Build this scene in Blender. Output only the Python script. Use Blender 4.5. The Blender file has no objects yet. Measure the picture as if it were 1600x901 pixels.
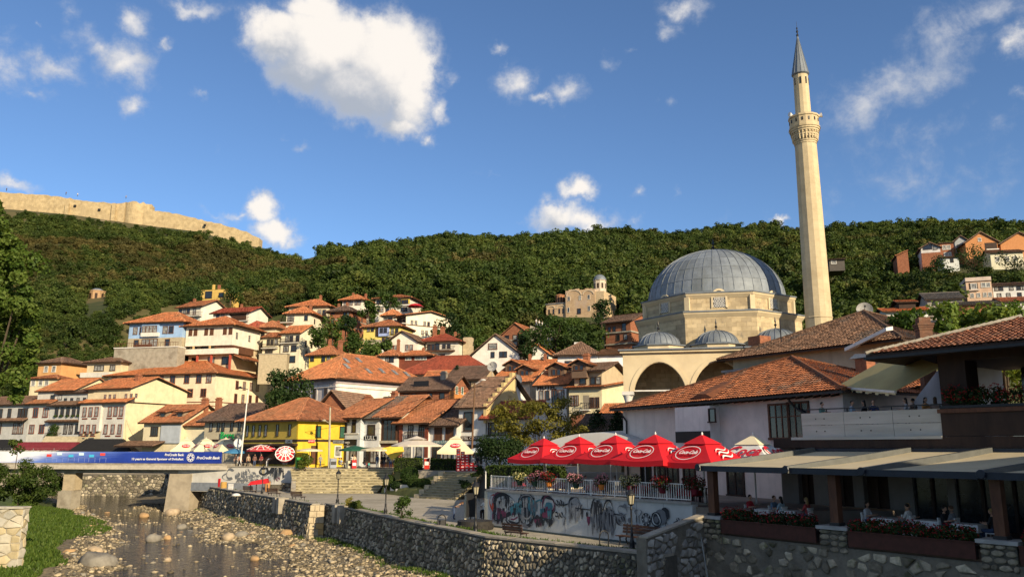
import bpy, math, random
from math import cos, sin, pi
import numpy as np
from mathutils import Vector, Matrix
R = math.radians
sc = bpy.context.scene
COL = sc.collection
# ---------------------------------------------------------------- camera
FPX, PITCH, EYE = 1250.0, R(11.2), 5.5
CP, SP = cos(PITCH), sin(PITCH)
cam_d = bpy.data.cameras.new('camera'); cam = bpy.data.objects.new('camera', cam_d); COL.objects.link(cam)
cam_d.sensor_width = 36; cam_d.lens = 36*FPX/1600; cam_d.clip_start = .2; cam_d.clip_end = 6000
cam.location = (0, 0, EYE); cam.rotation_euler = (pi/2+PITCH, 0, 0)
sc.camera = cam
sc.view_settings.view_transform = 'Standard'; sc.view_settings.look = 'None'
sc.view_settings.exposure = 0.5; sc.view_settings.gamma = 1
# ---------------------------------------------------------------- sun
SUN_AZ, SUN_EL = R(144), R(21)
sdir = Vector((sin(SUN_AZ)*cos(SUN_EL), cos(SUN_AZ)*cos(SUN_EL), sin(SUN_EL)))
sun_d = bpy.data.lights.new('sun', 'SUN'); sun = bpy.data.objects.new('sun', sun_d); COL.objects.link(sun)
sun_d.energy = 5.0; sun_d.angle = R(.5); sun_d.color = (1, .82, .55)
sun.rotation_euler = sdir.to_track_quat('Z', 'Y').to_euler(); sun.location = (60, -60, 60)
# ---------------------------------------------------------------- pixel/world helpers (a distance is always given)
def ray(px, py):
    u = (px-800)/FPX; v = (450.5-py)/FPX
    return u, CP-v*SP, SP+v*CP
def P(px, py, D):
    a, b, c = ray(px, py); s = D/b
    return Vector((a*s, D, EYE+c*s))
def Zat(px, py, D): return P(px, py, D).z
def PZ(px, py, z):
    a, b, c = ray(px, py); s = (z-EYE)/c
    return Vector((a*s, b*s, z))
def Xat(px, D, z): return (px-800)/FPX*(D*CP+(z-EYE)*SP)
# ---------------------------------------------------------------- sky with clouds (function of direction only)
W = bpy.data.worlds.new('World'); sc.world = W; W.use_nodes = True
nt = W.node_tree; nt.nodes.clear()
class NB:
    def __init__(s, nt): s.nt = nt
    def n(s, t, **k):
        x = s.nt.nodes.new(t)
        for a, b in k.items():
            if a == 'i':
                for q, val in b.items():
                    if isinstance(val, bpy.types.NodeSocket): s.nt.links.new(val, x.inputs[q])
                    else: x.inputs[q].default_value = val
            else: setattr(x, a, b)
        return x
    def math(s, op, a, b=None, c=None, clamp=False):
        i = {0: a}
        if b is not None: i[1] = b
        if c is not None: i[2] = c
        return s.n('ShaderNodeMath', operation=op, use_clamp=clamp, i=i).outputs[0]
    def vm(s, op, a, b=None):
        x = s.n('ShaderNodeVectorMath', operation=op, i={0: a} if b is None else {0: a, 1: b})
        return x.outputs['Value'] if op in ('LENGTH', 'DOT_PRODUCT') else x.outputs[0]
    def mix(s, f, a, b, bt='MIX'):
        x = s.n('ShaderNodeMix', data_type='RGBA', blend_type=bt)
        for k, val in (('Factor', f), ('A', a), ('B', b)):
            sock = [q for q in x.inputs if q.name == k and (q.type == ('VALUE' if k == 'Factor' else 'RGBA'))][0]
            if isinstance(val, bpy.types.NodeSocket): s.nt.links.new(val, sock)
            else: sock.default_value = val if k == 'Factor' else ((*val, 1) if len(val) == 3 else val)
        return [q for q in x.outputs if q.type == 'RGBA'][0]
    def ramp(s, f, stops, interp='LINEAR'):
        x = s.n('ShaderNodeValToRGB', i={0: f}); r = x.color_ramp; r.interpolation = interp
        while len(r.elements) < len(stops): r.elements.new(.5)
        for e, (p, c) in zip(r.elements, stops):
            e.position = p; e.color = (*c, 1) if len(c) == 3 else c
        return x.outputs[0]
    def mapr(s, v, a, b, c=0., d=1., t='SMOOTHSTEP'):
        return s.n('ShaderNodeMapRange', interpolation_type=t, i={0: v, 1: a, 2: b, 3: c, 4: d}).outputs[0]
CLOUDS = [  # seen direction (px, py), radii, weight
 (440,58,62,46,1.1),(515,72,92,72,1.25),(600,100,84,82,1.25),(560,140,82,58,1.15),(640,132,52,78,1.1),(622,192,48,32,.9),(478,108,62,48,1.0),(490,14,62,32,.9),(665,100,26,40,.8),(590,40,38,34,.8),
 (690,175,20,22,.55),(702,128,22,26,.4),(664,216,15,14,.5),(540,8,22,14,.35),
 (190,100,56,46,.62),(160,80,46,32,.55),(206,36,28,22,.5),(80,105,56,28,.5),(214,162,22,24,.5),(8,105,40,44,.5),(45,142,34,18,.4),(120,20,24,24,.38),(300,8,56,20,.5),(257,70,18,9,.4),(66,38,10,8,.3),(316,146,14,8,.3),
 (808,130,34,40,.56),(882,143,40,28,.5),(783,70,16,10,.42),(845,158,34,16,.48),(790,100,14,18,.3),(950,100,20,26,.28),(468,228,20,10,.34),(442,212,10,8,.24),(345,240,10,16,.24),
 (905,298,34,22,.95),(880,338,66,26,.8),(915,345,56,22,.75),(992,305,18,14,.45),(988,345,26,16,.4),(1060,295,12,14,.34),(770,270,30,10,.28),
 (408,330,34,28,1.0),(432,362,38,30,.95),(368,340,32,12,.5),(338,332,24,8,.35),(18,285,40,12,.5),
 (1065,12,50,22,.48),(1045,45,28,20,.45),(985,80,12,9,.3),(1215,347,18,8,.6),(1040,155,22,12,.26),
 (1350,165,64,48,.47),(1405,140,74,42,.44),(1455,112,54,36,.42),(1490,50,64,54,.42),(1440,210,110,40,.28),(1545,20,60,40,.38),(1585,62,36,34,.62),(1430,290,190,44,.26),(1595,140,20,14,.35),(1550,190,40,20,.25)]
g = NB(nt)
tc = g.n('ShaderNodeTexCoord').outputs['Generated']
dirn = g.vm('NORMALIZE', tc)
def cloud_group():
    G = bpy.data.node_groups.new('cloud_field', 'ShaderNodeTree')
    G.interface.new_socket('dir', in_out='INPUT', socket_type='NodeSocketVector')
    for k in ('density', 'base'): G.interface.new_socket(k, in_out='OUTPUT', socket_type='NodeSocketFloat')
    h = NB(G); gi = h.n('NodeGroupInput'); go = h.n('NodeGroupOutput')
    d0 = gi.outputs[0]; best = None
    wn = h.n('ShaderNodeTexNoise', noise_dimensions='3D', i={'Vector': d0, 'Scale': 26., 'Detail': 6., 'Roughness': .6}).outputs['Color']
    d = h.vm('ADD', d0, h.vm('MULTIPLY', h.vm('SUBTRACT', wn, (.5, .5, .5)), (.05, .05, .05)))
    nz = h.n('ShaderNodeTexNoise', noise_dimensions='3D', i={'Vector': d0, 'Scale': 18., 'Detail': 9., 'Roughness': .64, 'Distortion': .4}).outputs[0]
    nz2 = h.n('ShaderNodeTexNoise', noise_dimensions='3D', i={'Vector': d0, 'Scale': 58., 'Detail': 7., 'Roughness': .65}).outputs[0]
    for px, py, rx, ry, w in CLOUDS:
        c = Vector(ray(px, py)).normalized(); rt = Vector((c.y, -c.x, 0)).normalized(); up = rt.cross(c)
        k = c.length/FPX
        dl = h.vm('SUBTRACT', d, tuple(c))
        a = h.vm('DOT_PRODUCT', dl, tuple(rt/(rx*k))); b = h.vm('DOT_PRODUCT', dl, tuple(up/(ry*k)))
        r2 = h.math('ADD', h.math('MULTIPLY', a, a), h.math('MULTIPLY', b, b))
        x = h.math('MULTIPLY', h.math('SUBTRACT', 1.25, h.math('SQRT', r2)), w)
        best = x if best is None else h.math('SMOOTH_MAX', best, x, .12)
    far = h.n('ShaderNodeTexNoise', noise_dimensions='3D', i={'Vector': d, 'Scale': 3.2, 'Detail': 3.}).outputs[0]   # unseen clouds added outside the view to whiten the ambient light
    off = h.mapr(h.vm('DOT_PRODUCT', d0, (0, CP, SP)), .74, .6)
    best = h.math('MAXIMUM', best, h.math('SUBTRACT', h.math('MULTIPLY', h.math('MULTIPLY', h.math('SUBTRACT', far, .44), 6.), off), .1))
    best = h.math('MINIMUM', h.math('MAXIMUM', best, -.4), 1.6)
    nn = h.math('ADD', h.math('MULTIPLY', h.math('SUBTRACT', nz, .5), 1.0), h.math('MULTIPLY', h.math('SUBTRACT', nz2, .5), .5))
    h.nt.links.new(h.math('ADD', best, nn), go.inputs[0]); h.nt.links.new(h.math('ADD', best, h.math('MULTIPLY', nn, .42)), go.inputs[1])
    return G
CG = cloud_group()
def cd(v):
    x = g.n('ShaderNodeGroup'); x.node_tree = CG; nt.links.new(v, x.inputs[0]); return x.outputs
den, base = cd(dirn)
lit = cd(g.vm('NORMALIZE', g.vm('ADD', dirn, (.034, 0, .052))))[1]
alpha = g.math('MULTIPLY', g.mapr(den, .12, .62), g.mapr(base, .05, .9, .22, .98))
shade = g.mapr(g.math('SUBTRACT', base, lit), -.42, .85)
sky = g.n('ShaderNodeTexSky', sky_type='NISHITA', sun_disc=False, sun_elevation=SUN_EL, sun_rotation=SUN_AZ, altitude=1500., air_density=1.0, dust_density=.0, ozone_density=4.5)
ccol = g.mix(shade, (.50, .55, .64), (1.15, 1.08, 1.0))
ccol = g.mix(g.mapr(base, .35, .85, .75, 0.), ccol, (.66, .70, .78))
bg1 = g.n('ShaderNodeBackground', i={0: sky.outputs[0], 1: .108})
bg2 = g.n('ShaderNodeBackground', i={0: ccol, 1: .62})
ms = g.n('ShaderNodeMixShader', i={0: alpha, 1: bg1.outputs[0], 2: bg2.outputs[0]})
out = g.n('ShaderNodeOutputWorld', i={0: ms.outputs[0]})
W.cycles.sampling_method = 'MANUAL'; W.cycles.sample_map_resolution = 512
sc.cycles.use_adaptive_sampling = True; sc.cycles.adaptive_threshold = .015
sc.cycles.max_bounces = 6; sc.cycles.diffuse_bounces = 3; sc.cycles.glossy_bounces = 2; sc.cycles.transmission_bounces = 3; sc.cycles.transparent_max_bounces = 8
try: sc.cycles.use_denoising = True
except Exception: pass
# ---------------------------------------------------------------- mesh helpers
rnd = random.Random(7)
def link(o, parent=None):
    COL.objects.link(o)
    if parent is not None: o.parent = parent
    return o
def tag(o, label=None, cat=None, group=None, kind=None):
    if label: o['label'] = label
    if cat: o['category'] = cat
    if group: o['group'] = group
    if kind: o['kind'] = kind
    return o
def empty(name, loc, rz=0, label=None, cat=None, group=None):
    o = bpy.data.objects.new(name, None); o.empty_display_size = .3
    o.location = loc; o.rotation_euler = (0, 0, rz); link(o)
    return tag(o, label, cat, group)
def copy_tree(o, parent=None):
    c = o.copy(); COL.objects.link(c); c.parent = parent
    for ch in list(o.children): copy_tree(ch, c)
    return c
class MB:
    def __init__(s): s.v = []; s.f = []; s.m = []
    def poly(s, pts, mi=0):
        n = len(s.v); s.v += [tuple(p) for p in pts]; s.f.append(tuple(range(n, n+len(pts)))); s.m.append(mi); return s
    def hexa(s, p, mi=0):
        n = len(s.v); s.v += [tuple(q) for q in p]
        for q in ((0,3,2,1),(4,5,6,7),(0,1,5,4),(1,2,6,5),(2,3,7,6),(3,0,4,7)):
            s.f.append(tuple(n+k for k in q)); s.m.append(mi)
        return s
    def box(s, x0, y0, z0, x1, y1, z1, mi=0):
        s.hexa([(x0,y0,z0),(x1,y0,z0),(x1,y1,z0),(x0,y1,z0),(x0,y0,z1),(x1,y0,z1),(x1,y1,z1),(x0,y1,z1)], mi); return s
    def beam(s, p, q, w, h=None, mi=0, up=(0,0,1)):
        p = Vector(p); q = Vector(q); h = h or w; d = (q-p).normalized(); u = Vector(up)
        if abs(d.dot(u)) > .98: u = Vector((0,1,0))
        a = d.cross(u).normalized()*w/2; b = a.cross(d).normalized()*h/2
        s.hexa([p-a-b, p+a-b, q+a-b, q-a-b, p-a+b, p+a+b, q+a+b, q-a+b], mi); return s
    def tube(s, p, q, r0, r1=None, n=8, mi=0, cap=True):
        p = Vector(p); q = Vector(q); r1 = r0 if r1 is None else r1; d = (q-p).normalized()
        u = Vector((0,0,1)) if abs(d.z) < .95 else Vector((1,0,0))
        a = d.cross(u).normalized(); b = d.cross(a).normalized(); k = len(s.v)
        for c, r in ((p, r0), (q, r1)):
            for i in range(n):
                t = 2*pi*i/n; s.v.append(tuple(c+a*cos(t)*r+b*sin(t)*r))
        for i in range(n):
            j = (i+1) % n; s.f.append((k+i, k+j, k+n+j, k+n+i)); s.m.append(mi)
        if cap:
            s.f.append(tuple(k+i for i in range(n-1, -1, -1))); s.m.append(mi)
            s.f.append(tuple(k+n+i for i in range(n))); s.m.append(mi)
        return s
    def path(s, pts, r0, r1=None, n=7, mi=0):
        r1 = r0 if r1 is None else r1; N = len(pts)-1
        for i in range(N): s.tube(pts[i], pts[i+1], r0+(r1-r0)*i/N, r0+(r1-r0)*(i+1)/N, n, mi, cap=True)
        return s
    def lathe(s, prof, n=16, c=(0,0,0), a0=0., a1=2*pi, mi=0, cap=False):
        k = len(s.v); full = abs(a1-a0-2*pi) < 1e-6; m = n if full else n+1
        for r, z in prof:
            for i in range(m):
                t = a0+(a1-a0)*i/n; s.v.append((c[0]+r*cos(t), c[1]+r*sin(t), c[2]+z))
        for j in range(len(prof)-1):
            for i in range(n):
                i2 = (i+1) % m; s.f.append((k+j*m+i, k+j*m+i2, k+(j+1)*m+i2, k+(j+1)*m+i)); s.m.append(mi)
        if cap:
            s.f.append(tuple(k+(len(prof)-1)*m+i for i in range(m))); s.m.append(mi)
        return s
    def prism(s, pts, z0, z1, mi=0):
        n = len(pts); k = len(s.v)
        s.v += [(p[0], p[1], z0) for p in pts]+[(p[0], p[1], z1) for p in pts]
        s.f.append(tuple(k+i for i in range(n-1, -1, -1))); s.f.append(tuple(k+n+i for i in range(n))); s.m += [mi, mi]
        for i in range(n):
            j = (i+1) % n; s.f.append((k+i, k+j, k+n+j, k+n+i)); s.m.append(mi)
        return s
    def sphere(s, c, rx, ry=None, rz=None, nu=10, nv=7, mi=0, jit=0, rr=None):
        ry = rx if ry is None else ry; rz = rx if rz is None else rz; k = len(s.v); rr = rr or rnd
        for j in range(nv+1):
            ph = -pi/2+pi*j/nv
            for i in range(nu):
                t = 2*pi*i/nu; q = 1+jit*(rr.random()-.5)*2
                s.v.append((c[0]+rx*q*cos(ph)*cos(t), c[1]+ry*q*cos(ph)*sin(t), c[2]+rz*q*sin(ph)))
        for j in range(nv):
            for i in range(nu):
                i2 = (i+1) % nu; s.f.append((k+j*nu+i, k+j*nu+i2, k+(j+1)*nu+i2, k+(j+1)*nu+i)); s.m.append(mi)
        return s
    def mesh(s, name, mats, smooth=False):
        me = bpy.data.meshes.new(name); me.from_pydata(s.v, [], s.f)
        for m in (mats if isinstance(mats, (list, tuple)) else [mats]): me.materials.append(m)
        if any(s.m): me.polygons.foreach_set('material_index', s.m)
        if smooth: me.polygons.foreach_set('use_smooth', [True]*len(s.f))
        me.update(); return me
    def build(s, name, mats, parent=None, smooth=False, loc=None, rz=None, **tg):
        o = bpy.data.objects.new(name, s.mesh(name, mats, smooth)); link(o, parent)
        if loc is not None: o.location = loc
        if rz is not None: o.rotation_euler = (0, 0, rz)
        return tag(o, **tg)
def npmesh(name, V, F, mats, tint=None, smooth=False):
    me = bpy.data.meshes.new(name); V = np.asarray(V, np.float32); F = np.asarray(F, np.int32); k = F.shape[1]
    me.vertices.add(len(V)); me.vertices.foreach_set('co', V.ravel())
    me.loops.add(F.size); me.loops.foreach_set('vertex_index', F.ravel())
    me.polygons.add(len(F)); me.polygons.foreach_set('loop_start', np.arange(0, F.size, k, dtype=np.int32))
    try: me.polygons.foreach_set('loop_total', np.full(len(F), k, np.int32))
    except Exception: pass
    for m in (mats if isinstance(mats, (list, tuple)) else [mats]): me.materials.append(m)
    if tint is not None:
        a = me.attributes.new('tint', 'FLOAT', 'FACE'); a.data.foreach_set('value', np.asarray(tint, np.float32))
    me.update(calc_edges=True)
    if smooth: me.polygons.foreach_set('use_smooth', [True]*len(F))
    return me
def obj(name, me, parent=None, loc=None, rot=None, scale=None, **tg):
    o = bpy.data.objects.new(name, me); link(o, parent)
    if loc is not None: o.location = loc
    if rot is not None: o.rotation_euler = rot
    if scale is not None: o.scale = scale
    return tag(o, **tg)
# ---------------------------------------------------------------- materials
MATS = {}
def mat(key, c1, c2=None, scale=2., rough=.8, bump=.2, bscale=None, metal=0., spec=.3, coord='pos', detail=5., tint=0., stretch=None, c3=None, extra=None, bdist=.02):
    if key in MATS: return MATS[key]
    m = bpy.data.materials.new(key); m.use_nodes = True; t = m.node_tree; b = NB(t)
    bs = t.nodes['Principled BSDF']
    c2 = c2 or tuple(x*.72 for x in c1)
    v = b.n('ShaderNodeNewGeometry').outputs['Position'] if coord == 'pos' else b.n('ShaderNodeTexCoord').outputs['Object']
    if stretch: v = b.vm('MULTIPLY', v, stretch)
    nz = b.n('ShaderNodeTexNoise', i={'Vector': v, 'Scale': scale, 'Detail': detail, 'Roughness': .62}).outputs[0]
    col = b.ramp(nz, [(.32, c2), (.62, c1)])
    if c3:
        n3 = b.n('ShaderNodeTexNoise', i={'Vector': v, 'Scale': scale*.23, 'Detail': 4., 'Roughness': .7}).outputs[0]
        col = b.mix(b.mapr(n3, .5, .68), col, c3)
    if tint:
        a = b.n('ShaderNodeAttribute', attribute_name='tint').outputs['Fac']
        k = b.math('ADD', b.math('MULTIPLY', a, tint*2), 1-tint)
        col = b.mix(1., col, b.n('ShaderNodeCombineColor', i={0: k, 1: k, 2: k}).outputs[0], 'MULTIPLY')
    if extra: col = extra(b, v, col)
    t.links.new(col, bs.inputs['Base Color'])
    bs.inputs['Roughness'].default_value = rough; bs.inputs['Metallic'].default_value = metal
    bs.inputs['Specular IOR Level'].default_value = spec
    if bump:
        n2 = b.n('ShaderNodeTexNoise', i={'Vector': v, 'Scale': bscale or scale*6, 'Detail': 4., 'Roughness': .65}).outputs[0]
        bp = b.n('ShaderNodeBump', i={'Strength': bump, 'Distance': bdist, 'Height': n2})
        t.links.new(bp.outputs[0], bs.inputs['Normal'])
    MATS[key] = m; return m
def leafmat(key, dark, mid, light, trans=.3, pos=None):
    if key in MATS: return MATS[key]
    m = bpy.data.materials.new(key); m.use_nodes = True; t = m.node_tree; b = NB(t); t.nodes.remove(t.nodes['Principled BSDF'])
    a = b.n('ShaderNodeAttribute', attribute_name='tint').outputs['Fac']
    r = b.n('ShaderNodeObjectInfo').outputs['Random']
    f = b.math('ADD', b.math('MULTIPLY', a, .6), b.math('MULTIPLY', r, .4))
    col = b.ramp(f, [(.1, dark), (.5, mid), (.92, light)])
    if pos: col = pos(b, col)
    d = b.n('ShaderNodeBsdfDiffuse', i={0: col}); tr = b.n('ShaderNodeBsdfTranslucent', i={0: b.mix(1., col, (1.3, 1.15, .45), 'MULTIPLY')})
    gl = b.n('ShaderNodeBsdfGlossy', i={0: (.3, .3, .28, 1), 1: .6})
    x = b.n('ShaderNodeMixShader', i={0: trans, 1: d.outputs[0], 2: tr.outputs[0]})
    x = b.n('ShaderNodeMixShader', i={0: .045, 1: x.outputs[0], 2: gl.outputs[0]})
    t.links.new(x.outputs[0], t.nodes['Material Output'].inputs[0]); MATS[key] = m; return m
def plaster(c, dirt=.8):
    k = 'plaster_%d_%d_%d' % tuple(int(x*100) for x in c)
    def ex(b, v, col):
        n = b.n('ShaderNodeTexNoise', i={'Vector': b.vm('MULTIPLY', v, (1.6, 1.6, .16)), 'Scale': 1.5, 'Detail': 6., 'Roughness': .7}).outputs[0]
        return b.mix(b.mapr(n, .5, .78, 0., .5), col, tuple(x*.55 for x in c))
    return mat(k, c, tuple(x*dirt for x in c), .7, .88, .25, 9., extra=ex)
def tilemat(c):
    k = 'roof_tile_%d_%d_%d' % tuple(int(x*100) for x in c)
    return mat(k, c, tuple(x*.7 for x in c), 1.1, .85, .25, 22., tint=.3, c3=(c[0]*.66, c[1]*.75, c[2]*.8))
WHITE = (.74, .70, .62); OFFW = (.62, .60, .54); CREAM = (.72, .62, .40); GREY = (.50, .50, .48); BLUE = (.30, .45, .68); YEL = (.75, .56, .10); OCH = (.55, .42, .12)
ORANGE = (.74, .30, .125); TERRA = (.58, .24, .11); BROWN = (.33, .20, .13); DBROWN = (.22, .14, .10); REDR = (.48, .12, .065); GREYR = (.22, .19, .16)
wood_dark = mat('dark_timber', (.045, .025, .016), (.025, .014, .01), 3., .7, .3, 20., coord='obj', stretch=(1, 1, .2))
wood_brown = mat('brown_timber', (.13, .055, .028), (.07, .03, .017), 3., .65, .3, 24., coord='obj', stretch=(1, 1, .25))
wood_red = mat('red_brown_timber', (.20, .055, .03), (.13, .035, .02), 3., .6, .2, 20.)
frame_white = mat('white_painted_frame', (.7, .68, .62), (.55, .53, .48), 4., .6, .1)
glass = mat('dark_window_glass', (.022, .026, .03), (.012, .013, .015), 1.3, .12, .05, 2., spec=.7)
glass_c = mat('curtained_window_glass', (.34, .33, .30), (.06, .06, .06), 1.9, .25, .02, spec=.6)
def ash_extra(sx, sz, dirt=.75):
    def ex(b, v, col):
        sp = b.n('ShaderNodeSeparateXYZ', i={0: v}); h = b.n('ShaderNodeCombineXYZ', i={0: b.math('ADD', sp.outputs[0], b.math('MULTIPLY', sp.outputs[1], .8)), 1: sp.outputs[2], 2: 0.})
        br = b.n('ShaderNodeTexBrick', i={'Vector': h.outputs[0], 'Scale': 1., 'Mortar Size': sz*.03, 'Brick Width': sx, 'Row Height': sz, 'Color1': (1,1,1,1), 'Color2': (.7,.7,.72,1), 'Mortar': (.6,.58,.55,1)}).outputs[0]
        col = b.mix(1., col, br, 'MULTIPLY')
        n = b.n('ShaderNodeTexNoise', i={'Vector': v, 'Scale': 1.1, 'Detail': 7., 'Roughness': .75}).outputs[0]
        return b.mix(b.mapr(n, .55, .66, 0, dirt), col, (.20,.17,.13))
    return ex
brick_m = mat('red_hollow_brick', (.36, .145, .075), (.26, .10, .055), 3., .9, .5, 18., extra=ash_extra(.34, .2, .3))
stone_w = mat('pale_ashlar_stone', (.52, .43, .29), (.36, .29, .19), 1.6, .85, .45, 12., c3=(.40, .35, .26))
rubble_m = mat('rubble_mortar', (.115, .105, .085), (.06, .056, .048), 2.2, .95, .8, 9., bdist=.05)
rub_stone = mat('grey_rubble_stone', (.37, .32, .235), (.20, .175, .13), 4., .9, .7, 14., tint=.6, c3=(.15, .15, .08))
conc = mat('weathered_concrete', (.36, .325, .26), (.24, .21, .165), 1.1, .9, .5, 12., c3=(.2, .17, .13))
metal_dark = mat('black_iron', (.02, .02, .022), (.012, .012, .013), 6., .45, .15, metal=.3, spec=.5)
metal_grey = mat('grey_metal', (.32, .33, .33), (.24, .25, .25), 4., .45, .1, metal=.6)
white_paint = mat('white_paint', (.72, .70, .66), (.58, .56, .52), 3., .5, .1)
lead = mat('lead_sheet', (.215, .245, .28), (.15, .172, .20), 1.2, .6, .3, 10., metal=.2, spec=.35, tint=.14, c3=(.17, .19, .2))
bark = mat('bark', (.10, .075, .05), (.05, .038, .028), 5., .95, .8, 18., coord='obj', stretch=(1, 1, .2))
# ---------------------------------------------------------------- roof tiles
def tile_arrays(poly, tw, tl, rr):
    p = [np.array(q, float) for q in poly]
    e = p[1]-p[0]; L = np.linalg.norm(e); e /= L
    n = np.cross(p[1]-p[0], p[2]-p[0]); n /= np.linalg.norm(n)
    if n[2] < 0: n = -n
    s = np.cross(n, e)
    if np.dot(s, p[2]-p[0]) < 0: s = -s
    q2 = np.array([[np.dot(q-p[0], e), np.dot(q-p[0], s)] for q in p])
    nu = max(1, int(round(L/tw))); vmax = q2[:, 1].max(); nv = max(1, int(math.ceil(vmax/tl)))
    umin, umax = q2[:, 0].min(), q2[:, 0].max()
    us = np.arange(umin+tw/2, umax, tw); vs = (np.arange(nv)+.5)*tl
    U, Vv = np.meshgrid(us, vs); U = U.ravel(); Vv = Vv.ravel()
    ctr = q2.mean(0); keep = np.ones(len(U), bool)
    for i in range(len(q2)):
        a = q2[i]; b = q2[(i+1) % len(q2)]; d = b-a
        cr = d[0]*(Vv-a[1])-d[1]*(U-a[0]); sg = d[0]*(ctr[1]-a[1])-d[1]*(ctr[0]-a[0])
        keep &= cr*np.sign(sg) > -.02*np.linalg.norm(d)
    U = U[keep]; Vv = Vv[keep]; N = len(U)
    if N == 0: return np.zeros((0,3)), np.zeros((0,4), int), np.zeros(0)
    U = U+rr.normal(0, tw*.05, N); lift = np.abs(rr.normal(0, tw*.05, N)); rot = rr.normal(0, .035, N)
    V = []
    for end, (dv, rad, z0) in enumerate(((-tl*.55, .52, .055+.0), (tl*.6, .44, .012))):
        for a in (0., pi/3, 2*pi/3, pi):
            du = -cos(a)*tw*rad+rot*dv; h = sin(a)*tw*.34+z0*tw/.25+(lift if end == 0 else 0)
            V.append(p[0]+np.outer(U+du, e)+np.outer(Vv+dv, s)+np.outer(np.ones(N)*h, n))
    V = np.stack(V, 1).reshape(-1, 3); k = np.arange(N)*8
    F = np.stack([np.stack([k+i, k+i+1, k+i+5, k+i+4], 1) for i in range(3)]+[np.stack([k, k+1, k+2, k+3], 1)], 1).reshape(-1, 4)
    T = np.repeat(np.clip(rr.normal(.5, .22, N), 0, 1), 4)
    return V, F, T
def tiles_obj(polys, m, parent, tw=.3, tl=.42, seed=1):
    rr = np.random.default_rng(seed); VV = []; FF = []; TT = []; o = 0
    for q in polys:
        V, F, T = tile_arrays(q, tw, tl, rr); VV.append(V); FF.append(F+o); TT.append(T); o += len(V)
    return obj('roof_tiles', npmesh('roof_tiles', np.concatenate(VV), np.concatenate(FF), m, np.concatenate(TT)), parent, kind='stuff')
SEED = [10]
def roof_geom(kind, x0, x1, y0, y1, z, h, rp=.5):
    A, B, C, D = (x0,y0,z), (x1,y0,z), (x1,y1,z), (x0,y1,z); ym = y0+(y1-y0)*rp; xm = x0+(x1-x0)*rp
    if kind == 'hip':
        if x1-x0 >= y1-y0:
            i = min((y1-y0)/2, (x1-x0)/2-.01); r1 = (x0+i, ym, z+h); r2 = (x1-i, ym, z+h)
            return [[A,B,r2,r1],[B,C,r2],[C,D,r1,r2],[D,A,r1]], [(A,r1),(B,r2),(C,r2),(D,r1),(r1,r2)]
        i = min((x1-x0)/2, (y1-y0)/2-.01); r1 = (xm, y0+i, z+h); r2 = (xm, y1-i, z+h)
        return [[A,B,r1],[B,C,r2,r1],[C,D,r2],[D,A,r1,r2]], [(A,r1),(B,r1),(C,r2),(D,r2),(r1,r2)]
    if kind == 'gx':
        r1 = (x0,ym,z+h); r2 = (x1,ym,z+h); return [[A,B,r2,r1],[C,D,r1,r2]], [(r1,r2)]
    if kind == 'gy':
        r1 = (xm,y0,z+h); r2 = (xm,y1,z+h); return [[B,C,r2,r1],[D,A,r1,r2]], [(r1,r2)]
    if kind == 'shed':
        return [[A,B,(x1,y1,z+h),(x0,y1,z+h)]], []
    if kind == 'shedl':   # rises towards local +x
        return [[D,A,(x1,y0,z+h),(x1,y1,z+h)]], []
    if kind == 'shedr':   # rises towards local -x
        return [[B,C,(x0,y1,z+h),(x0,y0,z+h)]], []
WINC = {}; CURT = {}
def win_mesh(w, h, style):
    k = (round(w, 2), round(h, 2), style)
    if k in WINC: return WINC[k]
    fm = {'b': wood_brown, 'd': wood_dark, 'r': wood_red, 'w': frame_white}[style[0]]
    fw = min(.13, w*.13); b = MB()
    b.box(-w/2-fw, -.09, -fw, -w/2, 0, h+fw); b.box(w/2, -.09, -fw, w/2+fw, 0, h+fw)
    b.box(-w/2, -.09, h, w/2, 0, h+fw); b.box(-w/2-.04-fw, -.16, -fw*1.2, w/2+.04+fw, 0, 0)
    if 'm' in style: b.box(-.035, -.075, 0, .035, 0, h)
    if 't' in style: b.box(-w/2, -.07, h*.62, w/2, 0, h*.62+.06)
    if '3' in style:
        for q in (-w/6, w/6): b.box(q-.035, -.075, 0, q+.035, 0, h)
    f = b.mesh('window', fm)
    p = MB(); p.box(-w/2, -.03, 0, w/2, 0, h); p = p.mesh('pane', MATS['shutter_green'] if 'g' in style else wood_brown if 's' in style else glass_c if 'c' in style else glass)
    WINC[k] = (f, p); CURT[p.name] = MB().box(-w/2, -.03, 0, w/2, 0, h).mesh('pane', glass_c) if p.materials[0] == glass else p; return WINC[k]
mat('shutter_green', (.03, .11, .07), (.02, .07, .05), 5., .7, .1)
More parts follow.
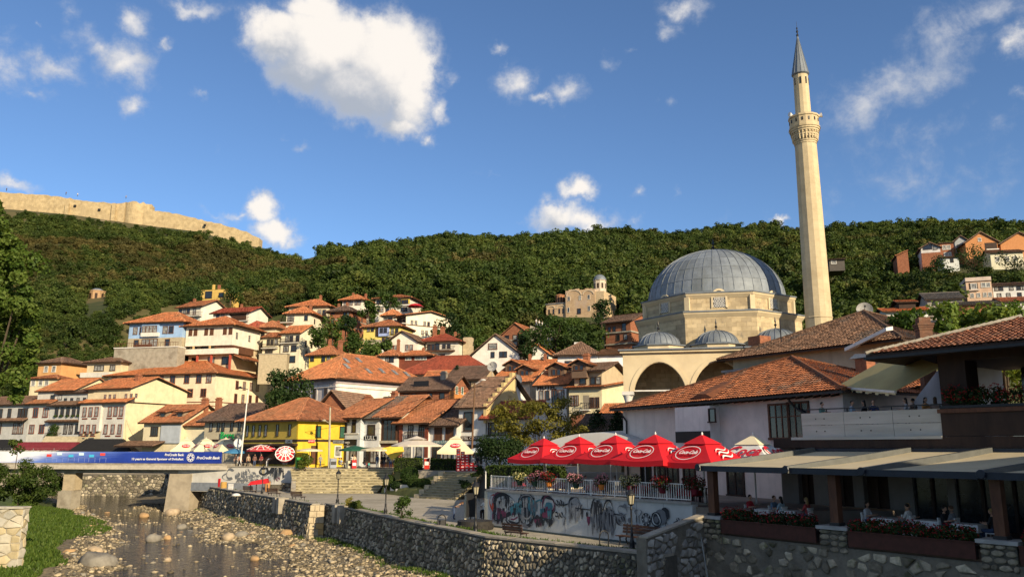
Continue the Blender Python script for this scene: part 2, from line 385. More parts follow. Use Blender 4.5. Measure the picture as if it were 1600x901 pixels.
class House:
    def __init__(s, label, a, b, ybase, cat='house', name='house', group=None, zb=None):
        s.a = a; s.b = b; s.zb = Zat(a[0], ybase, a[1]) if zb is None else zb
        A = Vector((Xat(a[0], a[1], s.zb), a[1])); B = Vector((Xat(b[0], b[1], s.zb), b[1]))
        s.W = (B-A).length; s.ang = math.atan2(B.y-A.y, B.x-A.x); s.A = A
        s.root = empty(name, (A.x, A.y, s.zb), s.ang, label, cat, group); s.dep = 8
        HOUSES.append(s)
    def z(s, py, c='a'):
        q = s.a if c == 'a' else s.b
        return Zat(q[0], py, q[1])-s.zb
    def sc(s, c='a'): return (s.a if c == 'a' else s.b)[1]/FPX
    def vol(s, m, x0, x1, y0, y1, z0, z1, name='wall'):
        return MB().box(x0, y0, z0, x1, y1, z1).build(name, m, s.root)
    def roof(s, kind, c, x0, x1, y0, y1, z, h, ov=.6, tile=.3, gable=None, rp=.5, thick=.14, caps=True):
        m = tilemat(c); par = s.root
        xo0, xo1, yo0, yo1 = x0-ov, x1+ov, y0-ov, y1+ov
        if gable is not None:
            ym = yo0+(yo1-yo0)*rp; xm = xo0+(xo1-xo0)*rp; gb = MB()
            if kind == 'gx':
                k = h/(ym-yo0)
                for xx in (x0, x1-.2):
                    gb.hexa([(xx,y0,z-.02),(xx+.2,y0,z-.02),(xx+.2,y1,z-.02),(xx,y1,z-.02),(xx,ym-.02,z+h-.22),(xx+.2,ym-.02,z+h-.22),(xx+.2,ym+.02,z+h-.22),(xx,ym+.02,z+h-.22)])
            elif kind == 'gy':
                for yy in (y0, y1-.2):
                    gb.hexa([(x0,yy,z-.02),(x1,yy,z-.02),(x1,yy+.2,z-.02),(x0,yy+.2,z-.02),(xm-.02,yy,z+h-.22),(xm+.02,yy,z+h-.22),(xm+.02,yy+.2,z+h-.22),(xm-.02,yy+.2,z+h-.22)])
            elif kind in ('shed', 'shedl', 'shedr'):
                if kind == 'shed':
                    for xx in (x0, x1-.2): gb.hexa([(xx,y0,z-.02),(xx+.2,y0,z-.02),(xx+.2,y1,z-.02),(xx,y1,z-.02),(xx,y0+.1,z),(xx+.2,y0+.1,z),(xx+.2,y1,z+h*.9),(xx,y1,z+h*.9)])
                else:
                    xa, xb = (x0, x1) if kind == 'shedl' else (x1, x0)
                    for yy in (y0, y1-.2): gb.hexa([(xa,yy,z-.02),(xb,yy,z-.02),(xb,yy+.2,z-.02),(xa,yy+.2,z-.02),(xa,yy,z),(xb,yy,z+h*.9),(xb,yy+.2,z+h*.9),(xa,yy+.2,z)])
            if gb.v: gb.build('gable_wall', gable, par)
        polys, ridges = roof_geom(kind, xo0, xo1, yo0, yo1, z, h, rp)
        b = MB()
        for q in polys:
            b.poly(q, 0); lo = [(a[0], a[1], a[2]-thick) for a in q]; b.poly(lo[::-1], 1)
            for i in range(len(q)):
                j = (i+1) % len(q); b.poly([q[i], lo[i], lo[j], q[j]], 1)
        r = b.build('roof', [m, wood_dark], par)
        SEED[0] += 1
        if tile: tiles_obj(polys, m, r, tile, tile*1.45, SEED[0])
        if caps and tile:
            for p, q in ridges:
                n = MB().tube(Vector(p)+Vector((0,0,.05)), Vector(q)+Vector((0,0,.05)), tile*.42, n=7).build('ridge_cap', m, r)
        return r
    def place(s, face, u, z, dep=None, x0=0, y0=0, W=None):
        W = s.W if W is None else W; dep = s.dep if dep is None else dep
        if face == 'f': return (x0+u*W, y0, z), 0
        if face == 'r': return (x0+W, y0+u*dep, z), pi/2
        return (x0, y0+(1-u)*dep, z), -pi/2
    def win(s, face, us, ya, yb, wpx, style='bm', **k):
        c = 'b' if face == 'r' else 'a'; z1 = s.z(ya, c); z0 = s.z(yb, c); w = wpx*s.sc(c)
        f, p = win_mesh(w, z1-z0, style)
        for u in us:
            loc, rz = s.place(face, u, z0, **k)
            o = obj('window', f, s.root, loc, (0, 0, rz)); obj('pane', CURT[p.name] if rnd.random() < .3 else p, o)
    def door(s, face, u, ytop, wpx, m=None, z0=0., **k):
        c = 'b' if face == 'r' else 'a'; w = wpx*s.sc(c); h = s.z(ytop, c)-z0
        loc, rz = s.place(face, u, z0, **k); b = MB()
        b.box(-w/2-.1, -.08, 0, -w/2, 0, h+.1); b.box(w/2, -.08, 0, w/2+.1, 0, h+.1); b.box(-w/2, -.08, h, w/2, 0, h+.1)
        o = b.build('door', wood_dark, s.root, loc=loc, rz=rz); MB().box(-w/2, -.04, 0, w/2, 0, h).build('door_leaf', m or glass, o)
    def chimney(s, x, y, z, w=.6, h=1.2, m=None):
        b = MB(); b.box(x-w/2, y-w/2, z-1.2, x+w/2, y+w/2, z+h); b.box(x-w*.62, y-w*.62, z+h, x+w*.62, y+w*.62, z+h+.15); b.box(x-w*.4, y-w*.4, z+h+.15, x+w*.4, y+w*.4, z+h+.4)
        return b.build('chimney', m or brick_m, s.root)
    def balcony(s, x0, x1, z, d=1.1, m=None, rail=None, y=0, h=.95, solid=False):
        MB().box(x0, y-d, z-.18, x1, y-.004, z).build('balcony', m or plaster(OFFW), s.root)
        b = MB(); rm = rail or wood_dark
        if solid: b.box(x0, y-d-.01, z+.004, x1, y-d+.12, z+h); b.box(x0, y-d+.12, z+.004, x0+.12, y-.004, z+h); b.box(x1-.12, y-d+.12, z+.004, x1, y-.004, z+h)
        else:
            for q in (h, .12): b.beam((x0, y-d+.05, z+q), (x1, y-d+.05, z+q), .07); b.beam((x0+.03, y-d, z+q), (x0+.03, y, z+q), .07); b.beam((x1-.03, y-d, z+q), (x1-.03, y, z+q), .07)
            n = max(3, int((x1-x0)/.28))
            for i in range(n+1): b.beam((x0+(x1-x0)*i/n, y-d+.05, z), (x0+(x1-x0)*i/n, y-d+.05, z+h), .045)
        b.build('balcony_railing', rm, s.root)
    def band(s, z, m, h=.15, x0=0, x1=None, y=0, d=.06, dep=None):
        x1 = s.W if x1 is None else x1; b = MB().box(x0-d, y-d, z, x1+d, y-.003, z+h)
        if dep: b.box(x1+.003, y, z, x1+d, y+dep, z+h)
        return b.build('cornice', m, s.root)
HOUSES = []
def text(s, size, m, parent, loc, rot, name='lettering', ext=.004, shear=0., width=None, align='CENTER', bold=0.):
    cu = bpy.data.curves.new(name, 'FONT'); cu.body = s; cu.size = size; cu.extrude = ext; cu.shear = shear; cu.align_x = align; cu.align_y = 'CENTER'; cu.offset = bold; cu.resolution_u = 2
    t = bpy.data.objects.new(name, cu); COL.objects.link(t)
    me = bpy.data.meshes.new_from_object(t); bpy.data.objects.remove(t)
    me.materials.clear(); me.materials.append(m)
    o = obj(name, me, parent, loc, rot)
    if width and len(me.vertices):
        xs = [v.co.x for v in me.vertices]; k = width/(max(xs)-min(xs)); o.scale = (k, 1, 1)
    return o
# ---------------------------------------------------------------- foliage
def leaf_arrays(blobs, n, size, seed, up=.3, shell=.55):
    r = np.random.default_rng(seed); w = np.array([b[2] for b in blobs], float); w /= w.sum()
    k = r.choice(len(blobs), n, p=w)
    C = np.array([b[0] for b in blobs])[k]; Rd = np.array([b[1] for b in blobs])[k]
    d = r.normal(size=(n, 3)); d /= np.linalg.norm(d, axis=1)[:, None]
    rad = shell+(1-shell)*r.random(n)**.7; rad *= np.where(r.random(n) < .2, r.random(n), 1)
    p = C+d*rad[:, None]*Rd
    nrm = d*.9+r.normal(size=(n, 3))*.6; nrm[:, 2] += up; nrm /= np.linalg.norm(nrm, axis=1)[:, None]
    a = np.cross(nrm, r.normal(size=(n, 3))); a /= np.linalg.norm(a, axis=1)[:, None]+1e-9; b = np.cross(nrm, a)
    s = size*(.6+.8*r.random(n))[:, None]; bl = r.random(len(blobs))[k]
    V = np.stack([p-a*s*.5, p+b*s*.32-nrm*s*.06, p+a*s*.5, p-b*s*.32-nrm*s*.06], 1).reshape(-1, 3)
    F = np.arange(n*4).reshape(-1, 4); T = np.clip(.45*bl+.55*r.random(n), 0, 1)
    return V, F, T
def blobs_for(h, r, n, seed, flat=1., z0=None):
    q = random.Random(seed); out = []
    for i in range(n):
        a = q.random()*6.283; rr = r*math.sqrt(q.random())*.72; t = q.random()
        zz = (z0 if z0 is not None else h*.35)+(h-(z0 if z0 is not None else h*.35))*(.12+.76*t); k = 1-.45*abs(t-.45)*2*.8
        br = r*(.28+.22*q.random())
        out.append(((cos(a)*rr*k, sin(a)*rr*k, zz), (br, br, br*.8*flat), br*br))
    return out
def tree(label, x, y, z, h, r, leaf, n=2500, ls=.28, nb=16, seed=1, trunk=.18, z0=None, cat='tree', name='tree', group=None, flat=1., tilt=0, blobs=None, shell=.55):
    root = empty(name, (x, y, z), 0, label, cat, group); q = random.Random(seed)
    bl = blobs or blobs_for(h, r, nb, seed, flat, z0)
    b = MB(); top = (z0 if z0 is not None else h*.35)+(h-(z0 or h*.35))*.45
    b.path([(0,0,-.4),(q.uniform(-.1,.1),q.uniform(-.1,.1),top*.5),(0,0,top)], trunk, trunk*.5, 8)
    for c, rd, w in bl[:9]: b.path([(0,0,top*.55),(c[0]*.5,c[1]*.5,top*.5+c[2]*.35),(c[0]*.9,c[1]*.9,c[2])], trunk*.4, trunk*.12, 5)
    b.build('trunk', bark, root)
    V, F, T = leaf_arrays(bl, n, ls, seed, shell=shell); obj('crown', npmesh('crown', V, F, leaf, T), root)
    return root
# ---------------------------------------------------------------- terrain
PROF = {
 -700: [(150,.9),(172,4),(220,30),(300,60),(420,105),(470,105),(900,60)],
 -300: [(150,.9),(172,4),(190,14),(215,'y',560),(300,'y',440),(420,'y',318),(470,104),(900,60)],
 0: [(150,.9),(172,4),(184,'y',612),(215,'y',556),(300,'y',455),(420,'y',326),(470,105),(900,60)],
 100: [(150,.9),(172,4),(184,'y',606),(215,'y',545),(300,'y',445),(420,'y',335),(470,102),(900,60)],
 200: [(150,.9),(174,'y',668),(184,'y',612),(192,'y',566),(222,'y',516),(252,'y',482),(320,'y',430),(420,'y',349),(470,98),(900,60)],
 300: [(142,2.7),(174,'y',660),(184,'y',610),(192,'y',564),(218,'y',516),(252,'y',480),(320,'y',432),(420,'y',361),(470,95),(900,60)],
 400: [(138,2.7),(174,'y',630),(190,'y',565),(215,'y',522),(300,'y',455),(428,'y',385),(480,88),(900,60)],
 480: [(136,2.7),(150,'y',650),(168,'y',580),(192,'y',528),(207,'y',514),(300,'y',452),(470,'y',400),(560,112),(900,80)],
 540: [(135,2.7),(152,'y',630),(168,'y',578),(185,'y',535),(205,'y',505),(300,'y',446),(495,'y',393),(600,125),(900,100)],
 600: [(134,2.7),(150,'y',615),(166,'y',578),(180,'y',543),(205,'y',498),(300,'y',440),(520,'y',386),(620,140),(900,120)],
 700: [(132,2.7),(146,'y',610),(166,'y',568),(200,'y',520),(300,'y',440),(540,'y',380),(640,150),(900,130)],
 800: [(130,2.7),(150,'y',605),(170,'y',568),(200,'y',538),(300,'y',440),(560,'y',376),(660,160),(900,140)],
 900: [(130,2.7),(150,'y',600),(185,'y',548),(212,'y',503),(225,'y',492),(300,'y',435),(580,'y',373),(680,165),(900,150)],
 1000: [(130,2.7),(150,'y',605),(185,'y',545),(220,'y',505),(300,'y',440),(600,'y',370),(700,175),(900,160)],
 1200: [(130,2.7),(150,'y',610),(200,'y',540),(300,'y',440),(600,'y',364),(700,180),(900,170)],
 1300: [(130,2.7),(150,'y',605),(200,'y',530),(260,'y',470),(350,'y',405),(600,'y',363),(700,180),(900,170)],
 1400: [(125,2.7),(150,'y',580),(170,'y',545),(230,'y',492),(262,'y',450),(400,'y',392),(600,'y',360),(700,180),(900,170)],
 1500: [(120,2.7),(150,'y',535),(190,'y',492),(210,'y',468),(258,'y',414),(400,'y',374),(600,'y',360),(700,180),(900,170)],
 1600: [(120,2.7),(150,'y',535),(190,'y',490),(210,'y',470),(258,'y',408),(400,'y',376),(600,'y',362),(700,178),(900,170)],
 2000: [(120,2.7),(150,20),(190,36),(260,66),(400,110),(600,165),(700,165),(900,160)],
 2600: [(120,2.7),(150,20),(260,60),(600,150),(900,150)]}
_cols = sorted(PROF); _r = np.array([(p-800)/FPX/.985 for p in _cols])
_prof = []
for p in _cols:
    Ds = [q[0] for q in PROF[p]]; zs = [q[1] if len(q) == 2 else Zat(p, q[2]+(6 if q[0] > 490 else 0), q[0]) for q in PROF[p]]
    _prof.append((np.array(Ds, float), np.array(zs)))
def tz(X, Y):
    X = np.atleast_1d(np.asarray(X, float)); Y = np.atleast_1d(np.asarray(Y, float))
    r = np.clip(X/Y, _r[0], _r[-1]-1e-6); i = np.clip(np.searchsorted(_r, r, side='right')-1, 0, len(_r)-2)
    t = (r-_r[i])/(_r[i+1]-_r[i]); zall = np.stack([np.interp(Y, d, z) for d, z in _prof], 0); k = np.arange(len(r))
    z = zall[i, k]*(1-t)+zall[i+1, k]*t
    bump = np.sin(X*.045+Y*.021)*np.cos(Y*.037-X*.017)*4+np.sin(X*.11+1.3)*np.cos(Y*.09)*1.6
    return z+bump*np.clip((Y-255)/120, 0, 1)*np.where(X/Y < -.23, np.clip((395-Y)/40, 0, 1), 1)
def hill_extra(b, v, col):
    n = b.n('ShaderNodeTexNoise', i={'Vector': v, 'Scale': .035, 'Detail': 6., 'Roughness': .65}).outputs[0]
    col = b.mix(b.mapr(n, .46, .6), col, (.10, .085, .035))
    n = b.n('ShaderNodeTexNoise', i={'Vector': v, 'Scale': .09, 'Detail': 4.}).outputs[0]
    return b.mix(b.mapr(n, .6, .72), col, (.24, .19, .11))
hill_m = mat('hillside_soil', (.05, .062, .02), (.03, .04, .014), .25, .95, .5, 1.2, extra=hill_extra)
far_m = mat('distant_ground', (.06, .07, .03), (.04, .05, .02), .02, .95, .2)
MB().box(-4000, -4000, -6, 4000, 4000, -4.6).build('ground', far_m, kind='structure')
# ---------------------------------------------------------------- paved ground and quay polygons
def pave_extra(b, v, col):
    br = b.n('ShaderNodeTexBrick', i={'Vector': v, 'Scale': 1., 'Mortar Size': .012, 'Brick Width': .9, 'Row Height': .45, 'Color1': (1, 1, 1, 1), 'Color2': (.86, .86, .86, 1), 'Mortar': (.62, .62, .62, 1)}).outputs[0]
    return b.mix(1., col, br, 'MULTIPLY')
pave_m = mat('promenade_paving', (.46, .41, .32), (.35, .31, .24), .5, .9, .3, 16., extra=pave_extra, c3=(.3, .27, .2))
plaza_m = mat('plaza_cobbles', (.34, .30, .25), (.25, .22, .18), .6, .9, .5, 7.)
QUAY = [(-62,146.4),(-47,120),(-18.6,77.2),(-17.7,78.6),(-6.8,58.7),(-1.5,49.7),(5.6,43),(6.8,41.9)]
MB().prism([(p[0]+.25, p[1]+.1) for p in QUAY]+[(10.7,45.4),(70,45.4),(70,146),(-40,146.4)], -4.5, 0).build('promenade', pave_m, kind='structure')
MB().prism([(-46,121.5),(-39.2,110.8),(-27.2,106.4),(-27.0,105),(-14.6,105),(-11,96.4),(-7.4,95.2),(-2.9,91.6),(-2.7,88),(70,88),(70,150.5),(-61.6,150.5),(-61.6,147)], .01, 2.8).build('plaza', plaza_m, kind='structure')
terr_m = mat('terrace_floor', (.25, .2, .16), (.17, .14, .11), 1.2, .8, .2)
MB().prism([(-1.55,59),(9.9,45.3),(14.6,42.6),(70,42.6),(70,87.9),(-2.6,87.9)], .01, 2.3).build('cafe_terrace', terr_m, kind='structure')
MB().prism([(-95,148.2),(-61.7,148.2),(-61.7,152),(-170,152),(-170,148.2)], -4.5, .9).build('riverside_street', plaza_m, kind='structure')
# ---------------------------------------------------------------- river
LB = np.array([(30,-26.),(56,-34.8),(75,-43.5),(94,-52.5),(117,-67),(135,-80),(150,-98)]); RB = np.array([(30,14.),(43,5.6),(49.7,-1.5),(58.7,-6.8),(77.2,-18.6),(120,-47),(147,-62)])
xl = lambda Y: np.interp(Y, LB[:, 0], LB[:, 1]); xr = lambda Y: np.interp(Y, RB[:, 0], RB[:, 1])
def vnoise(X, Y, s, seed):
    r = np.random.default_rng(seed); G = r.random((64, 64)); a = X/s+1000; b = Y/s+1000
    i = np.floor(a).astype(int); j = np.floor(b).astype(int); fx = a-i; fy = b-j; fx = fx*fx*(3-2*fx); fy = fy*fy*(3-2*fy)
    g4 = lambda p, q: G[p % 64, q % 64]
    return (g4(i, j)*(1-fx)+g4(i+1, j)*fx)*(1-fy)+(g4(i, j+1)*(1-fx)+g4(i+1, j+1)*fx)*fy-.5
WATER = -3.05
def bed(X, Y):
    dr = xr(Y)-X; dl = X-xl(Y)
    up = np.clip((Y-68)/30, 0, 1); z = np.maximum(-2.62-(.05+.03*up)*dr, np.where(dl > 4.8, -2.74-(.1+.06*up)*(dl-4.8), -2.45-.08*np.clip(dl, 0, 9)))
    z = np.maximum(z, -3.38)
    z = z+vnoise(X, Y, 4.5, 1)*.42+vnoise(X, Y, 1.6, 2)*.2+vnoise(X, Y, .7, 3)*.1
    z = np.where(dl < 0, -2.45+np.minimum(-dl*.42, 3.6)+vnoise(X, Y, 2.2, 4)*.3, z)
    return z
gx = np.arange(-125, 16, .5); gy = np.arange(32, 152, .5); X, Y = np.meshgrid(gx, gy); Z = bed(X, Y)
Z = np.where(X > xr(Y)+.6, -4.2, Z)
V = np.stack([X, Y, Z], -1).reshape(-1, 3); idx = np.arange(len(V)).reshape(len(gy), len(gx))
F = np.stack([idx[:-1, :-1], idx[:-1, 1:], idx[1:, 1:], idx[1:, :-1]], -1).reshape(-1, 4)
fc = V[F].mean(1); fdl = fc[:, 0]-xl(fc[:, 1])+vnoise(fc[:, 0], fc[:, 1], 3., 9)*3
gravel_m = mat('river_gravel', (.24, .19, .115), (.08, .066, .045), 3.2, .9, .9, 9., bdist=.06, c3=(.16, .14, .1))
grass_soil = mat('grassy_soil', (.07, .10, .022), (.045, .065, .018), 2.5, .95, .6, 10.)
me = npmesh('riverbed', V, F, [gravel_m, grass_soil], smooth=True)
me.polygons.foreach_set('material_index', (fdl < 3.7+4*np.exp(-((fc[:, 1]-90)/9)**2)).astype(np.int32))
obj('riverbed', me, kind='structure')
wm = bpy.data.materials.new('river_water'); wm.use_nodes = True; b = NB(wm.node_tree); bs = wm.node_tree.nodes['Principled BSDF']
pos = b.n('ShaderNodeNewGeometry').outputs['Position']
n1 = b.n('ShaderNodeTexNoise', i={'Vector': b.vm('MULTIPLY', pos, (1.4, .8, 1.)), 'Scale': 1.5, 'Detail': 6., 'Roughness': .62, 'Distortion': .5}).outputs[0]
n2 = b.n('ShaderNodeTexNoise', i={'Vector': pos, 'Scale': .22, 'Detail': 5., 'Roughness': .6}).outputs[0]
wm.node_tree.links.new(b.ramp(n2, [(.38, (.008, .011, .011)), (.62, (.032, .03, .022))]), bs.inputs['Base Color'])
bs.inputs['Roughness'].default_value = .07; bs.inputs['IOR'].default_value = 1.33
wm.node_tree.links.new(b.n('ShaderNodeBump', i={'Strength': .9, 'Distance': .26, 'Height': n1}).outputs[0], bs.inputs['Normal'])
obj('river', npmesh('river', [(-125,32,WATER),(14,32,WATER),(14,152,WATER),(-125,152,WATER)], [(0,1,2,3)], wm), kind='structure')
# gravel: thousands of small stones, one object
def stone_arrays(C, S, rr):
    N = len(C); b = MB(); b.sphere((0,0,0), 1, 1, .62, 6, 3); base = np.array(b.v); bf = [f for f in b.f]
    j = 1+rr.normal(0, .16, (N, len(base), 1)); a = rr.random(N)*6.28; c, s = np.cos(a), np.sin(a)
    st = np.stack([S*rr.uniform(.7, 1.5, N), S*rr.uniform(.7, 1.2, N), S*rr.uniform(.6, 1.1, N)], 1)
    v = base[None]*j*st[:, None]; V = np.stack([v[..., 0]*c[:, None]-v[..., 1]*s[:, None], v[..., 0]*s[:, None]+v[..., 1]*c[:, None], v[..., 2]], -1)+C[:, None]
    F = (np.array(bf)[None]+(np.arange(N)*len(base))[:, None, None]).reshape(-1, 4)
    return V.reshape(-1, 3), F, np.repeat(rr.random(N), len(bf))
rr = np.random.default_rng(5)
peb_m = mat('river_stone', (.33, .27, .175), (.19, .155, .10), 2.5, .85, .5, 14., tint=.75, c3=(.20, .185, .15))
Yg = 50+75*rr.random(30000)**1.5; f = rr.random(30000); Xg = xl(Yg)+(xr(Yg)-xl(Yg))*f; Zg = bed(Xg, Yg)
dl = Xg-xl(Yg); k = (Zg > WATER-.08-.13*rr.random(len(Zg))) & (dl > 4.2) & (rr.random(len(Zg)) < np.where(Zg > WATER-.05, 1, .3))
Xg, Yg, Zg = Xg[k], Yg[k], Zg[k]; Yw = 52+66*rr.random(900)**1.3; Xw = xl(Yw)+6+(xr(Yw)-xl(Yw)-10)*rr.random(900); k = vnoise(Xw, Yw, 5., 21) > -.12; Xg = np.append(Xg, Xw[k]); Yg = np.append(Yg, Yw[k]); Zg = np.append(Zg, np.full(k.sum(), WATER-.03)); S = .05+.19*rr.random(len(Xg))**4
V, F, T = stone_arrays(np.stack([Xg, Yg, Zg+S*.2], 1), S, rr)
obj('gravel', npmesh('gravel', V, F, peb_m, T), kind='stuff')
# boulders one can pick out
bould_m = [mat('pale_boulder', (.46, .36, .24), (.3, .23, .15), 1.8, .9, .6, 9.), mat('grey_boulder', (.26, .24, .2), (.17, .155, .13), 1.8, .9, .6, 9.), mat('ochre_boulder', (.45, .29, .14), (.3, .19, .1), 1.8, .9, .6, 9.)]
def bmesh_b(seed, m):
    q = random.Random(seed); b = MB(); b.sphere((0,0,0), 1, .8, .6, 10, 6)
    dirs = [Vector((q.gauss(0,1), q.gauss(0,1), q.gauss(0,1))).normalized() for _ in range(9)]; off = [q.uniform(.6, .95) for _ in dirs]
    b.v = [tuple(Vector(v)*min([1]+[o/max(.01, Vector(v).normalized().dot(d)) if Vector(v).normalized().dot(d) > .4 else 1 for d, o in zip(dirs, off)])*(1+q.gauss(0, .03))) for v in b.v]
    return b.mesh('boulder', m, True)
BM = [bmesh_b(i, bould_m[i % 3]) for i in range(9)]
BOUL = [(152,884,30,1,'large smooth grey boulder at the grassy left bank'),(270,803,13,0,'pale pointed boulder in the stream below the bridge abutment'),(457,854,9,2,'round ochre boulder at the foot of the bright wall end'),(446,838,15,2,'broad tan boulder beside the quay wall end'),(630,886,15,2,'ochre boulder under the drain in the quay wall'),(655,897,18,2,'flat orange boulder at the bottom by the quay wall'),(240,843,14,1,'flat grey boulder in midstream below the rapids'),(226,806,9,2,'flat reddish rock breaking the water upstream'),(285,824,9,1,'rounded grey boulder in the water near the gravel bar'),(357,842,14,0,'pale broken rock at the edge of the gravel bar'),(378,838,12,1,'brown rock on the gravel bar by the water'),(395,836,11,0,'pale rock high on the gravel bar'),(147,862,13,0,'pale flat rock on the left gravel'),(110,865,13,2,'tan rock beside the grass bank'),(398,872,9,2,'ochre rock near the bottom of the gravel bar'),(262,840,7,2,'small ochre rock in midstream'),(262,874,7,0,'small pale rock in midstream water')]
for i, (px, py, w, k, lb) in enumerate(BOUL):
    p = PZ(px, py, -2.95); s = w*1.05*p.y/FPX; obj('boulder', BM[(i*3+k) % 9], None, (p.x, p.y, -3.05+s*.2), (0, 0, i*1.3), (s, s, s), label=lb, cat='boulder', group='boulders in the river')
q = random.Random(3)
PX = [(rnd.uniform(110,260), rnd.uniform(770,900)) for _ in range(34)]+[(rnd.uniform(250,420), rnd.uniform(790,895)) for _ in range(34)]+[(rnd.uniform(380,600), rnd.uniform(815,897)) for _ in range(52)]
for i, (px, py) in enumerate(PX):
    p = PZ(px, py, -2.95)
    if p.x > xr(p.y)-.8 or p.x < xl(p.y)+3 or p.y > 112: continue
    s = q.uniform(2.5, 6.5)*p.y/FPX; z = max(float(bed(np.array([p.x]), np.array([p.y]))[0]), WATER-.1)
    obj('boulder', BM[i % 9], None, (p.x, p.y, z), (0, 0, q.random()*6), (s, s*q.uniform(.7,1), s*q.uniform(.6,.9)), label='smaller rounded rock among the river stones', cat='boulder', group='smaller rocks in the river')
# grass on the bank
Yb = 50+62*rr.random(26000)**1.4; Xb = xl(Yb)-4+12*rr.random(26000); k = (Xb-xl(Yb)+vnoise(Xb, Yb, 3., 9)*3) < 3.8+4*np.exp(-((Yb-90)/9)**2); Xb, Yb = Xb[k], Yb[k]; Zb = bed(Xb, Yb)
N = len(Xb); a = rr.random(N)*6.28; h = .12+.2*rr.random(N); w = .06+.05*rr.random(N); dx, dy = np.cos(a)*w, np.sin(a)*w; lx, ly = rr.normal(0,.1,N), rr.normal(0,.1,N)
V = np.stack([np.stack([Xb-dx,Yb-dy,Zb-.03],1),np.stack([Xb+dx,Yb+dy,Zb-.03],1),np.stack([Xb+dx*.3+lx,Yb+dy*.3+ly,Zb+h],1),np.stack([Xb-dx*.3+lx,Yb-dy*.3+ly,Zb+h],1)],1).reshape(-1,3)
grass_m = leafmat('grass_blades', (.035, .07, .01), (.07, .125, .018), (.12, .17, .03), .35)
obj('grass', npmesh('grass', V, np.arange(N*4).reshape(-1,4), grass_m, rr.random(N)), kind='stuff')
# ---------------------------------------------------------------- rubble walls
STM = {}
def vor(L, H, cw, ch, rr, skip=0.):
    """irregular rubble outlines filling an L x H face"""
    nx, ny = int(L/cw)+3, int(H/ch)+3; J = .46
    S = {(i, j): ((i-.5+(.5 if j % 2 else 0)+rr.uniform(-J, J)), (j-.5+rr.uniform(-J, J))) for i in range(-1, nx) for j in range(-1, ny)}; out = []
    for (i, j), (x, y) in S.items():
        if not (-.3 < x*cw < L+.1 and 0 < y*ch < H) or rr.random() < skip: continue
        P_ = [(x-1.4, y-1.4), (x+1.4, y-1.4), (x+1.4, y+1.4), (x-1.4, y+1.4)]
        for di in (-2, -1, 0, 1, 2):
            for dj in (-2, -1, 0, 1, 2):
                q = S.get((i+di, j+dj))
                if q is None or (di == 0 and dj == 0): continue
                mx, my, nx_, ny_ = (x+q[0])/2, (y+q[1])/2, q[0]-x, q[1]-y; o = []
                for k in range(len(P_)):
                    a, b = P_[k], P_[(k+1) % len(P_)]; da = (a[0]-mx)*nx_+(a[1]-my)*ny_; db = (b[0]-mx)*nx_+(b[1]-my)*ny_
                    if da <= 0: o.append(a)
                    if da*db < 0: t = da/(da-db); o.append((a[0]+(b[0]-a[0])*t, a[1]+(b[1]-a[1])*t))
                P_ = o
                if len(P_) < 3: break
            if len(P_) < 3: break
        if len(P_) >= 3: out.append([(min(max(a*cw, .01), L-.01), min(max(b*ch, .01), H-.01)) for a, b in P_])
    return out
def stone_geo(poly, rr, depth=.1, gap=.045):
    """one faceted stone from its outline; x along the wall, z up, front towards -y"""
    n = len(poly); cx = sum(p[0] for p in poly)/n; cz = sum(p[1] for p in poly)/n; d = depth*rr.uniform(.5, 1.6); V = []; F = []
    r0 = max(.05, min(math.hypot(p[0]-cx, p[1]-cz) for p in poly)); k0 = max(.5, 1-gap/r0); ex, ez = rr.normal(0, .12, 2)
    for s, y in ((k0, .03), (k0*.9, -d*.7), (k0*.55, -d)):
        for p in poly:
            w = s*(1+rr.normal(0, .025)); dx, dz = (p[0]-cx)*w, (p[1]-cz)*w; V.append((cx+dx, y+(dx*ex+dz*ez if y < 0 else 0), cz+dz))
    for r in (0, 1):
        for i in range(n): j = (i+1) % n; F.append((r*n+i, r*n+j, r*n+n+j, r*n+n+i))
    F.append(tuple(2*n+i for i in range(n))); return V, F, (cx, cz)
def stones_mesh(name, polys, rr, m, depth=.1, gap=.045, fn=None):
    V = []; F = []; T = []
    for p in polys:
        v, f, c = stone_geo(p, rr, depth, gap); k = len(V); V += v; F += [tuple(i+k for i in q) for q in f]; T += [rr.random()**1.7]*len(f)
    if fn: V = [fn(*v) for v in V]
    return tmesh(name, V, F, T, m)
def tmesh(name, V, F, T, m):
    me = bpy.data.meshes.new(name); me.from_pydata(V, [], F); me.materials.append(m)
    a = me.attributes.new('tint', 'FLOAT', 'FACE'); a.data.foreach_set('value', T); me.update(); return me
STONES = []
_r3 = np.random.default_rng(12)
for i in range(14): STONES.append(stones_mesh('stone', [[(.5*cos(t)*k*_r3.uniform(.85,1.05), .5*sin(t)*k) for t in [2*pi*(q+.5)/8 for q in range(8)] for k in [1/max(abs(cos(t)),abs(sin(t)))**.6]]], _r3, rub_stone, .16, .02))
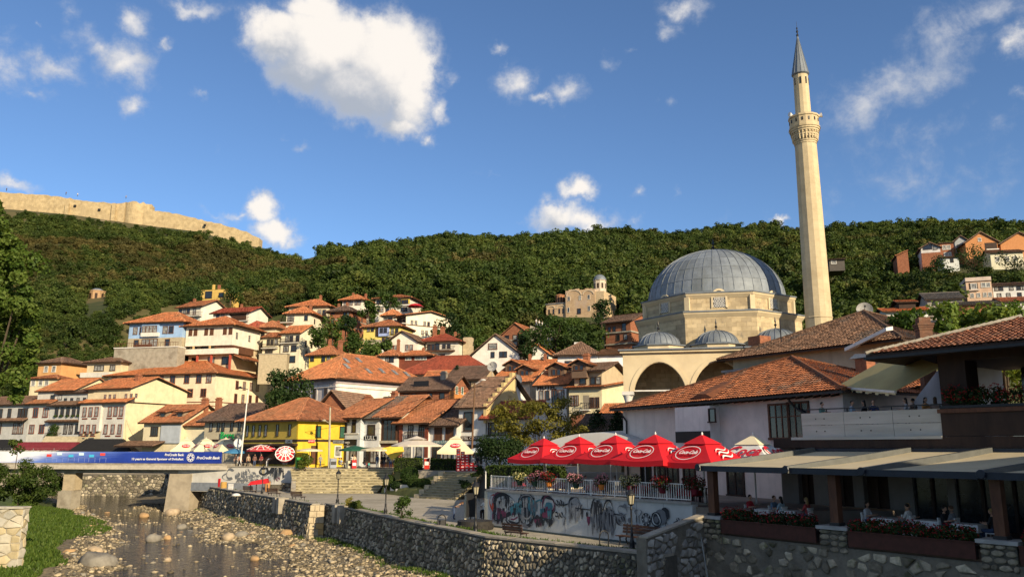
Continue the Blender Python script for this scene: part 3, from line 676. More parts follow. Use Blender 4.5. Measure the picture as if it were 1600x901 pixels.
def rubble_wall(name, label, p, q, z0, z1, batter=.0, cw=.5, ch=.45, single=0, thick=.9, m=rubble_m, sm=rub_stone, group=None, seed=1, cope=None, near=1, cat='wall', dz1=0., skip=0.):
    """wall face from p to q; its front is on the right-hand side when walking from p to q"""
    p = Vector((*p, 0)); q = Vector((*q, 0)); L = (q-p).length; H = z1-z0; a = math.atan2(q.y-p.y, q.x-p.x)
    root = empty(name, (p.x, p.y, z0), a, label, cat, group); rr = np.random.default_rng(seed)
    B = batter*H; b = MB()
    b.hexa([(0,-B,0),(L,-B,0),(L,thick,0),(0,thick,0),(0,0,H),(L,0,H+dz1),(L,thick,H+dz1),(0,thick,H)]); b.build('wall_core', m, root)
    polys = vor(L, H-.05, cw, ch, rr, skip); f = lambda x, y, z: (x, y-B*(1-z/H), z*(1+dz1/H*x/L))
    ar = lambda p: (max(q[0] for q in p)-min(q[0] for q in p))*(max(q[1] for q in p)-min(q[1] for q in p))
    polys.sort(key=lambda p: -ar(p)*(1+3*(p[0][0]/L if near else 0)))
    for p in polys[:single]:
        v, fc, (cx, cz) = stone_geo(p, rr); o_ = f(cx, 0, cz); me = tmesh('stone', [tuple(Vector(f(*q))-Vector(o_)) for q in v], fc, [rr.random()**1.7]*len(fc), sm); obj('stone', me, root, o_)
    if polys[single:]: obj('stone_facing', stones_mesh('stone_facing', polys[single:], rr, sm, fn=f), root, kind='stuff')
    if cope:
        n = max(1, int(L/cope)); 
        for i in range(n):
            x0 = L*i/n+.008; x1 = L*(i+1)/n-.008; h = .09+rr.random()*.03; y0 = -.07-rr.random()*.03
            MB().hexa([(x0,y0,H+dz1*x0/L+.004),(x1,y0,H+dz1*x1/L+.004),(x1,thick*.72,H+dz1*x1/L+.004),(x0,thick*.72,H+dz1*x0/L+.004),(x0,y0,H+dz1*x0/L+h),(x1,y0,H+dz1*x1/L+h),(x1,thick*.72,H+dz1*x1/L+h),(x0,thick*.72,H+dz1*x0/L+h)]).build('coping_stone', conc, root)
    return root
GQ = 'river quay walls'
rubble_wall('quay_wall', 'long battered rubble quay wall between the bridge and the gap in the quay', (-47,120), (-18.6,77.2), -3.6, .22, .16, .34, .42, 0, 1., group=GQ, seed=2, cope=2.2)
rubble_wall('quay_wall', 'dark rubble quay wall between the gap and the small drain slot', (-17.7,78.6), (-6.8,58.7), -3.6, .2, .1, .27, .36, 100, 1., group=GQ, seed=3, cope=2.0)
rubble_wall('quay_wall', 'rubble quay wall below the bench and the painted wall', (-6.8,58.7), (-1.5,49.7), -3.6, .2, .1, .27, .35, 150, 1., group=GQ, seed=4, cope=1.8)
rubble_wall('quay_wall', 'mossy concrete patched rubble quay wall before the bicycle racks', (-1.5,49.7), (7.6,41.2), -3.6, .2, .1, .27, .34, 150, 1., group=GQ, seed=5, cope=1.6)
rubble_wall('river_wall', 'sunlit rubble river wall seen under the bridge', (-96,149), (-61.6,146.6), -3.6, .75, .05, .7, .55, 0, 1., group=GQ, seed=6)
rubble_wall('quay_wall', 'rubble quay wall passing under the bridge deck', (-61.8,146.6), (-47.2,120.4), -3.6, .1, .1, .7, .6, 0, 1., group=GQ, seed=7)
def end_pier(label, p, ang, w, d, z0, z1, rows, seed):
    root = empty('quay_wall_end', (p[0], p[1], z0), ang, label, 'wall', GQ); rr = np.random.default_rng(seed); H = z1-z0
    MB().hexa([(0.02,.04,0),(w,.04,0),(w,d,0),(0.02,d,0),(0.42,.04,H),(w-.05,.04,H),(w-.05,d,H),(0.42,d,H)]).build('wall_core', conc, root)
    ms = [mat('pale_quoin', (.5,.41,.27), (.36,.29,.19), 2., .9, .5, 10.), mat('ochre_quoin', (.5,.33,.13), (.36,.24,.1), 2., .9, .5, 10.)]
    for i in range(rows):
        zz = H*i/rows; k = H/rows; x0 = .4*zz/H; n = 2 if i % 2 else 3; xs = [x0+(w-x0)*j/n for j in range(n+1)]
        for j in range(n):
            g_ = .02; MB().hexa([(xs[j]+g_,-.06-rr.random()*.04,zz+g_),(xs[j+1]-g_,-.06-rr.random()*.04,zz+g_),(xs[j+1]-g_,.06,zz+g_),(xs[j]+g_,.06,zz+g_),(xs[j]+g_,-.05,zz+k-g_),(xs[j+1]-g_,-.05,zz+k-g_),(xs[j+1]-g_,.06,zz+k-g_),(xs[j]+g_,.06,zz+k-g_)]).build('stone', ms[1 if rr.random() < .35 else 0], root)
end_pier('bright ashlar end of the quay wall facing the sun at the gap', (-19.15,77.05), R(14), 1.65, 1.2, -3.6, .2, 7, 4)
# concrete drain blocks on the quay
for (x, y, lb, w) in ((-24.2,85.4,'pair of concrete blocks jutting from the long quay wall',1.),(-15.7,74.6,'concrete blocks at the top of the dark quay wall by the gap',.9)):
    r = empty('drain_block', (x, y, -1.1), R(-57), lb, 'concrete block', 'concrete drain blocks')
    for k in (0, 1.25): MB().box(k, -.55, 0, k+.75*w, .5, 1.55).build('block', conc, r)
    MB().box(.75*w, -.2, .2, 1.25, .5, 1.2).build('recess', metal_dark, r)
# ---------------------------------------------------------------- houses (front corner columns, distance, base row, eave row measured; then real metres)
GA = 'old houses along the far river bank'; GS = 'low shop houses round the square'; GH = 'houses stepping up the hillside'; GR = 'houses high on the far slope'; GT = 'houses of the old town behind the square'
def simple(label, a, b, yb, ye, dep, wall, kind, rc, h, wins=(), ov=.6, tile=.36, group=GH, down=9, rp=.5, gable=True, chim=(), cat='house'):
    s = House(label, a, b, yb, cat=cat, group=group); s.dep = dep; zt = s.z(ye); wm_ = plaster(wall) if isinstance(wall, tuple) else wall
    s.zt = zt; s.wm = wm_
    s.vol(wm_, 0, s.W, 0, dep, -down, zt)
    s.roof(kind, rc, 0, s.W, 0, dep, zt, h, ov, tile, wm_ if gable and kind != 'hip' else None, rp)
    for w in wins: s.win(*w)
    for c in chim: s.chimney(c[0]*s.W, c[1]*dep, zt+h*c[2], *(c[3:] or (.55, .9)))
    return s
# --- row A along the far bank
s = simple('tall cream gabled house with orange roof and red framed windows', (122,160.5), (190,156), 705, 629, 15.5, CREAM, 'gx', ORANGE, .02, (), .3, None, GA, 4, gable=False)
zt = s.zt; s.vol(plaster(CREAM), 0.02, s.W-.02, .9, 15.4, zt-.01, zt+2.6, 'attic_wall')
gb = MB(); gb.hexa([(s.W-.3,.9,zt+2.55),(s.W,.9,zt+2.55),(s.W,15.4,zt+2.55),(s.W-.3,15.4,zt+2.55),(s.W-.3,6.6,zt+4.75),(s.W,6.6,zt+4.75),(s.W,6.7,zt+4.75),(s.W-.3,6.7,zt+4.75)]); gb.build('gable_wall', plaster(CREAM), s.root)
s.roof('gx', ORANGE, 0, s.W, .9, 15.4, zt+2.6, 2.6, .55, .36, None, .42)
s.roof('shed', ORANGE, -.3, s.W+.5, -.6, .9, zt-.2, .9, .35, .36, caps=False)
fw = OFFW
s.vol(plaster(fw), -.02, s.W*.49, -.55, -.004, zt-5.6, zt-.25, 'oriel_wall'); s.vol(plaster(fw), s.W*.49, s.W+.01, -.06, -.003, zt-8, zt-.25, 'front_render')
for (u0, y0, y1, yo) in ((.12,637,650,-.55),(.26,637,650,-.55),(.40,637,650,-.55),(.10,664,677,-.55),(.24,664,677,-.55),(.38,664,677,-.55),(.66,637,650,-.06),(.79,637,650,-.06),(.92,637,650,-.06),(.60,664,677,-.06),(.76,664,677,-.06),(.92,664,677,-.06)):
    s.win('f', [u0], y0, y1, 6.2, 'rc', y0=yo)
for k, (u, yo) in enumerate(((.14,-.55),(.36,-.55),(.66,-.06),(.9,-.06))):
    for yy in (655, 682): MB().box(s.W*u-.7, yo-.1, s.z(yy), s.W*u+.7, yo-.004, s.z(yy-2)).build('sill_strip', wood_red, s.root)
s.win('f', [.42,.53,.64,.9,1.02,1.13], 617, 623, 3.6, 'rc', y0=.9)
s.chimney(s.W*.75, 5, zt+4.2, .9, 1.2)
s = simple('grey white house with a long row of dark windows and a dark attic roof', (71,163.5), (121,160.7), 705, 632, 13, GREY, 'gx', DBROWN, .02, (), .3, None, GA, 4, gable=False)
zt = s.zt; s.vol(plaster(GREY), .02, s.W+1, 1.2, 12, zt-.01, zt+2.3, 'attic_wall'); s.roof('gx', DBROWN, .2, s.W+2.6, 1.2, 12, zt+2.3, 2.2, .5, .36, plaster(OFFW))
s.roof('shed', BROWN, 0, s.W, -.5, 1.2, zt-.25, 1, .3, .36, caps=False); s.roof('shed', BROWN, 0, s.W, -.5, .4, s.z(659), .6, .3, .36, caps=False)
s.win('f', [.22,.4,.58,.76,.92], 637, 650, 5.5, 'dm'); s.win('f', [.56,.73,.92], 663, 677, 6, 'dm'); s.win('f', [.3,.5,.7,.9,1.08], 622, 628, 4.4, 'd', y0=1.2)
s.balcony(.3, s.W*.44, s.z(684), .9, None, wood_dark, 0, 1.)
ivy = leafmat('ivy_leaves', (.02, .045, .01), (.045, .08, .018), (.08, .11, .03), .25)
V, F, T = leaf_arrays([((s.W*.25,-.7,s.z(676)),(1.4,.45,1.),1),((s.W*.28,-.6,s.z(668)),(1.3,.4,.8),1),((s.W*.2,-.8,s.z(681)),(1.1,.4,.6),1)], 900, .28, 5); obj('ivy', npmesh('ivy', V, F, ivy, T), s.root)
V, F, T = leaf_arrays([((s.W*u,-.25,s.z(650)),(.45,.25,.25),1) for u in (.22,.4,.58,.76,.92)], 350, .22, 6); obj('window_flowers', npmesh('window_flowers', V, F, ivy, T), s.root)
s = simple('pale house with red framed paired windows and two stepped orange roofs', (38,166), (70.5,163.8), 705, 630, 13, OFFW, 'gx', TERRA, .02, (), .3, None, GA, 4, gable=False)
zt = s.zt; s.vol(plaster(OFFW), .6, s.W+.4, 1.1, 12, zt-.01, zt+2.4, 'attic_wall'); s.roof('gx', ORANGE, .6, s.W+5, 1.1, 12, zt+2.4, 2.9, .5, .36, plaster(CREAM)); s.roof('shed', TERRA, -.2, s.W+.5, -.5, 1.1, zt-.2, 1, .3, .36, caps=False)
s.win('f', [.34,.82], 638, 651, 9, 'rm'); s.win('f', [.24,.72], 664, 676, 9, 'rm'); s.win('f', [.85,1.2], 618, 624, 7, 'dm', y0=1.1)
s = simple('grey white corner house with a pent roof half hidden by the plane tree', (-48,172), (37.5,166.2), 705, 634, 12, GREY, 'gx', BROWN, 2.2, (), .6, .36, GA, 4)
s.roof('shed', BROWN, s.W*.2, s.W-.1, -1, -.05, s.z(659), .7, .3, .36, caps=False); s.win('f', [.84,.9,.96], 640, 652, 5, 'dm'); s.win('f', [.80,.9,.1,.3,.5], 662, 677, 8, 'bm'); s.win('f', [.1,.3,.5,.66], 640, 652, 6, 'dm')
# --- long white hall with orange hipped roof
s = simple('long white building with big orange hipped roof and red framed windows', (160,184), (330,176), 690, 588, 23, (.76,.68,.48), 'hip', ORANGE, 4.2, (), 1., .36, GT, 3)
s.win('f', [.06,.16,.27,.38,.50,.61,.74,.85,.94], 590, 601, 7.5, 'rm'); s.win('f', [.66,.78,.9], 611, 622, 8, 'rm'); s.win('r', [.34,.46,.58,.69], 591, 603, 6, 'rmg'[:2]); s.win('r', [.33,.45,.575,.69], 612, 625, 6, 'rm')
s.band(s.z(631), wood_red, .2, 0, None, 0, .06, 23); s.band(s.z(637), wood_red, .15, 0, None, 0, .05, 23)
s.vol(plaster((.76,.68,.48)), s.W-2, s.W+4, 23.1, 33, -3, s.zt-.4, 'wing_wall'); s.roof('hip', ORANGE, s.W-2, s.W+4, 23.1, 33, s.zt-.4, 3.4, .9, .36)
# --- hillside group, left
s = simple('pale blue house with white base terrace and orange hipped roof', (199,192), (283,189), 546, 506, 11, BLUE, 'hip', ORANGE, 3.4, (), 1.1, .42, GH, 1.2)
zt = s.zt; st = mat('stone_cladding', (.42,.36,.25), (.3,.25,.17), 3., .9, .6, 8.)
s.vol(st, -.03, s.W+.03, -.03, 11.03, -1.2, s.z(529), 'lower_wall'); s.win('f', [.12,.24], 512, 522, 6, 'b'); s.win('f', [.68,.79], 512, 522, 7, 'b'); s.win('r', [.25,.55], 514, 525, 4, 'b')
s.vol(frame_white, s.W*.26, s.W*.58, -.7, -.003, s.z(527), s.z(521), 'bay_wall'); s.win('f', [.31,.37,.44,.51], 511, 520.6, 5.5, 'bc', y0=-.5); s.vol(plaster(BLUE), s.W*.26, s.W*.58, -.5, -.004, s.z(521), s.z(507), 'bay_back')
s.win('f', [.30,.37,.45,.52], 531, 542, 6, 'bc', y0=-.05); s.win('f', [.16,.74], 532, 545, 7, 'b', y0=-.05)
s.vol(conc, -1.2, s.W+1.2, -3, -.04, -9, -.1, 'terrace_wall'); s.vol(frame_white, -1.3, s.W+1.3, -3.2, -.05, -.1, .12, 'terrace_slab')
b = MB(); n = 26
for i in range(n+1): b.beam((-1.2+(s.W+2.4)*i/n,-3.05,.12),(-1.2+(s.W+2.4)*i/n,-3.05,1.1),.06)
b.beam((-1.2,-3.05,1.1),(s.W+1.2,-3.05,1.1),.09); b.build('terrace_railing', wood_brown, s.root)
s.vol(wood_brown, s.W*.28, s.W*.62, -3.3, -3.1, .13, .75, 'flower_trough'); s.chimney(s.W*.2, 7, zt+1.5); s.chimney(s.W*.32, 8, zt+1.8)
s = simple('white three storey house with balconies, red pillars and orange hipped roof', (289,190), (362,187), 541, 511, 12, (.76,.70,.58), 'hip', ORANGE, 3.2, (), 1.2, .42, GH, 0)
zt = s.zt; s.vol(plaster((.62,.5,.33)), .02, s.W-.5, 1.6, 11.9, -9, 0, 'lower_wall'); s.win('f', [.10,.21,.44,.56,.84,.96], 515, 524, 5, 'bs'); s.win('r', [.15,.6], 518, 527, 3.5, 'd')
z2 = s.z(553)
s.balcony(-.9, s.W+.9, z2+.0, 1.8, plaster((.76,.72,.62)), plaster((.76,.72,.62)), 1.6, 1.1, True)
for u in (-.05,.17,.52): s.vol(plaster((.6,.42,.2)), s.W*u, s.W*u+.35, -.1, .25, z2, -.004, 'post')
for u in (-.05,.25,.55,.95): s.vol(plaster((.42,.08,.05)), s.W*u, s.W*u+.4, .2, .6, -9, z2-.19, 'pillar')
for u, w in ((.12,8),(.33,10),(.44,8),(.8,12)):
    f, p = win_mesh(w*s.sc(), 2.2, 'b3' if w > 9 else 'bm'); o = obj('window', f, s.root, (s.W*u,1.6,z2+.1)); obj('pane', p, o)
s.vol(wood_brown, s.W*.62, s.W+.3, .3, 9, z2+.1, -.003, 'timber_wall'); s.roof('shedr', TERRA, s.W+.1, s.W+2.6, 1, 10, z2-1.6, 1.3, .4, .42, caps=False)
s.win('f', [.15,.5,.8], 558.5, 569, 10, 'd', y0=1.6); s.chimney(s.W*.52, 7, zt+2, .8, 1.2, white_paint)
s = simple('white house with a blank gable end and a timber balcony above the blue house', (277,219), (317,217), 507, 482, 10, (.72,.70,.60), 'gx', TERRA, 2.6, (), .8, .45, GH, 8)
s.root.rotation_euler.z -= R(8); s.win('f', [.1,.28,.45], 484, 491, 5, 'd'); s.win('f', [.72], 484, 494, 5, 'd'); s.win('f', [.3,.62], 499, 505, 6, 'b'); s.balcony(-.3, s.W+.6, s.z(496), 1.3, None, wood_brown); s.chimney(s.W*.2, 4, s.zt+1.8)
s = simple('white house with brown red roof, corner loggia and blue glass windows', (332,212), (388,209), 507, 491, 9, (.74,.70,.60), 'gx', REDR, 2.2, (('f',[.14,.27],490,497,5,'b'),), .8, .45, GH, 8, chim=((.5,.5,.9),))
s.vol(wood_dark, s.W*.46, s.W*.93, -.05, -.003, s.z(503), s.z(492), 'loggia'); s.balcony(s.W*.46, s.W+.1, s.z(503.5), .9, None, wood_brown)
s = simple('roofless yellow ruin with empty window openings on the slope', (312,252), (354,250), 480, 453, 7, (.62,.42,.12), 'gx', TERRA, .02, (), 0, None, GH, 9, gable=False, cat='ruin')
for u, y0, y1, w in ((.3,456,466,11),(.78,459,465,8),(.7,472,477,5)): s.win('f', [u], y0, y1, w, 'd')
s.vol(plaster((.62,.42,.12)), s.W*.42, s.W*.5, 0, .4, s.zt+.02, s.zt+1.6, 'wall_stub'); s.vol(brick_m, s.W*.48, s.W*.56, 2, 2.6, s.zt, s.zt+1.9, 'chimney')
s = simple('narrow ochre house squeezed behind the white balconied house', (383,203), (401,202), 548, 514, 9, (.62,.50,.16), 'hip', REDR, 2.2, (('f',[.3,.65],517,526,5,'bm'),('f',[.4,.75],534,542,4,'bm')), .8, .42, GH, 8)
s = simple('cream house with a dark balcony and red tiled roof beside the ochre house', (402,202), (428,201), 560, 513, 9, (.66,.58,.40), 'hip', TERRA, 2.2, (('f',[.25,.6],520,529,5,'dm'),('f',[.3,.7],538,547,5,'dm')), .8, .42, GH, 8, chim=((.6,.5,.6),))
s = simple('low white double house with dark balcony and terracotta roof', (409,196), (434,195), 560, 528, 8, (.74,.66,.46), 'gx', TERRA, 1.8, (('f',[.36,.6,.85],531,539,4.4,'dm'),('f',[.3,.55],547,555,5,'dm')), .5, .42, GH, 8)
s.balcony(.1, s.W-.05, s.z(544), .9)
s = simple('tall white house with bright orange roof and small balcony', (437,195), (467,193.5), 566, 522, 9, (.78,.72,.54), 'gx', ORANGE, 2.6, (('f',[.33,.55,.88],526,534,5,'dm'),('f',[.3,.7],541,549,8,'d3'),('r',[.3,.6],530,539,4,'dm'),('r',[.35],545,553,4,'d'),('f',[.65],557,566,9,'d'),('f',[.3],556,559,7,'d')), .6, .42, GH, 8)
s.balcony(.1, s.W-.1, s.z(536), .8)
s = simple('white house with orange hipped roof standing forward on the upper slope', (446,207), (484,206), 520, 491, 9, (.76,.70,.54), 'hip', ORANGE, 2.5, (('f',[.13,.26],494,502,4.4,'dm'),('f',[.82],494,501,4.6,'d'),('r',[.3],496,503,3,'d'),('f',[.86],511,518,4.5,'d')), .8, .45, GH, 8)
s.balcony(-1.5, s.W*.34, s.z(504), 1.2); s.chimney(s.W*.8, 3, s.zt+1.6, .6, 1)
s = simple('cream house with dark balcony and broad orange roof behind the white house', (450,216), (512,214), 512, 480.5, 10, (.70,.62,.44), 'hip', ORANGE, 2.9, (('f',[.2],484,487,5,'d'),('f',[.78,.9],486,494,5,'dm'),('f',[.8,.9],499,506,4,'d'),('f',[.52],482,487,10,'d3')), .9, .45, GH, 8, chim=((.6,.5,1),(.35,.5,.6),))
s.balcony(s.W*.64, s.W+.1, s.z(497.5), 1.2)
s = simple('unfinished red brick house with dark hipped roof on the upper slope', (514,210), (547,208.5), 512, 488, 10, brick_m, 'hip', DBROWN, 2.2, (('f',[.72,.88],489,498,3.2,'d'),('f',[.12,.18],489,491,3,'d'),('f',[.16,.5],501,506,4,'d'),('f',[.8],501,509,7,'d'),('r',[.35,.65],501,507,3,'d'),('r',[.3,.7],491,497,3,'d')), .9, .45, GH, 8, chim=((.1,.4,.8),(.5,.4,.9)))
for zz in (s.z(500), s.z(512)): s.band(zz, conc, .25, 0, None, 0, .05, 10)
s = simple('white house with orange roof and a row of cream windows above the brick house', (534,226), (565,224.5), 497, 470, 10, (.76,.72,.62), 'hip', ORANGE, 2.2, (('f',[.14,.3,.46,.7,.86],471,477,3.6,'bc'),), 1., .45, GH, 8, chim=((.15,.5,.9),(.8,.5,.7)))
s = simple('wide two storey house with many windows and a yellow bay on the highest row', (586,226), (640,223.5), 491, 467.5, 10, (.70,.66,.56), 'hip', TERRA, 1.9, (('f',[.08,.18],470,475,4.5,'dm'),('f',[.32,.42],468.5,476,5,'b'),('f',[.53,.62,.72],470.5,475.5,4,'bm'),('f',[.1,.2],482,487,4,'b'),('f',[.36],480.5,488,5,'b'),('f',[.8,.88],482,488,5,'d')), .9, .45, GH, 8)
s.vol(plaster(YEL), s.W*.76, s.W+.02, -.35, -.003, s.z(477), s.z(469.5), 'yellow_bay'); s.win('f', [.82,.92], 471, 476.5, 4.5, 'dm', y0=-.35); s.band(s.z(479.5), frame_white, .35, 0, None, 0, .4)
s = simple('long white house with open timber gallery and orange roof on the upper row', (619,205), (644,202), 526, 497, 14, (.76,.70,.56), 'gx', ORANGE, 1.6, (), .8, .45, GH, 8)
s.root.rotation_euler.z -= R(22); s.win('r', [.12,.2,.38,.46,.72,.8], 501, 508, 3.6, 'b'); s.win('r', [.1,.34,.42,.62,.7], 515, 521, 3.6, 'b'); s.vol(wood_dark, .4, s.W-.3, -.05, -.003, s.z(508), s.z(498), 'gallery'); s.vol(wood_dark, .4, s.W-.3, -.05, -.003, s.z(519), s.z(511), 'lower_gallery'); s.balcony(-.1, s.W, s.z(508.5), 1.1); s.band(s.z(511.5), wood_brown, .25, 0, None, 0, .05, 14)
s = simple('small white house with orange roof tucked left of the timber gallery house', (598,208), (617,207), 520, 494, 7, (.70,.66,.56), 'hip', ORANGE, 1.9, (('f',[.25,.6],497,505,6,'d3'),), .7, .45, GH, 8)
s = simple('yellow house with a blue bay and red tiled roof', (567,196), (624,193.5), 544, 512, 8, (.72,.58,.16), 'hip', TERRA, 2.2, (('f',[.14,.25],512.8,518,4,'dm'),('f',[.8,.92],515.5,523,4,'dm'),('f',[.56,.66],529,535,4,'bm')), .7, .42, GH, 8)
s.vol(plaster((.34,.42,.70)), s.W*.44, s.W*.72, -.5, -.003, s.z(526.5), s.z(513), 'blue_bay'); s.win('f', [.52,.63], 514.5, 521, 4.4, 'dm', y0=-.5); s.vol(wood_dark, s.W*.36, s.W*.43, -.3, -.003, s.z(526), s.z(513), 'porch'); s.balcony(s.W*.72, s.W+.1, s.z(527), .9)
s = simple('white gabled house with two pairs of small windows below the yellow house', (604,180), (652,178), 560, 536, 9, (.78,.73,.62), 'gy', BROWN, 2.6, (('f',[.16,.28,.66,.8],540,548,4.6,'rc'),), .5, .42, GH, 8)
s = simple('white house with brown timber storey and two level orange roof', (593,170), (620,169), 574, 557, 8, (.76,.72,.64), 'hip', TERRA, 1.6, (('f',[.45,.7],558,565.5,5.5,'dm'),), .7, .4, GH, 8)
s.vol(wood_red, s.W-.02, s.W+7.4, 1.1, 8, -4, s.zt-.2, 'timber_wall'); s.roof('hip', ORANGE, s.W-1.5, s.W+7.4, 1.0, 8, s.zt, 1.5, .7, .4); s.win('f', [1.45,1.62,2.0,2.16,2.32,2.5], 558.8, 562.5, 4, 'wc', y0=1.1); s.chimney(2.5, 4, s.zt+1.2, .55, 2.6); s.chimney(s.W+4, 5, s.zt+1, .5, .9)
s = simple('big white house with brown red roof and long dark balcony', (654,182), (716,180), 563, 535, 11, (.72,.68,.58), 'hip', REDR, 2.5, (('f',[.12],537,545,6,'d'),('f',[.26,.36],539,548,5,'b'),('f',[.47],538,548,6,'d'),('f',[.64,.76],539,545,4.6,'dm'),('f',[.55,.62],554,561,5,'d3'),('r',[.4],540,547,4,'d')), .9, .42, GH, 8, chim=((.25,.4,.9,.8,1.9),(.45,.4,1.,.9,1.3),(.75,.5,.7),(.85,.5,.5)))
s.balcony(s.W*.2, s.W*.92, s.z(549), 1.3, wood_brown); s.vol(mat('tan_stone',(.5,.4,.26)), s.W+.2, s.W+2.2, 3, 5, -6, s.z(526), 'stair_tower')
s = simple('small yellow house with red brown hipped roof among the trees', (482,170), (523,168.5), 580, 556, 8, YEL, 'hip', TERRA, 2.4, (('f',[.12],556.5,564,5,'dm'),('f',[.55,.75],556.5,565,5,'dm')), .7, .4, GH, 8, chim=((.5,.4,1.1),(.85,.5,.9,.8,1.2)))
s = simple('small white house with a dark gable and two white chimneys', (552,172), (592,171), 585, 566, 8, (.75,.72,.64), 'gy', DBROWN, 2.2, (('f',[.62],564,571,15,'d3'),), .6, .4, GH, 8)
for u in (.12,.9): s.chimney(s.W*u, 3, s.zt+1.2, .6, 1.4, white_paint)
s = simple('peach house with grey brown roof and white shutters at the left slope', (56,190), (92,188), 606, 568, 9, (.62,.34,.14), 'hip', BROWN, 1.7, (('f',[.36,.7],573,581,6.5,'wc'),('f',[.1,.5],594,602,7,'wc'),), .8, .42, GH, 8)
s = simple('white house with brown roof and balcony above the stone terrace', (133,188), (186,186), 604, 567, 9, (.66,.55,.36), 'hip', BROWN, 1.9, (('f',[.36],572,579,16,'d3'),('f',[.76],572,579,8,'dm')), .9, .42, GH, 8)
s.balcony(-.6, s.W*.78, s.z(589), 1.3, plaster(OFFW), plaster(OFFW), 0, .95, True)
s = simple('low cream house with a flat terracotta roof by the plane tree', (44,182), (86,181), 625, 592, 7, (.62,.55,.36), 'hip', TERRA, 1.2, (('f',[.12,.4,.62],594,602,6,'wc'),), .6, .42, GH, 8)
# --- lilac public hall
s = simple('stately hall with shaded lilac pilastered front, sunlit white flank and wide orange hipped roof', (444,141), (523,132), 655, 598, 21, (.56,.50,.48), 'hip', ORANGE, 5.2, (), .9, .33, GT, 2)
lil = plaster((.36,.31,.32)); zt = s.zt
s.vol(plaster((.80,.74,.64)), s.W-.2, s.W+.03, .25, 20.9, -2, zt-.02, 'flank_wall'); s.band(zt-.75, lil, .7, 0, None, 0, .14, 21); s.band(zt-1.35, plaster((.6,.56,.53)), .18, 0, None, 0, .22, 21)  # front greyed and flank whitened: shade and sun put into the plaster
for u in (.02,.19,.48,.96): s.vol(lil, s.W*u, s.W*u+.55, -.16, -.003, -2, zt-.76, 'pilaster')
for u in (.1,.3,.6,.82):
    s.vol(plaster((.62,.58,.54)), s.W*u-.75, s.W*u+.75, -.1, -.004, s.z(629), s.z(605), 'window_surround'); s.win('f', [u], 610, 627, 6, 'd3', y0=-.1)
s.win('r', [.72,.88], 613, 629, 5, 'dm', x0=.03)
polys, _ = roof_geom('hip', -.9, s.W+.9, -.9, 21.9, zt, 5.2)
for v, w in ((.22,.45),(.28,.68),(.42,.76),(.4,.34),(.55,.4),(.68,.38),(.80,.36)):
    y = -.9+22.8*v; x = s.W+.9-(s.W+1.8)/2*w; z = zt+5.2*w+.16; k = math.atan2(5.2, (s.W+1.8)/2)
    o = MB().box(-.8,-.4,0,.8,.4,.1).build('skylight', metal_grey, s.root); o.location = (x, y, z); o.rotation_euler = (0, k, 0); MB().box(-.68,-.3,.1,.68,.3,.13).build('pane', glass_c, o)
s = simple('small house with a brick gable in front of the lilac hall', (496,126), (540,124.5), 660, 641, 12, brick_m, 'gy', BROWN, 3., (), .5, .32, GT, 3); s.chimney(s.W*.9, 8, s.zt+1.6, .9, .8)
# --- square: shops
s = simple('cream and blue house with a brown orange roof and two small dormers', (221,152), (280,149), 708, 661, 12, (.70,.62,.42), 'gx', TERRA, 3.6, (('f',[.30],667.5,680,12,'d3'),('f',[.86],669,682,12,'d3')), .8, .36, GS, 4)
s.vol(plaster((.42,.46,.50)), s.W*.5, s.W+.02, -.3, -.003, s.z(692), s.z(664), 'blue_wall')
for u in (.36,.82):
    d = MB(); zz = s.zt+1.5; d.box(s.W*u-.8, 1.2, zz-.9, s.W*u+.8, 3.4, zz+.5); d.build('dormer', plaster((.3,.22,.15)), s.root); s.roof('shed', TERRA, s.W*u-.9, s.W*u+.9, .9, 3.6, zz+.5, .7, .25, .36, caps=False); MB().box(s.W*u-.45, 1.1, zz-.7, s.W*u+.45, 1.196, zz+.3).build('pane', glass, s.root)
s.chimney(s.W*.98, 6, s.zt+3.2, 1., 1.3); s.chimney(s.W*1.25, 7, s.zt+3.4, .9, 1.2)
s.vol(plaster((.74,.66,.46)), s.W+.03, s.W+5.2, 1, 11, -3, s.zt-.6, 'side_wall'); s.roof('gx', TERRA, s.W-.6, s.W+5.2, 1, 11, s.zt-.6, 2.8, .7, .36, plaster(CREAM)); s.roof('shed', BROWN, -3, s.W*.6, -3.2, -.05, s.z(697), 1., .3, .36, caps=False)
s = simple('dirty cream house with a dark brown roof and narrow dark windows', (316,136), (382,132), 718, 659, 12, (.50,.44,.31), 'gx', DBROWN, 3.2, (('f',[.16,.34,.45,.66,.84,.96],661,673,4.6,'d'),), 1., .33, GS, 3)
sg = text('B\u2022r\u2022s', 1.5, mat('green_neon', (.01,.35,.08), (.01,.3,.07), 2., .4, 0), s.root, (s.W*.6,-.35,s.z(680.5)), (pi/2,0,0), 'sign_lettering', .05, bold=.03)
s.vol(wood_dark, s.W*.1, s.W*.98, -.25, -.003, s.z(688), s.z(686), 'sign_rail')
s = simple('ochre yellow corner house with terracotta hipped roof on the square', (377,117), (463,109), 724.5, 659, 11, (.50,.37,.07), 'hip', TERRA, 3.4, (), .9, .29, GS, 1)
zt = s.zt; s.vol(plaster((.68,.47,.04)), s.W-.3, s.W+.03, -.02, 11, -1, zt-.01, 'side_wall')  # side wall brighter than the front: sunlight put into its colour
s.win('f', [.08,.20,.32,.43,.64,.86], 665, 681, 5, 'd'); s.win('r', [.3,.68], 665, 682, 8.4, 'dg', x0=.03); s.win('r', [.96], 667, 683, 7, 'rm', x0=.03)
s.vol(wood_dark, -.1, s.W+.1, -.7, -.004, s.z(696), s.z(693), 'pent_beam'); s.vol(wood_dark, .2, s.W-.4, -.12, -.004, .1, s.z(697), 'shop_front'); s.band(s.z(690), wood_dark, .3, 0, None, 0, .1, 11)
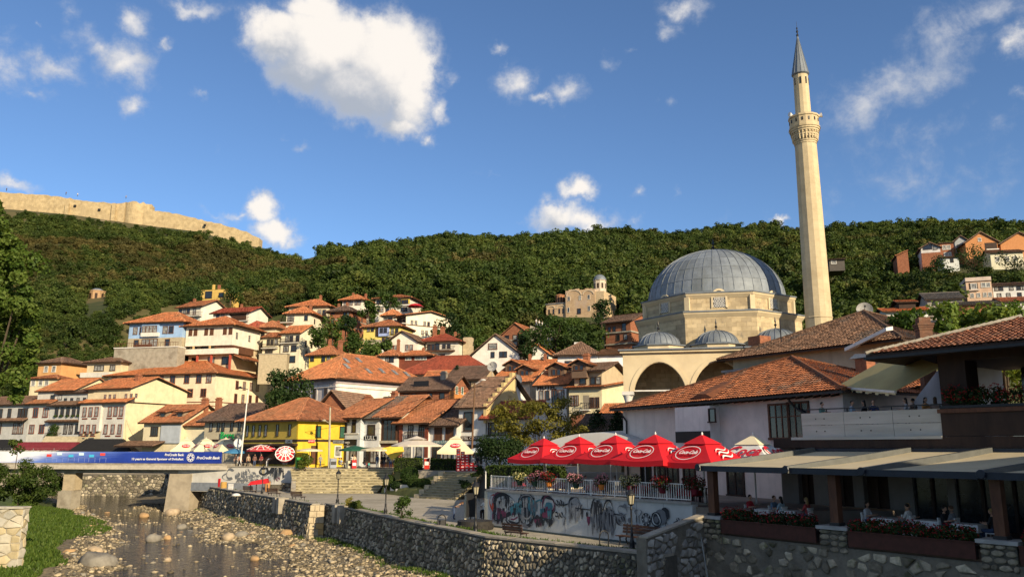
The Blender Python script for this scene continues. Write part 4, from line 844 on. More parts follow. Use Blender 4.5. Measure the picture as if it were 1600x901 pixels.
s.door('r', .26, 697, 12, wood_brown, .1, x0=.03); s.win('r', [.62], 697, 713, 11, 'wc', x0=.03); s.win('r', [.9], 697, 713, 11, 'dm', x0=.03); s.vol(plaster((.68,.47,.04)), s.W+.03, s.W+.3, 3.2, 4.6, .1, s.z(691,'b'), 'pillar')
red_s = mat('red_sign', (.5,.02,.03), (.42,.015,.025), 3., .4, .05); blk = mat('black_sign', (.012,.012,.014), (.008,.008,.01), 3., .5, .1)
def sign(h, face, u, y0, y1, wpx, m, txt=None, tm=white_paint, size=None, proud=.12, x0=0.):
    c = 'b' if face == 'r' else 'a'; za, zb_ = h.z(y1, c), h.z(y0, c); w = wpx*h.sc(c); loc, rz = h.place(face, u, za, x0=x0)
    o = MB().box(-w/2, -proud, 0, w/2, -.004, zb_-za).build('sign', m, h.root, loc=loc, rz=rz)
    if txt: text(txt, size or (zb_-za)*.8, tm, o, (0, -proud-.012, (zb_-za)/2), (pi/2, 0, 0))
sign(s, 'r', .2, 686, 691, 12, red_s, 'AMARO', x0=.03); sign(s, 'r', .62, 687, 692, 22, metal_grey, 'CAFE ART', blk, x0=.03); sign(s, 'f', .86, 687, 692, 16, metal_grey, 'CAFE', blk)
s = simple('pale blue shop house with two tall windows and a black fascia', (524,116), (561,113.5), 723, 654, 12, (.55,.58,.60), 'gx', TERRA, 3., (('f',[.36,.74],657,675,6.4,'dt'),), .8, .29, GS, 1)
sign(s, 'f', .5, 686, 695, 37, blk, 'vega', white_paint, .55); s.win('f', [.3,.75], 698, 720, 12, 'dm'); s.vol(frame_white, .2, s.W-.2, -.14, -.003, s.z(678), s.z(676.5), 'sill'); s.chimney(s.W*1.0, 7, s.zt+2.2, .8, 1.6)
s = simple('narrow white shop house with one square window and a grey roof', (561.5,114.5), (591,113), 723, 655, 12, (.62,.62,.60), 'gx', GREYR, 3.4, (('f',[.58],664.5,678,12,'d'),), .6, .29, GS, 1)
sign(s, 'f', .55, 681, 687, 24, blk, 'LULL', white_paint, .8); s.win('f', [.35,.75], 700, 721, 11, 'dm')
s = simple('dark timber house with a glazed upper floor', (591.5,113.5), (622,112), 723, 653, 12, wood_brown, 'gx', TERRA, 3.4, (('f',[.52],657,688,22,'d3'),), .9, .29, GS, 1); s.win('f', [.35,.75], 700, 721, 12, 'dm'); s.vol(plaster((.45,.4,.3)), .1, s.W-.1, -.35, -.003, s.z(692), s.z(688), 'balcony_ledge')
s.vol(plaster((.55,.5,.4)), s.W-.25, s.W+.25, .3, 11.5, s.zt-3, s.zt+.7, 'party_wall')
s = simple('white shop house with brown pillars and a long terracotta roof', (623,112), (668,109.5), 724, 662, 13, (.66,.64,.60), 'gx', TERRA, 3.5, (('f',[.40,.77],665,682,8,'dmt'),), .9, .29, GS, 1)
for u in (.06,.96): s.vol(wood_red, s.W*u-.25, s.W*u+.25, -.2, -.003, .1, s.zt-.1, 'pillar')
s.win('f', [.3,.7], 696, 722, 14, 'wc'); s.balcony(s.W*.24, s.W*.9, s.z(686), .5)
s = simple('small brown shuttered shop house with a purple brown roof', (669,110), (713,107.5), 725, 666, 12, (.60,.58,.55), 'gx', DBROWN, 3.4, (('f',[.35,.75],669,686,12,'bs'),), .9, .29, GS, 1)
sign(s, 'f', .5, 687, 693, 30, mat('teal_sign', (.05,.16,.18)), 'TEKI LUNA', white_paint, .55); s.win('f', [.3,.7], 698, 722, 14, 'dm')
s = simple('white house with a tall dark window and a stepped ochre gable wall', (716,108.5), (758,106.5), 726, 638, 14, (.70,.69,.66), 'gx', BROWN, 4.6, (('f',[.36],645,672,13,'d'),), .7, .29, GS, 1)
zt = s.zt; W_ = s.W
for i in range(7):
    t = i/6; s.vol(plaster((.60,.46,.22)), W_+.05, W_+.5, 7.*t-.6, 7.*t+.65, zt-2+4.6*t, zt+.55+4.6*t, 'parapet_step')
MB().hexa([(W_+.02,-.1,-.9),(W_+.3,-.1,-.9),(W_+.3,14,-.9),(W_+.02,14,-.9),(W_+.02,6.9,zt+4.4),(W_+.3,6.9,zt+4.4),(W_+.3,7.1,zt+4.4),(W_+.02,7.1,zt+4.4)]).build('gable_wall', plaster((.60,.46,.22)), s.root)
sign(s, 'f', .5, 681, 688, 40, wood_dark, 'HOTEL CENTRUM', white_paint, .5); s.win('f', [.3,.72], 696, 722, 13, 'dm')
s = simple('low white house with a dark red roof behind the yellow leaved tree', (761,106), (826,103.5), 727, 655, 7, (.66,.65,.63), 'gx', REDR, 2.4, (('f',[.12,.36,.6],661,679,11,'d'),), .9, .29, GS, 1)
# --- old town behind
s = simple('long red brick house with a brown roof, orange brick gable and white windows', (622,131), (701,127.5), 690, 612, 8, brick_m, 'gx', DBROWN, 2.6, (), .6, .31, GT, 2)
MB().hexa([(s.W+.004,0,s.z(640)),(s.W+.06,0,s.z(640)),(s.W+.06,8,s.z(640)),(s.W+.004,8,s.z(640)),(s.W+.004,0,s.zt),(s.W+.06,0,s.zt),(s.W+.06,8,s.zt),(s.W+.004,8,s.zt)]).build('gable_brickwork', mat('orange_brick', (.58,.24,.07), (.45,.17,.05), 6., .9, .4, 16.), s.root)
s.win('r', [.3,.55], 602, 613, 6, 'wg', x0=.06); s.band(s.z(630), plaster((.55,.42,.3)), .5, 0, None, 0, .04, 8); s.win('f', [.14,.3,.62,.86], 616, 627, 7, 'd'); s.chimney(s.W*.72, 3, s.zt+1.4, .9, 1.6, conc); s.vol(metal_dark, s.W*.25, s.W*.55, .6, .7, s.zt+.4, s.zt+1.7, 'solar_panel')
s = simple('old rendered house with a brick patched gable and brown roof', (700,143), (752,141), 660, 594, 9, (.46,.35,.22), 'gx', DBROWN, 2.8, (('f',[.55],598,618,13,'d'),('r',[.35,.6],602,609,6,'d')), .7, .33, GT, 3)
s = simple('long hall with a deep red roof above cream walls', (622,160), (765,156), 620, 586, 12, (.64,.54,.38), 'hip', REDR, 4.2, (('f',[.34,.4],594,600,8,'dm'),), .7, .33, GT, 4)
s = simple('small orange roofed annex before the deep red hall', (664,150), (706,149), 620, 592, 7, (.68,.58,.40), 'gx', ORANGE, 1.8, (), .6, .33, GT, 4)
s = simple('white house with stacked orange roofs and a gabled dormer', (772,134), (828,131), 668, 599, 12, (.74,.68,.54), 'gx', ORANGE, 3.4, (('f',[.3],616,626,8,'d'),('f',[.62],612,628,7,'b')), .9, .3, GT, 4)
def dormer(s, u, v, w, hgt, rc, depth=3.6, wn=2, wall=None, zt=None, h=3.4, dep=12):
    w *= .82; hgt *= .72
    x = s.W*u; y = dep/2*v; z = (s.zt if zt is None else zt)+h*v; pl = plaster(wall or (.17,.11,.075))
    MB().box(x-w/2, y-.3, z-1., x+w/2, y+depth, z+hgt).build('dormer', pl, s.root); s.roof('gy', rc, x-w/2, x+w/2, y-.3, y+depth, z+hgt, w*.32, .45, .3, pl)
    f, p = win_mesh(.55, hgt*.62, 'b')
    for i in range(wn): o = obj('window', f, s.root, (x+(i-(wn-1)/2)*.85, y-.3, z+hgt*.2)); obj('pane', p, o)
dormer(s, .75, .3, 3., 1.7, ORANGE); dormer(s, .25, .62, 3.2, 1.7, ORANGE)
s = simple('white hotel with dark brown windows and an orange roof with dormer', (838,127), (886,124.5), 690, 603, 12, (.76,.74,.68), 'gx', ORANGE, 3.7, (('f',[.18,.38],611,624,6,'b'),('f',[.62,.84],611,630,8,'bm')), .5, .29, GT, 4)
text('HOTEL', 1.05, wood_dark, s.root, (s.W*.36,-.06,s.z(602.5)-.35), (pi/2,0,0), 'sign_lettering', .04, bold=.03); dormer(s, .48, .42, 3.4, 1.9, ORANGE, h=3.7)
s = simple('cream house with arched balcony niche and two orange tiled roof levels', (890,122), (942,119.5), 690, 606, 11, (.70,.62,.40), 'shed', ORANGE, 1.6, (('f',[.1,.24],618,633,5.5,'bm'),('f',[.7,.86],622,637,5.5,'bm')), .7, .29, GT, 4)
zt = s.zt; s.vol(plaster((.50,.40,.26)), .4, s.W-.4, 1.2, 10.8, zt, zt+2.5, 'upper_wall'); s.roof('gx', BROWN, .4, s.W-.4, 1.2, 10.8, zt+2.5, 1.7, .9, .29, plaster((.5,.4,.26))); s.win('f', [.34], 588, 599, 9, 'd', y0=1.2); s.win('f', [.66,.8], 590, 600, 8, 'd', y0=1.2); dormer(s, .3, .1, 3, 1.4, ORANGE, zt=zt+2.3, h=2, dep=11); s.chimney(s.W*.25, 4, zt+3.6, .9, 1.6)
s.balcony(s.W*.4, s.W*.66, s.z(640), .8, None, metal_dark); s.vol(plaster((.3,.26,.2)), s.W*.44, s.W*.62, -.02, -.003, s.z(640), s.z(618), 'niche'); s.vol(brick_m, .5, s.W-.5, -.4, -.003, -4, s.z(648), 'lower_brickwork')
s = simple('white gable house with a big attic window above the red hall', (737,176), (812,173), 600, 556, 11, (.80,.76,.68), 'gy', BROWN, 4.6, (('f',[.44],538,546,13,'bc'),('f',[.44,.62,.7],551,559,5,'d')), .5, .4, GT, 8); s.chimney(s.W*.35, 4, s.zt+3.4, .5, 1.2)
s = simple('small white gable house with a tree shaped stain on its wall', (818,180), (858,178), 580, 556, 9, (.80,.77,.70), 'gy', ORANGE, 2.6, (), .4, .4, GT, 8); 
V, F, T = leaf_arrays([((s.W*.84,-.1,s.zt-.6),(.9,.05,1.4),1)], 70, .5, 8); obj('painted_tree', npmesh('painted_tree', V, F, metal_dark, T), s.root)
s = simple('orange roofed brick house with chimneys below the white gables', (806,165), (860,163), 610, 574, 8, brick_m, 'gx', ORANGE, 1.8, (), .6, .38, GT, 8, chim=((.3,.4,1.),(.75,.4,1.)))
s = simple('large white house with a wide brown hipped roof near the mosque', (872,152), (935,150), 625, 556, 12, (.76,.76,.76), 'hip', BROWN, 3., (('f',[.27,.63],565,579,9,'d'),('r',[.2,.6],566,584,5,'d')), .8, .35, GT, 5)
s.vol(white_paint, s.W*.3, s.W*.42, 5, 6.2, s.zt+1, s.zt+3.2, 'chimney')
s = simple('tall plain white building with brick lower wall beside the porch', (938,132), (985,131), 640, 555, 10, (.78,.78,.80), 'shed', BROWN, 2.2, (), .5, .33, GT, 4); s.vol(brick_m, s.W*.25, s.W+.02, -.1, -.003, -2, s.z(597), 'lower_brickwork'); s.vol(conc, 0, s.W+.05, -.18, -.003, s.z(597), s.z(594), 'ledge')
s = simple('open shell of an unfinished brick house with a gabled roof line', (784,206), (826,203), 542, 524, 9, brick_m, 'gy', TERRA, 3., (('f',[.2,.5,.8],525,532,6,'d'),('f',[.2,.5,.8],535,542,7,'d'),), .3, .45, GH, 8); s.band(s.z(533.5), conc, .4, 0, None, 0, .1, 9)
s = simple('unfinished brick house with a dark roof and concrete floors left of the dome', (947,190), (986,186), 548, 506, 11, brick_m, 'gx', DBROWN, 2.6, (('f',[.16,.36],512,519,4,'d'),('f',[.75],508,520,6,'d'),('f',[.5,.8],525,533,5,'d'),('r',[.4],515,524,5,'d')), 1., .42, GH, 8)
for zz in (s.z(522), s.z(540)): s.band(zz, conc, .35, 0, None, 0, .3, 11)
s = simple('small orange roofed house by the porch column', (940,114), (990,112), 700, 654, 7, (.62,.60,.55), 'gx', ORANGE, 2.2, (('f',[.3,.7],662,672,6,'d'),), .7, .29, GT, 3)
s = simple('low dark tiled shed roof behind the tent', (906,92), (970,90), 700, 674, 7, (.40,.30,.20), 'gx', DBROWN, 2., (), .5, .29, GT, 3)
# --- right far slope
s = simple('white balconied house at the end of the row on the far ridge', (1441,264), (1471,262), 410, 389, 9, (.62,.60,.58), 'gy', BROWN, 1.9, (('f',[.75],386,391,5,'d'),('f',[.35],384,390,12,'d')), .6, .5, GR, 10)
s.vol(brick_m, -.05, s.W+.05, -.4, -.003, -8, s.z(396), 'lower_brickwork')
s = simple('flat topped brick house with two white windows on the far ridge', (1471.5,262), (1493,261), 412, 380.5, 9, brick_m, 'gx', BROWN, .3, (('f',[.3,.62],384,390,4.5,'wc'),('f',[.35,.65],395,400,4,'wc')), .3, .5, GR, 10)
s = simple('grey gabled house in shade between the brick houses on the ridge', (1494,264), (1514,263), 400, 378, 9, (.36,.38,.4), 'gy', DBROWN, 2., (('f',[.3,.7],383,388,4,'d'),), .5, .5, GR, 10)
s = simple('large orange brick gable house on the far ridge', (1511,256), (1561,254), 404, 380.5, 10, mat('bright_orange_brick', (.52,.24,.10), (.42,.18,.07), 3., .9, .3), 'gy', BROWN, 3.6, (('f',[.46],373,378,4,'wc'),), .5, .5, GR, 10)
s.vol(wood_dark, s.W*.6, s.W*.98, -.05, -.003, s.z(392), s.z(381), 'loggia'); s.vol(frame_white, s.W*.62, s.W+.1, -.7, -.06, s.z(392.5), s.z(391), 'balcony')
s = simple('orange gable house with white verge at the edge of the ridge', (1566,254), (1628,252), 404, 382, 10, mat('bright_orange_brick', (.5,.22,.08)), 'gy', BROWN, 3.8, (), .6, .5, GR, 10)
s = simple('low white house under the brick row half hidden by trees', (1475,250), (1499,249), 416, 403, 7, (.62,.64,.62), 'gx', BROWN, 1., (('f',[.55],404,410,4,'d'),), .5, .5, GR, 10)
s = simple('cream house with dark roof below the orange gables', (1549,248), (1600,246), 412, 396, 8, (.66,.62,.46), 'gx', BROWN, 1.6, (('f',[.2,.5,.75],402,409,5,'wc'),), .6, .5, GR, 10)
s = simple('pink flat roofed modern house with a balcony recess', (1512,205), (1552,203), 470, 440, 9, (.60,.42,.30), 'gx', BROWN, .02, (('f',[.68,.86],443.5,450,5,'wc'),('f',[.2,.45,.7,.9],459,465,4,'wc')), .2, None, GR, 12, gable=False)
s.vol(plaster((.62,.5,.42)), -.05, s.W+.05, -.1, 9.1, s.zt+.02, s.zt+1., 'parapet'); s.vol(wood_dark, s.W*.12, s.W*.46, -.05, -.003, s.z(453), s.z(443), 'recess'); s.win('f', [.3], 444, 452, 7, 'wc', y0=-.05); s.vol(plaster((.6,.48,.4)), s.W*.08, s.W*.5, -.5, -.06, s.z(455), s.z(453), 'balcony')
s = simple('white two storey house with dark windows beside the pink house', (1554,205), (1612,203), 474, 447, 9, (.60,.60,.58), 'gx', DBROWN, 1.4, (('f',[.1,.22],449,454,5,'d'),('f',[.5,.7,.85],449,454,5,'d'),('f',[.15,.4,.7],459,465,5,'d')), .6, .45, GR, 12)
s = simple('house with a wide grey roof under the pink house', (1451,188), (1506,186), 492, 469, 9, (.40,.36,.32), 'gx', GREYR, 2.4, (('f',[.2,.4],472,477,5,'d'),), .7, .42, GR, 10)
s = simple('white house with orange roof behind the plane trees', (1386,182), (1452,180), 512, 488, 9, (.72,.70,.64), 'gx', ORANGE, 1.6, (('f',[.3,.7],492,499,6,'wc'),), .8, .42, GR, 10); s.vol(wood_dark, s.W*.4, s.W*.8, 2.5, 8, s.zt+1, s.zt+2.6, 'attic_wall'); s.roof('gx', TERRA, s.W*.4, s.W*.8, 2.5, 8, s.zt+2.6, .9, .6, .42)
s = simple('brick house with a grey roof right of the plane trees', (1506,176), (1560,174), 510, 477, 8, brick_m, 'gx', GREYR, 1.3, (), .5, .42, GR, 10)
s = simple('long low house with red roof at the slope foot', (1570,178), (1640,176), 500, 472, 8, (.6,.58,.54), 'gx', TERRA, 1.6, (), .6, .42, GR, 10)
s = simple('tiny white gable house with arched window above the tiled roof', (1371,150), (1391,149), 520, 503, 6, (.76,.74,.70), 'gy', TERRA, 1.1, (('f',[.35,.65],504.5,510,5,'wc'),), .3, .35, GR, 8); s.vol(white_paint, -2.4, -1.9, 2, 2.5, s.zt-1, s.zt+1.4, 'chimney')
s = simple('dark house deep in the trees beside the minaret', (1296,240), (1320,239), 416, 406, 8, (.10,.09,.08), 'gx', DBROWN, 1., (('f',[.3],407,412,7,'wc'),), .6, .5, GR, 1.5)
s = simple('small brick house among the trees below the ridge', (1402,262), (1420,261), 412, 400, 8, brick_m, 'shedl', TERRA, 1.8, (), .4, .5, GR, 10)
# ---------------------------------------------------------------- mosque
ash = mat('mosque_ashlar', (.56,.45,.28), (.42,.33,.2), 1.2, .85, .5, 9., extra=ash_extra(.75,.42))
smooth_st = mat('smooth_porch_stone', (.60,.50,.33), (.50,.41,.27), .6, .8, .2, 9.)
marble = mat('white_marble', (.62,.60,.56), (.48,.46,.42), 1., .4, .1)
MC = Vector((Xat(1119,84,20), 84)); PHI = R(-12)
mosque = empty('mosque', (MC.x, MC.y, 2.8), PHI, 'stone mosque with a great lead dome on two octagonal tiers and an arched porch', 'mosque')
mz = lambda py, D: Zat(1108, py, D)-2.8
zu1, zu0, zl0 = mz(457,76.6), mz(487,76.2), mz(548,76)
def octo(r, z0, z1, name, m):
    b = MB(); b.lathe([(r, z0), (r, z1)], 8, (0,0,0), R(22.5), R(22.5)+2*pi, cap=True); return b.build(name, m, mosque)
octo(8.75, zl0-6, zu0, 'lower_tier', ash); octo(8.0, zu0-.3, zu1, 'upper_tier', ash)
for r, z, n in ((8.75,zu0,'lower_cornice'),(8.0,zu1,'upper_cornice')):
    MB().lathe([(r+.02,z-.5),(r+.30,z-.18),(r+.34,z-.02)], 8, (0,0,0), R(22.5), R(22.5)+2*pi).build(n, smooth_st, mosque)
    MB().lathe([(r+.42,z-.02),(r+.42,z+.10),(r-.9,z+.32)], 8, (0,0,0), R(22.5), R(22.5)+2*pi).build('lead_ledge', lead, mosque)
for k in range(8):
    a = R(22.5+45*k); p = Vector((cos(a), sin(a), 0)); t = Vector((-p.y, p.x, 0)); b = MB()
    b.beam(p*7.9+Vector((0,0,zu0+.3)), p*7.9+Vector((0,0,zu1-.2)), .5, .5, up=p); b.build('corner_pilaster', smooth_st, mosque)
for k in range(8):   # pierced arched windows in each side of the upper tier
    a = R(45*k-90); o = empty('window', (0,0,0)); o.parent = mosque; ap = 8.0*cos(R(22.5)); o.location = (cos(a)*ap, sin(a)*ap, zu0+.55); o.rotation_euler = (0,0,a+pi/2)
    b = MB(); n = 10; hw = .58; h0 = .95
    arch = [(hw*cos(pi*i/n), h0+hw*1.2*sin(pi*i/n)) for i in range(n+1)]; out_ = [(x*1.35, z*1.02+(.16 if i else 0)) for i, (x, z) in enumerate(arch)]
    pts = [(hw,0)]+arch+[(-hw,0)]; po = [(hw*1.35,-.1)]+[(x*1.32, h0+(z-h0)*1.3) for x, z in arch]+[(-hw*1.35,-.1)]
    for i in range(len(pts)-1):
        b.poly([(pts[i][0],-.14,pts[i][1]),(pts[i+1][0],-.14,pts[i+1][1]),(po[i+1][0],-.12,po[i+1][1]),(po[i][0],-.12,po[i][1])]); b.poly([(po[i][0],-.12,po[i][1]),(po[i+1][0],-.12,po[i+1][1]),(po[i+1][0],0,po[i+1][1]),(po[i][0],0,po[i][1])]); b.poly([(pts[i][0],-.14,pts[i][1]),(pts[i+1][0],-.14,pts[i+1][1]),(pts[i+1][0],0,pts[i+1][1]),(pts[i][0],0,pts[i][1])])
    b.build('window_surround', smooth_st, o); g_ = MB(); g_.poly([(x,-.02,z) for x, z in pts]); g_.build('pane', glass, o)
    l = MB()
    for iz in range(7):
        for ix in range(-2, 3):
            x = ix*.24+(.12 if iz % 2 else 0); z = .12+iz*.24
            if abs(x) < hw-.06 and z < h0+hw*1.1*math.sqrt(max(0, 1-(x/hw)**2))-.05: l.lathe([(.125,0),(.125,.05),(.07,.05),(.07,0)], 6, (0,0,0)); kk = len(l.v)-24; l.v[kk:] = [(vx+x, -.05-vz, vy+z) for vx, vy, vz in l.v[kk:]]
    l.build('lattice', marble, o)
# great dome: lead panels, one mesh per course shared round the ring
dz0 = zu1+.22; dr = 7.12; dh = Zat(1119,394,84)-2.8-dz0; NS, NR = 44, 6
MB().lathe([(dr-.02+.25,dz0-.1),(dr+.22,dz0+.12),(dr-.12,dz0+.14)], 64).build('dome_base', lead, mosque)
dome = MB().lathe([((dr-.1)*cos(t), dz0+.05+(dh-.1)*sin(t)) for t in [pi/2*i/24 for i in range(25)]], 64).build('dome', lead, mosque, smooth=True)
ang = 2*pi/NS
pans = []
for j in range(NR):
    t0, t1 = pi/2*.94*j/NR, pi/2*.94*(j+1)/NR; V = []; F = []
    for a in range(4):
        t = t0+(t1-t0)*a/3
        for q in range(3):
            g_ = -ang*.5+ang*q/2; g_ = g_*.985; r_ = dr*cos(t)+(.03 if a == 0 else 0); V.append((r_*cos(g_), r_*sin(g_), dz0+.05+dh*sin(t)))
    for a in range(3):
        for q in range(2): F.append((a*3+q, a*3+q+1, a*3+q+4, a*3+q+3))
    w = [tmesh('lead_panel', V, F, [random.Random(j*7+vv).random()]*len(F), lead) for vv in range(4)]; pans.append(w)
for j in range(NR):
    for k in range(NS): obj('lead_panel', pans[j][(k*5+j*3+(k*k) % 7) % 4], dome, None, (0,0,ang*k))
b = MB()
for k in range(NS):
    a = ang*(k+.5)
    for i in range(14):
        t0, t1 = pi/2*.98*i/14, pi/2*.98*(i+1)/14; c, s_ = cos(a), sin(a)
        b.beam(((dr+.02)*cos(t0)*c,(dr+.02)*cos(t0)*s_,dz0+.05+(dh+.02)*sin(t0)),((dr+.02)*cos(t1)*c,(dr+.02)*cos(t1)*s_,dz0+.05+(dh+.02)*sin(t1)),.05,.05)
o = b.build('seam_rolls', lead, mosque, kind='stuff')
zt_ = dz0+dh; MB().lathe([(.35,zt_-.05),(.2,zt_+.15),(.08,zt_+.3),(.2,zt_+.5),(.05,zt_+.7),(.13,zt_+.9),(.02,zt_+1.5)], 10).build('finial', metal_dark, mosque)
# hall block and porch
zp = Zat(1050,549,73)-2.8
MB().box(-9.2,-6.6,-3,9.2,9.2,zl0+.2).build('prayer_hall', ash, mosque)
MB().box(-9.4,-6.8,zl0+.2,9.4,9.4,zl0+.42).build('hall_ledge', lead, mosque)
px0, px1, yf, yb_ = -9.2, 8.2, -11.5, -6.62; pc = [-5.9,-.5,4.9]; ar = 2.33; zs = Zat(1020,609,73)-2.8; ah = Zat(1020,564,73)-2.8-zs
b = MB(); xs = sorted(set([px0, px1]+[c+ar*cos(pi*i/18) for c in pc for i in range(19)]))
def zarch(x):
    for c in pc:
        if abs(x-c) < ar-1e-6: u = abs(x-c)/ar; return zs+ah*(max(0,1-u**1.9))**.62
    return zs
for i in range(len(xs)-1):
    a, c = xs[i], xs[i+1]; za, zc = zarch(a), zarch(c); th = .7
    b.hexa([(a,yf,za),(c,yf,zc),(c,yf+th,zc),(a,yf+th,za),(a,yf,zp),(c,yf,zp),(c,yf+th,zp),(a,yf+th,zp)])
b.build('arcade_wall', smooth_st, mosque)
for c in pc:
    m_ = MB(); prev = None
    for i in range(19):
        t = pi*i/18; u = abs(cos(t)); r0 = ar+.05; x0 = c+r0*cos(t); z0 = zs+(ah+.05)*(max(0,1-u**1.9))**.62; x1 = c+(ar+.42)*cos(t); z1 = zs+(ah+.42)*(max(0,1-u**1.9))**.62
        if prev: m_.hexa([(prev[0],yf-.07,prev[1]),(x0,yf-.07,z0),(x0,yf-.004,z0),(prev[0],yf-.004,prev[1]),(prev[2],yf-.07,prev[3]),(x1,yf-.07,z1),(x1,yf-.004,z1),(prev[2],yf-.004,prev[3])])
        prev = (x0,z0,x1,z1)
    m_.build('arch_moulding', smooth_st, mosque)
    MB().beam((c-ar,yf+.35,zs+.05),(c+ar,yf+.35,zs+.05),.12).build('tie_beam', white_paint, mosque)
for c in (px0+.38, -3.2, 2.2, 7.7):
    k = MB(); k.lathe([(.42,-.2),(.42,.1),(.34,.25),(.31,.3),(.29,zs-1.1),(.33,zs-1.05),(.31,zs-.95),(.5,zs-.35)], 14, (c,yf+.4,0)); k.build('column', marble, mosque, smooth=True)
    MB().box(c-.55,yf-.12,zs-.35,c+.55,yf+.9,zs-.01).build('capital', marble, mosque)
MB().box(px0,yf+.71,zs,px0+.7,yb_,zp).build('porch_side_wall', smooth_st, mosque); MB().box(px0-.25,yf-.32,zp+.005,px1+.3,yb_,zp+.22).build('porch_cornice', smooth_st, mosque); MB().box(px0-.4,yf-.5,zp+.225,px1+.4,yb_-.02,zp+.36).build('porch_roof', lead, mosque)
for c in pc:
    MB().lathe([(2.5,zp+.37),(2.5,zp+.72),(2.6,zp+.74)], 8, (c,-9,0), R(22.5), R(22.5)+2*pi, cap=True).build('dome_drum', smooth_st, mosque)
    MB().lathe([(2.72,zp+.75),(2.72,zp+.84),(1.95,zp+1.0)], 8, (c,-9,0), R(22.5), R(22.5)+2*pi).build('lead_ledge', lead, mosque)
    h_ = 1.3; d_ = MB().lathe([(2.0*cos(t), zp+.95+h_*sin(t)) for t in [pi/2*i/12 for i in range(13)]], 40, (c,-9,0)).build('small_dome', lead, mosque, smooth=True)
    s_ = MB()
    for k in range(22):
        a = 2*pi*k/22
        for i in range(8):
            t0, t1 = pi/2*i/8, pi/2*(i+1)/8; s_.beam((c+2.02*cos(t0)*cos(a),-9+2.02*cos(t0)*sin(a),zp+.95+1.32*sin(t0)),(c+2.02*cos(t1)*cos(a),-9+2.02*cos(t1)*sin(a),zp+.95+1.32*sin(t1)),.06)
    s_.build('seam_rolls', lead, d_, kind='stuff'); MB().lathe([(.12,0),(.05,.25),(.14,.4),(.03,.6),(.09,.75),(.01,1.2)], 8, (c,-9,zp+.95+1.28)).build('finial', metal_dark, mosque)
# ---------------------------------------------------------------- minaret
DM = 75.; z495 = Zat(1279,495,DM); XM = Xat(1279,DM,z495)
mz2 = lambda py: Zat(1265,py,DM)-2.8
minr = empty('minaret', (XM, DM, 2.8), 0, 'tall slender stone minaret with carved balcony and pointed lead cap', 'minaret')
def min_ex(b, v, col):
    sp = b.n('ShaderNodeSeparateXYZ', i={0: v}); f = b.math('FRACT', b.math('MULTIPLY', sp.outputs[2], 1.9))
    col = b.mix(b.mapr(f, .0, .05, .35, 0), col, (.22,.17,.1)); n = b.n('ShaderNodeTexNoise', i={'Vector': b.vm('MULTIPLY', v, (1,1,.25)), 'Scale': 1.3, 'Detail': 7., 'Roughness': .75}).outputs[0]
    return b.mix(b.mapr(n, .55, .75, 0, .6), col, (.26,.21,.14))
min_m = mat('minaret_limestone', (.57,.47,.30), (.46,.37,.23), .9, .85, .35, 10., extra=min_ex)
zb0, zb1, zb2 = mz2(227), mz2(211), mz2(184)
minr.scale = (.84, .84, 1)
MB().lathe([(1.62,-1),(1.45,mz2(495)),(1.22,zb0)], 14, cap=False).build('shaft', min_m, minr)
MB().lathe([(1.3,mz2(497)-.3),(1.52,mz2(497)),(1.3,mz2(492))], 14).build('shaft_ring', min_m, minr)
b = MB(); zc = zb0
for i, r in enumerate((1.26,1.34,1.3,1.42,1.52,1.48,1.62,1.72)): zc2 = zb0+(zb1-zb0+.5)*(i+1)/8; b.lathe([(r,zc),(r,zc2),(r+.08,zc2)], 24); zc = zc2
b.build('balcony_corbel', min_m, minr)
for i in range(24):
    a = 2*pi*i/24; MB().beam((1.35*cos(a),1.35*sin(a),zb0+(zb1-zb0)*.35),(1.52*cos(a),1.52*sin(a),zb1+.3),.14,.2).build('corbel_tooth', min_m, minr)
MB().lathe([(1.1,zb1+.5),(1.72,zb1+.5),(1.76,zb1+.7),(1.66,zb1+.72),(1.66,zb2-.2),(1.76,zb2-.18),(1.76,zb2),(1.58,zb2),(1.58,zb1+.8),(1.0,zb1+.8)], 14).build('balcony_parapet', min_m, minr)
for i in range(14):
    a = 2*pi*(i+.5)/14; MB().beam((1.63*cos(a),1.63*sin(a),zb1+1.1),(1.63*cos(a),1.63*sin(a),zb2-.4),.16,.1,up=(cos(a),sin(a),0)).build('parapet_slot', metal_dark, minr)
zk = mz2(117); MB().lathe([(.9,zb1+.6),(.84,zk)], 14, cap=True).build('upper_shaft', min_m, minr)
for a in (-112,-68,-22,-158): q = R(a); MB().beam((.82*cos(q),.82*sin(q),zk-1.2),(.82*cos(q),.82*sin(q),zk-.5),.17,.16,up=(cos(q),sin(q),0)).build('slit_window', metal_dark, minr)
zap = mz2(58); cone = MB().lathe([(.85,zk-.15),(1.02,zk-.02),(.98,zk+.06),(.07,zap)], 14).build('cone_cap', lead, minr)
b = MB()
for i in range(14): a = 2*pi*i/14; b.beam((.98*cos(a),.98*sin(a),zk+.06),(.07*cos(a),.07*sin(a),zap),.05)
b.build('seam_rolls', lead, cone, kind='stuff')
MB().lathe([(.06,zap-.1),(.16,zap+.2),(.05,zap+.35),(.14,zap+.6),(.04,zap+.75),(.1,zap+.95),(.02,zap+1.1),(.015,zap+1.7)], 10).build('finial', metal_dark, minr)
for a, r in ((-15,1.8),(200,1.8)): q = R(a); b = MB(); b.tube((1.6*cos(q),1.6*sin(q),zb2),(2.05*cos(q),2.05*sin(q),zb2+.1),.09,.26,10); b.build('loudspeaker', white_paint, minr)
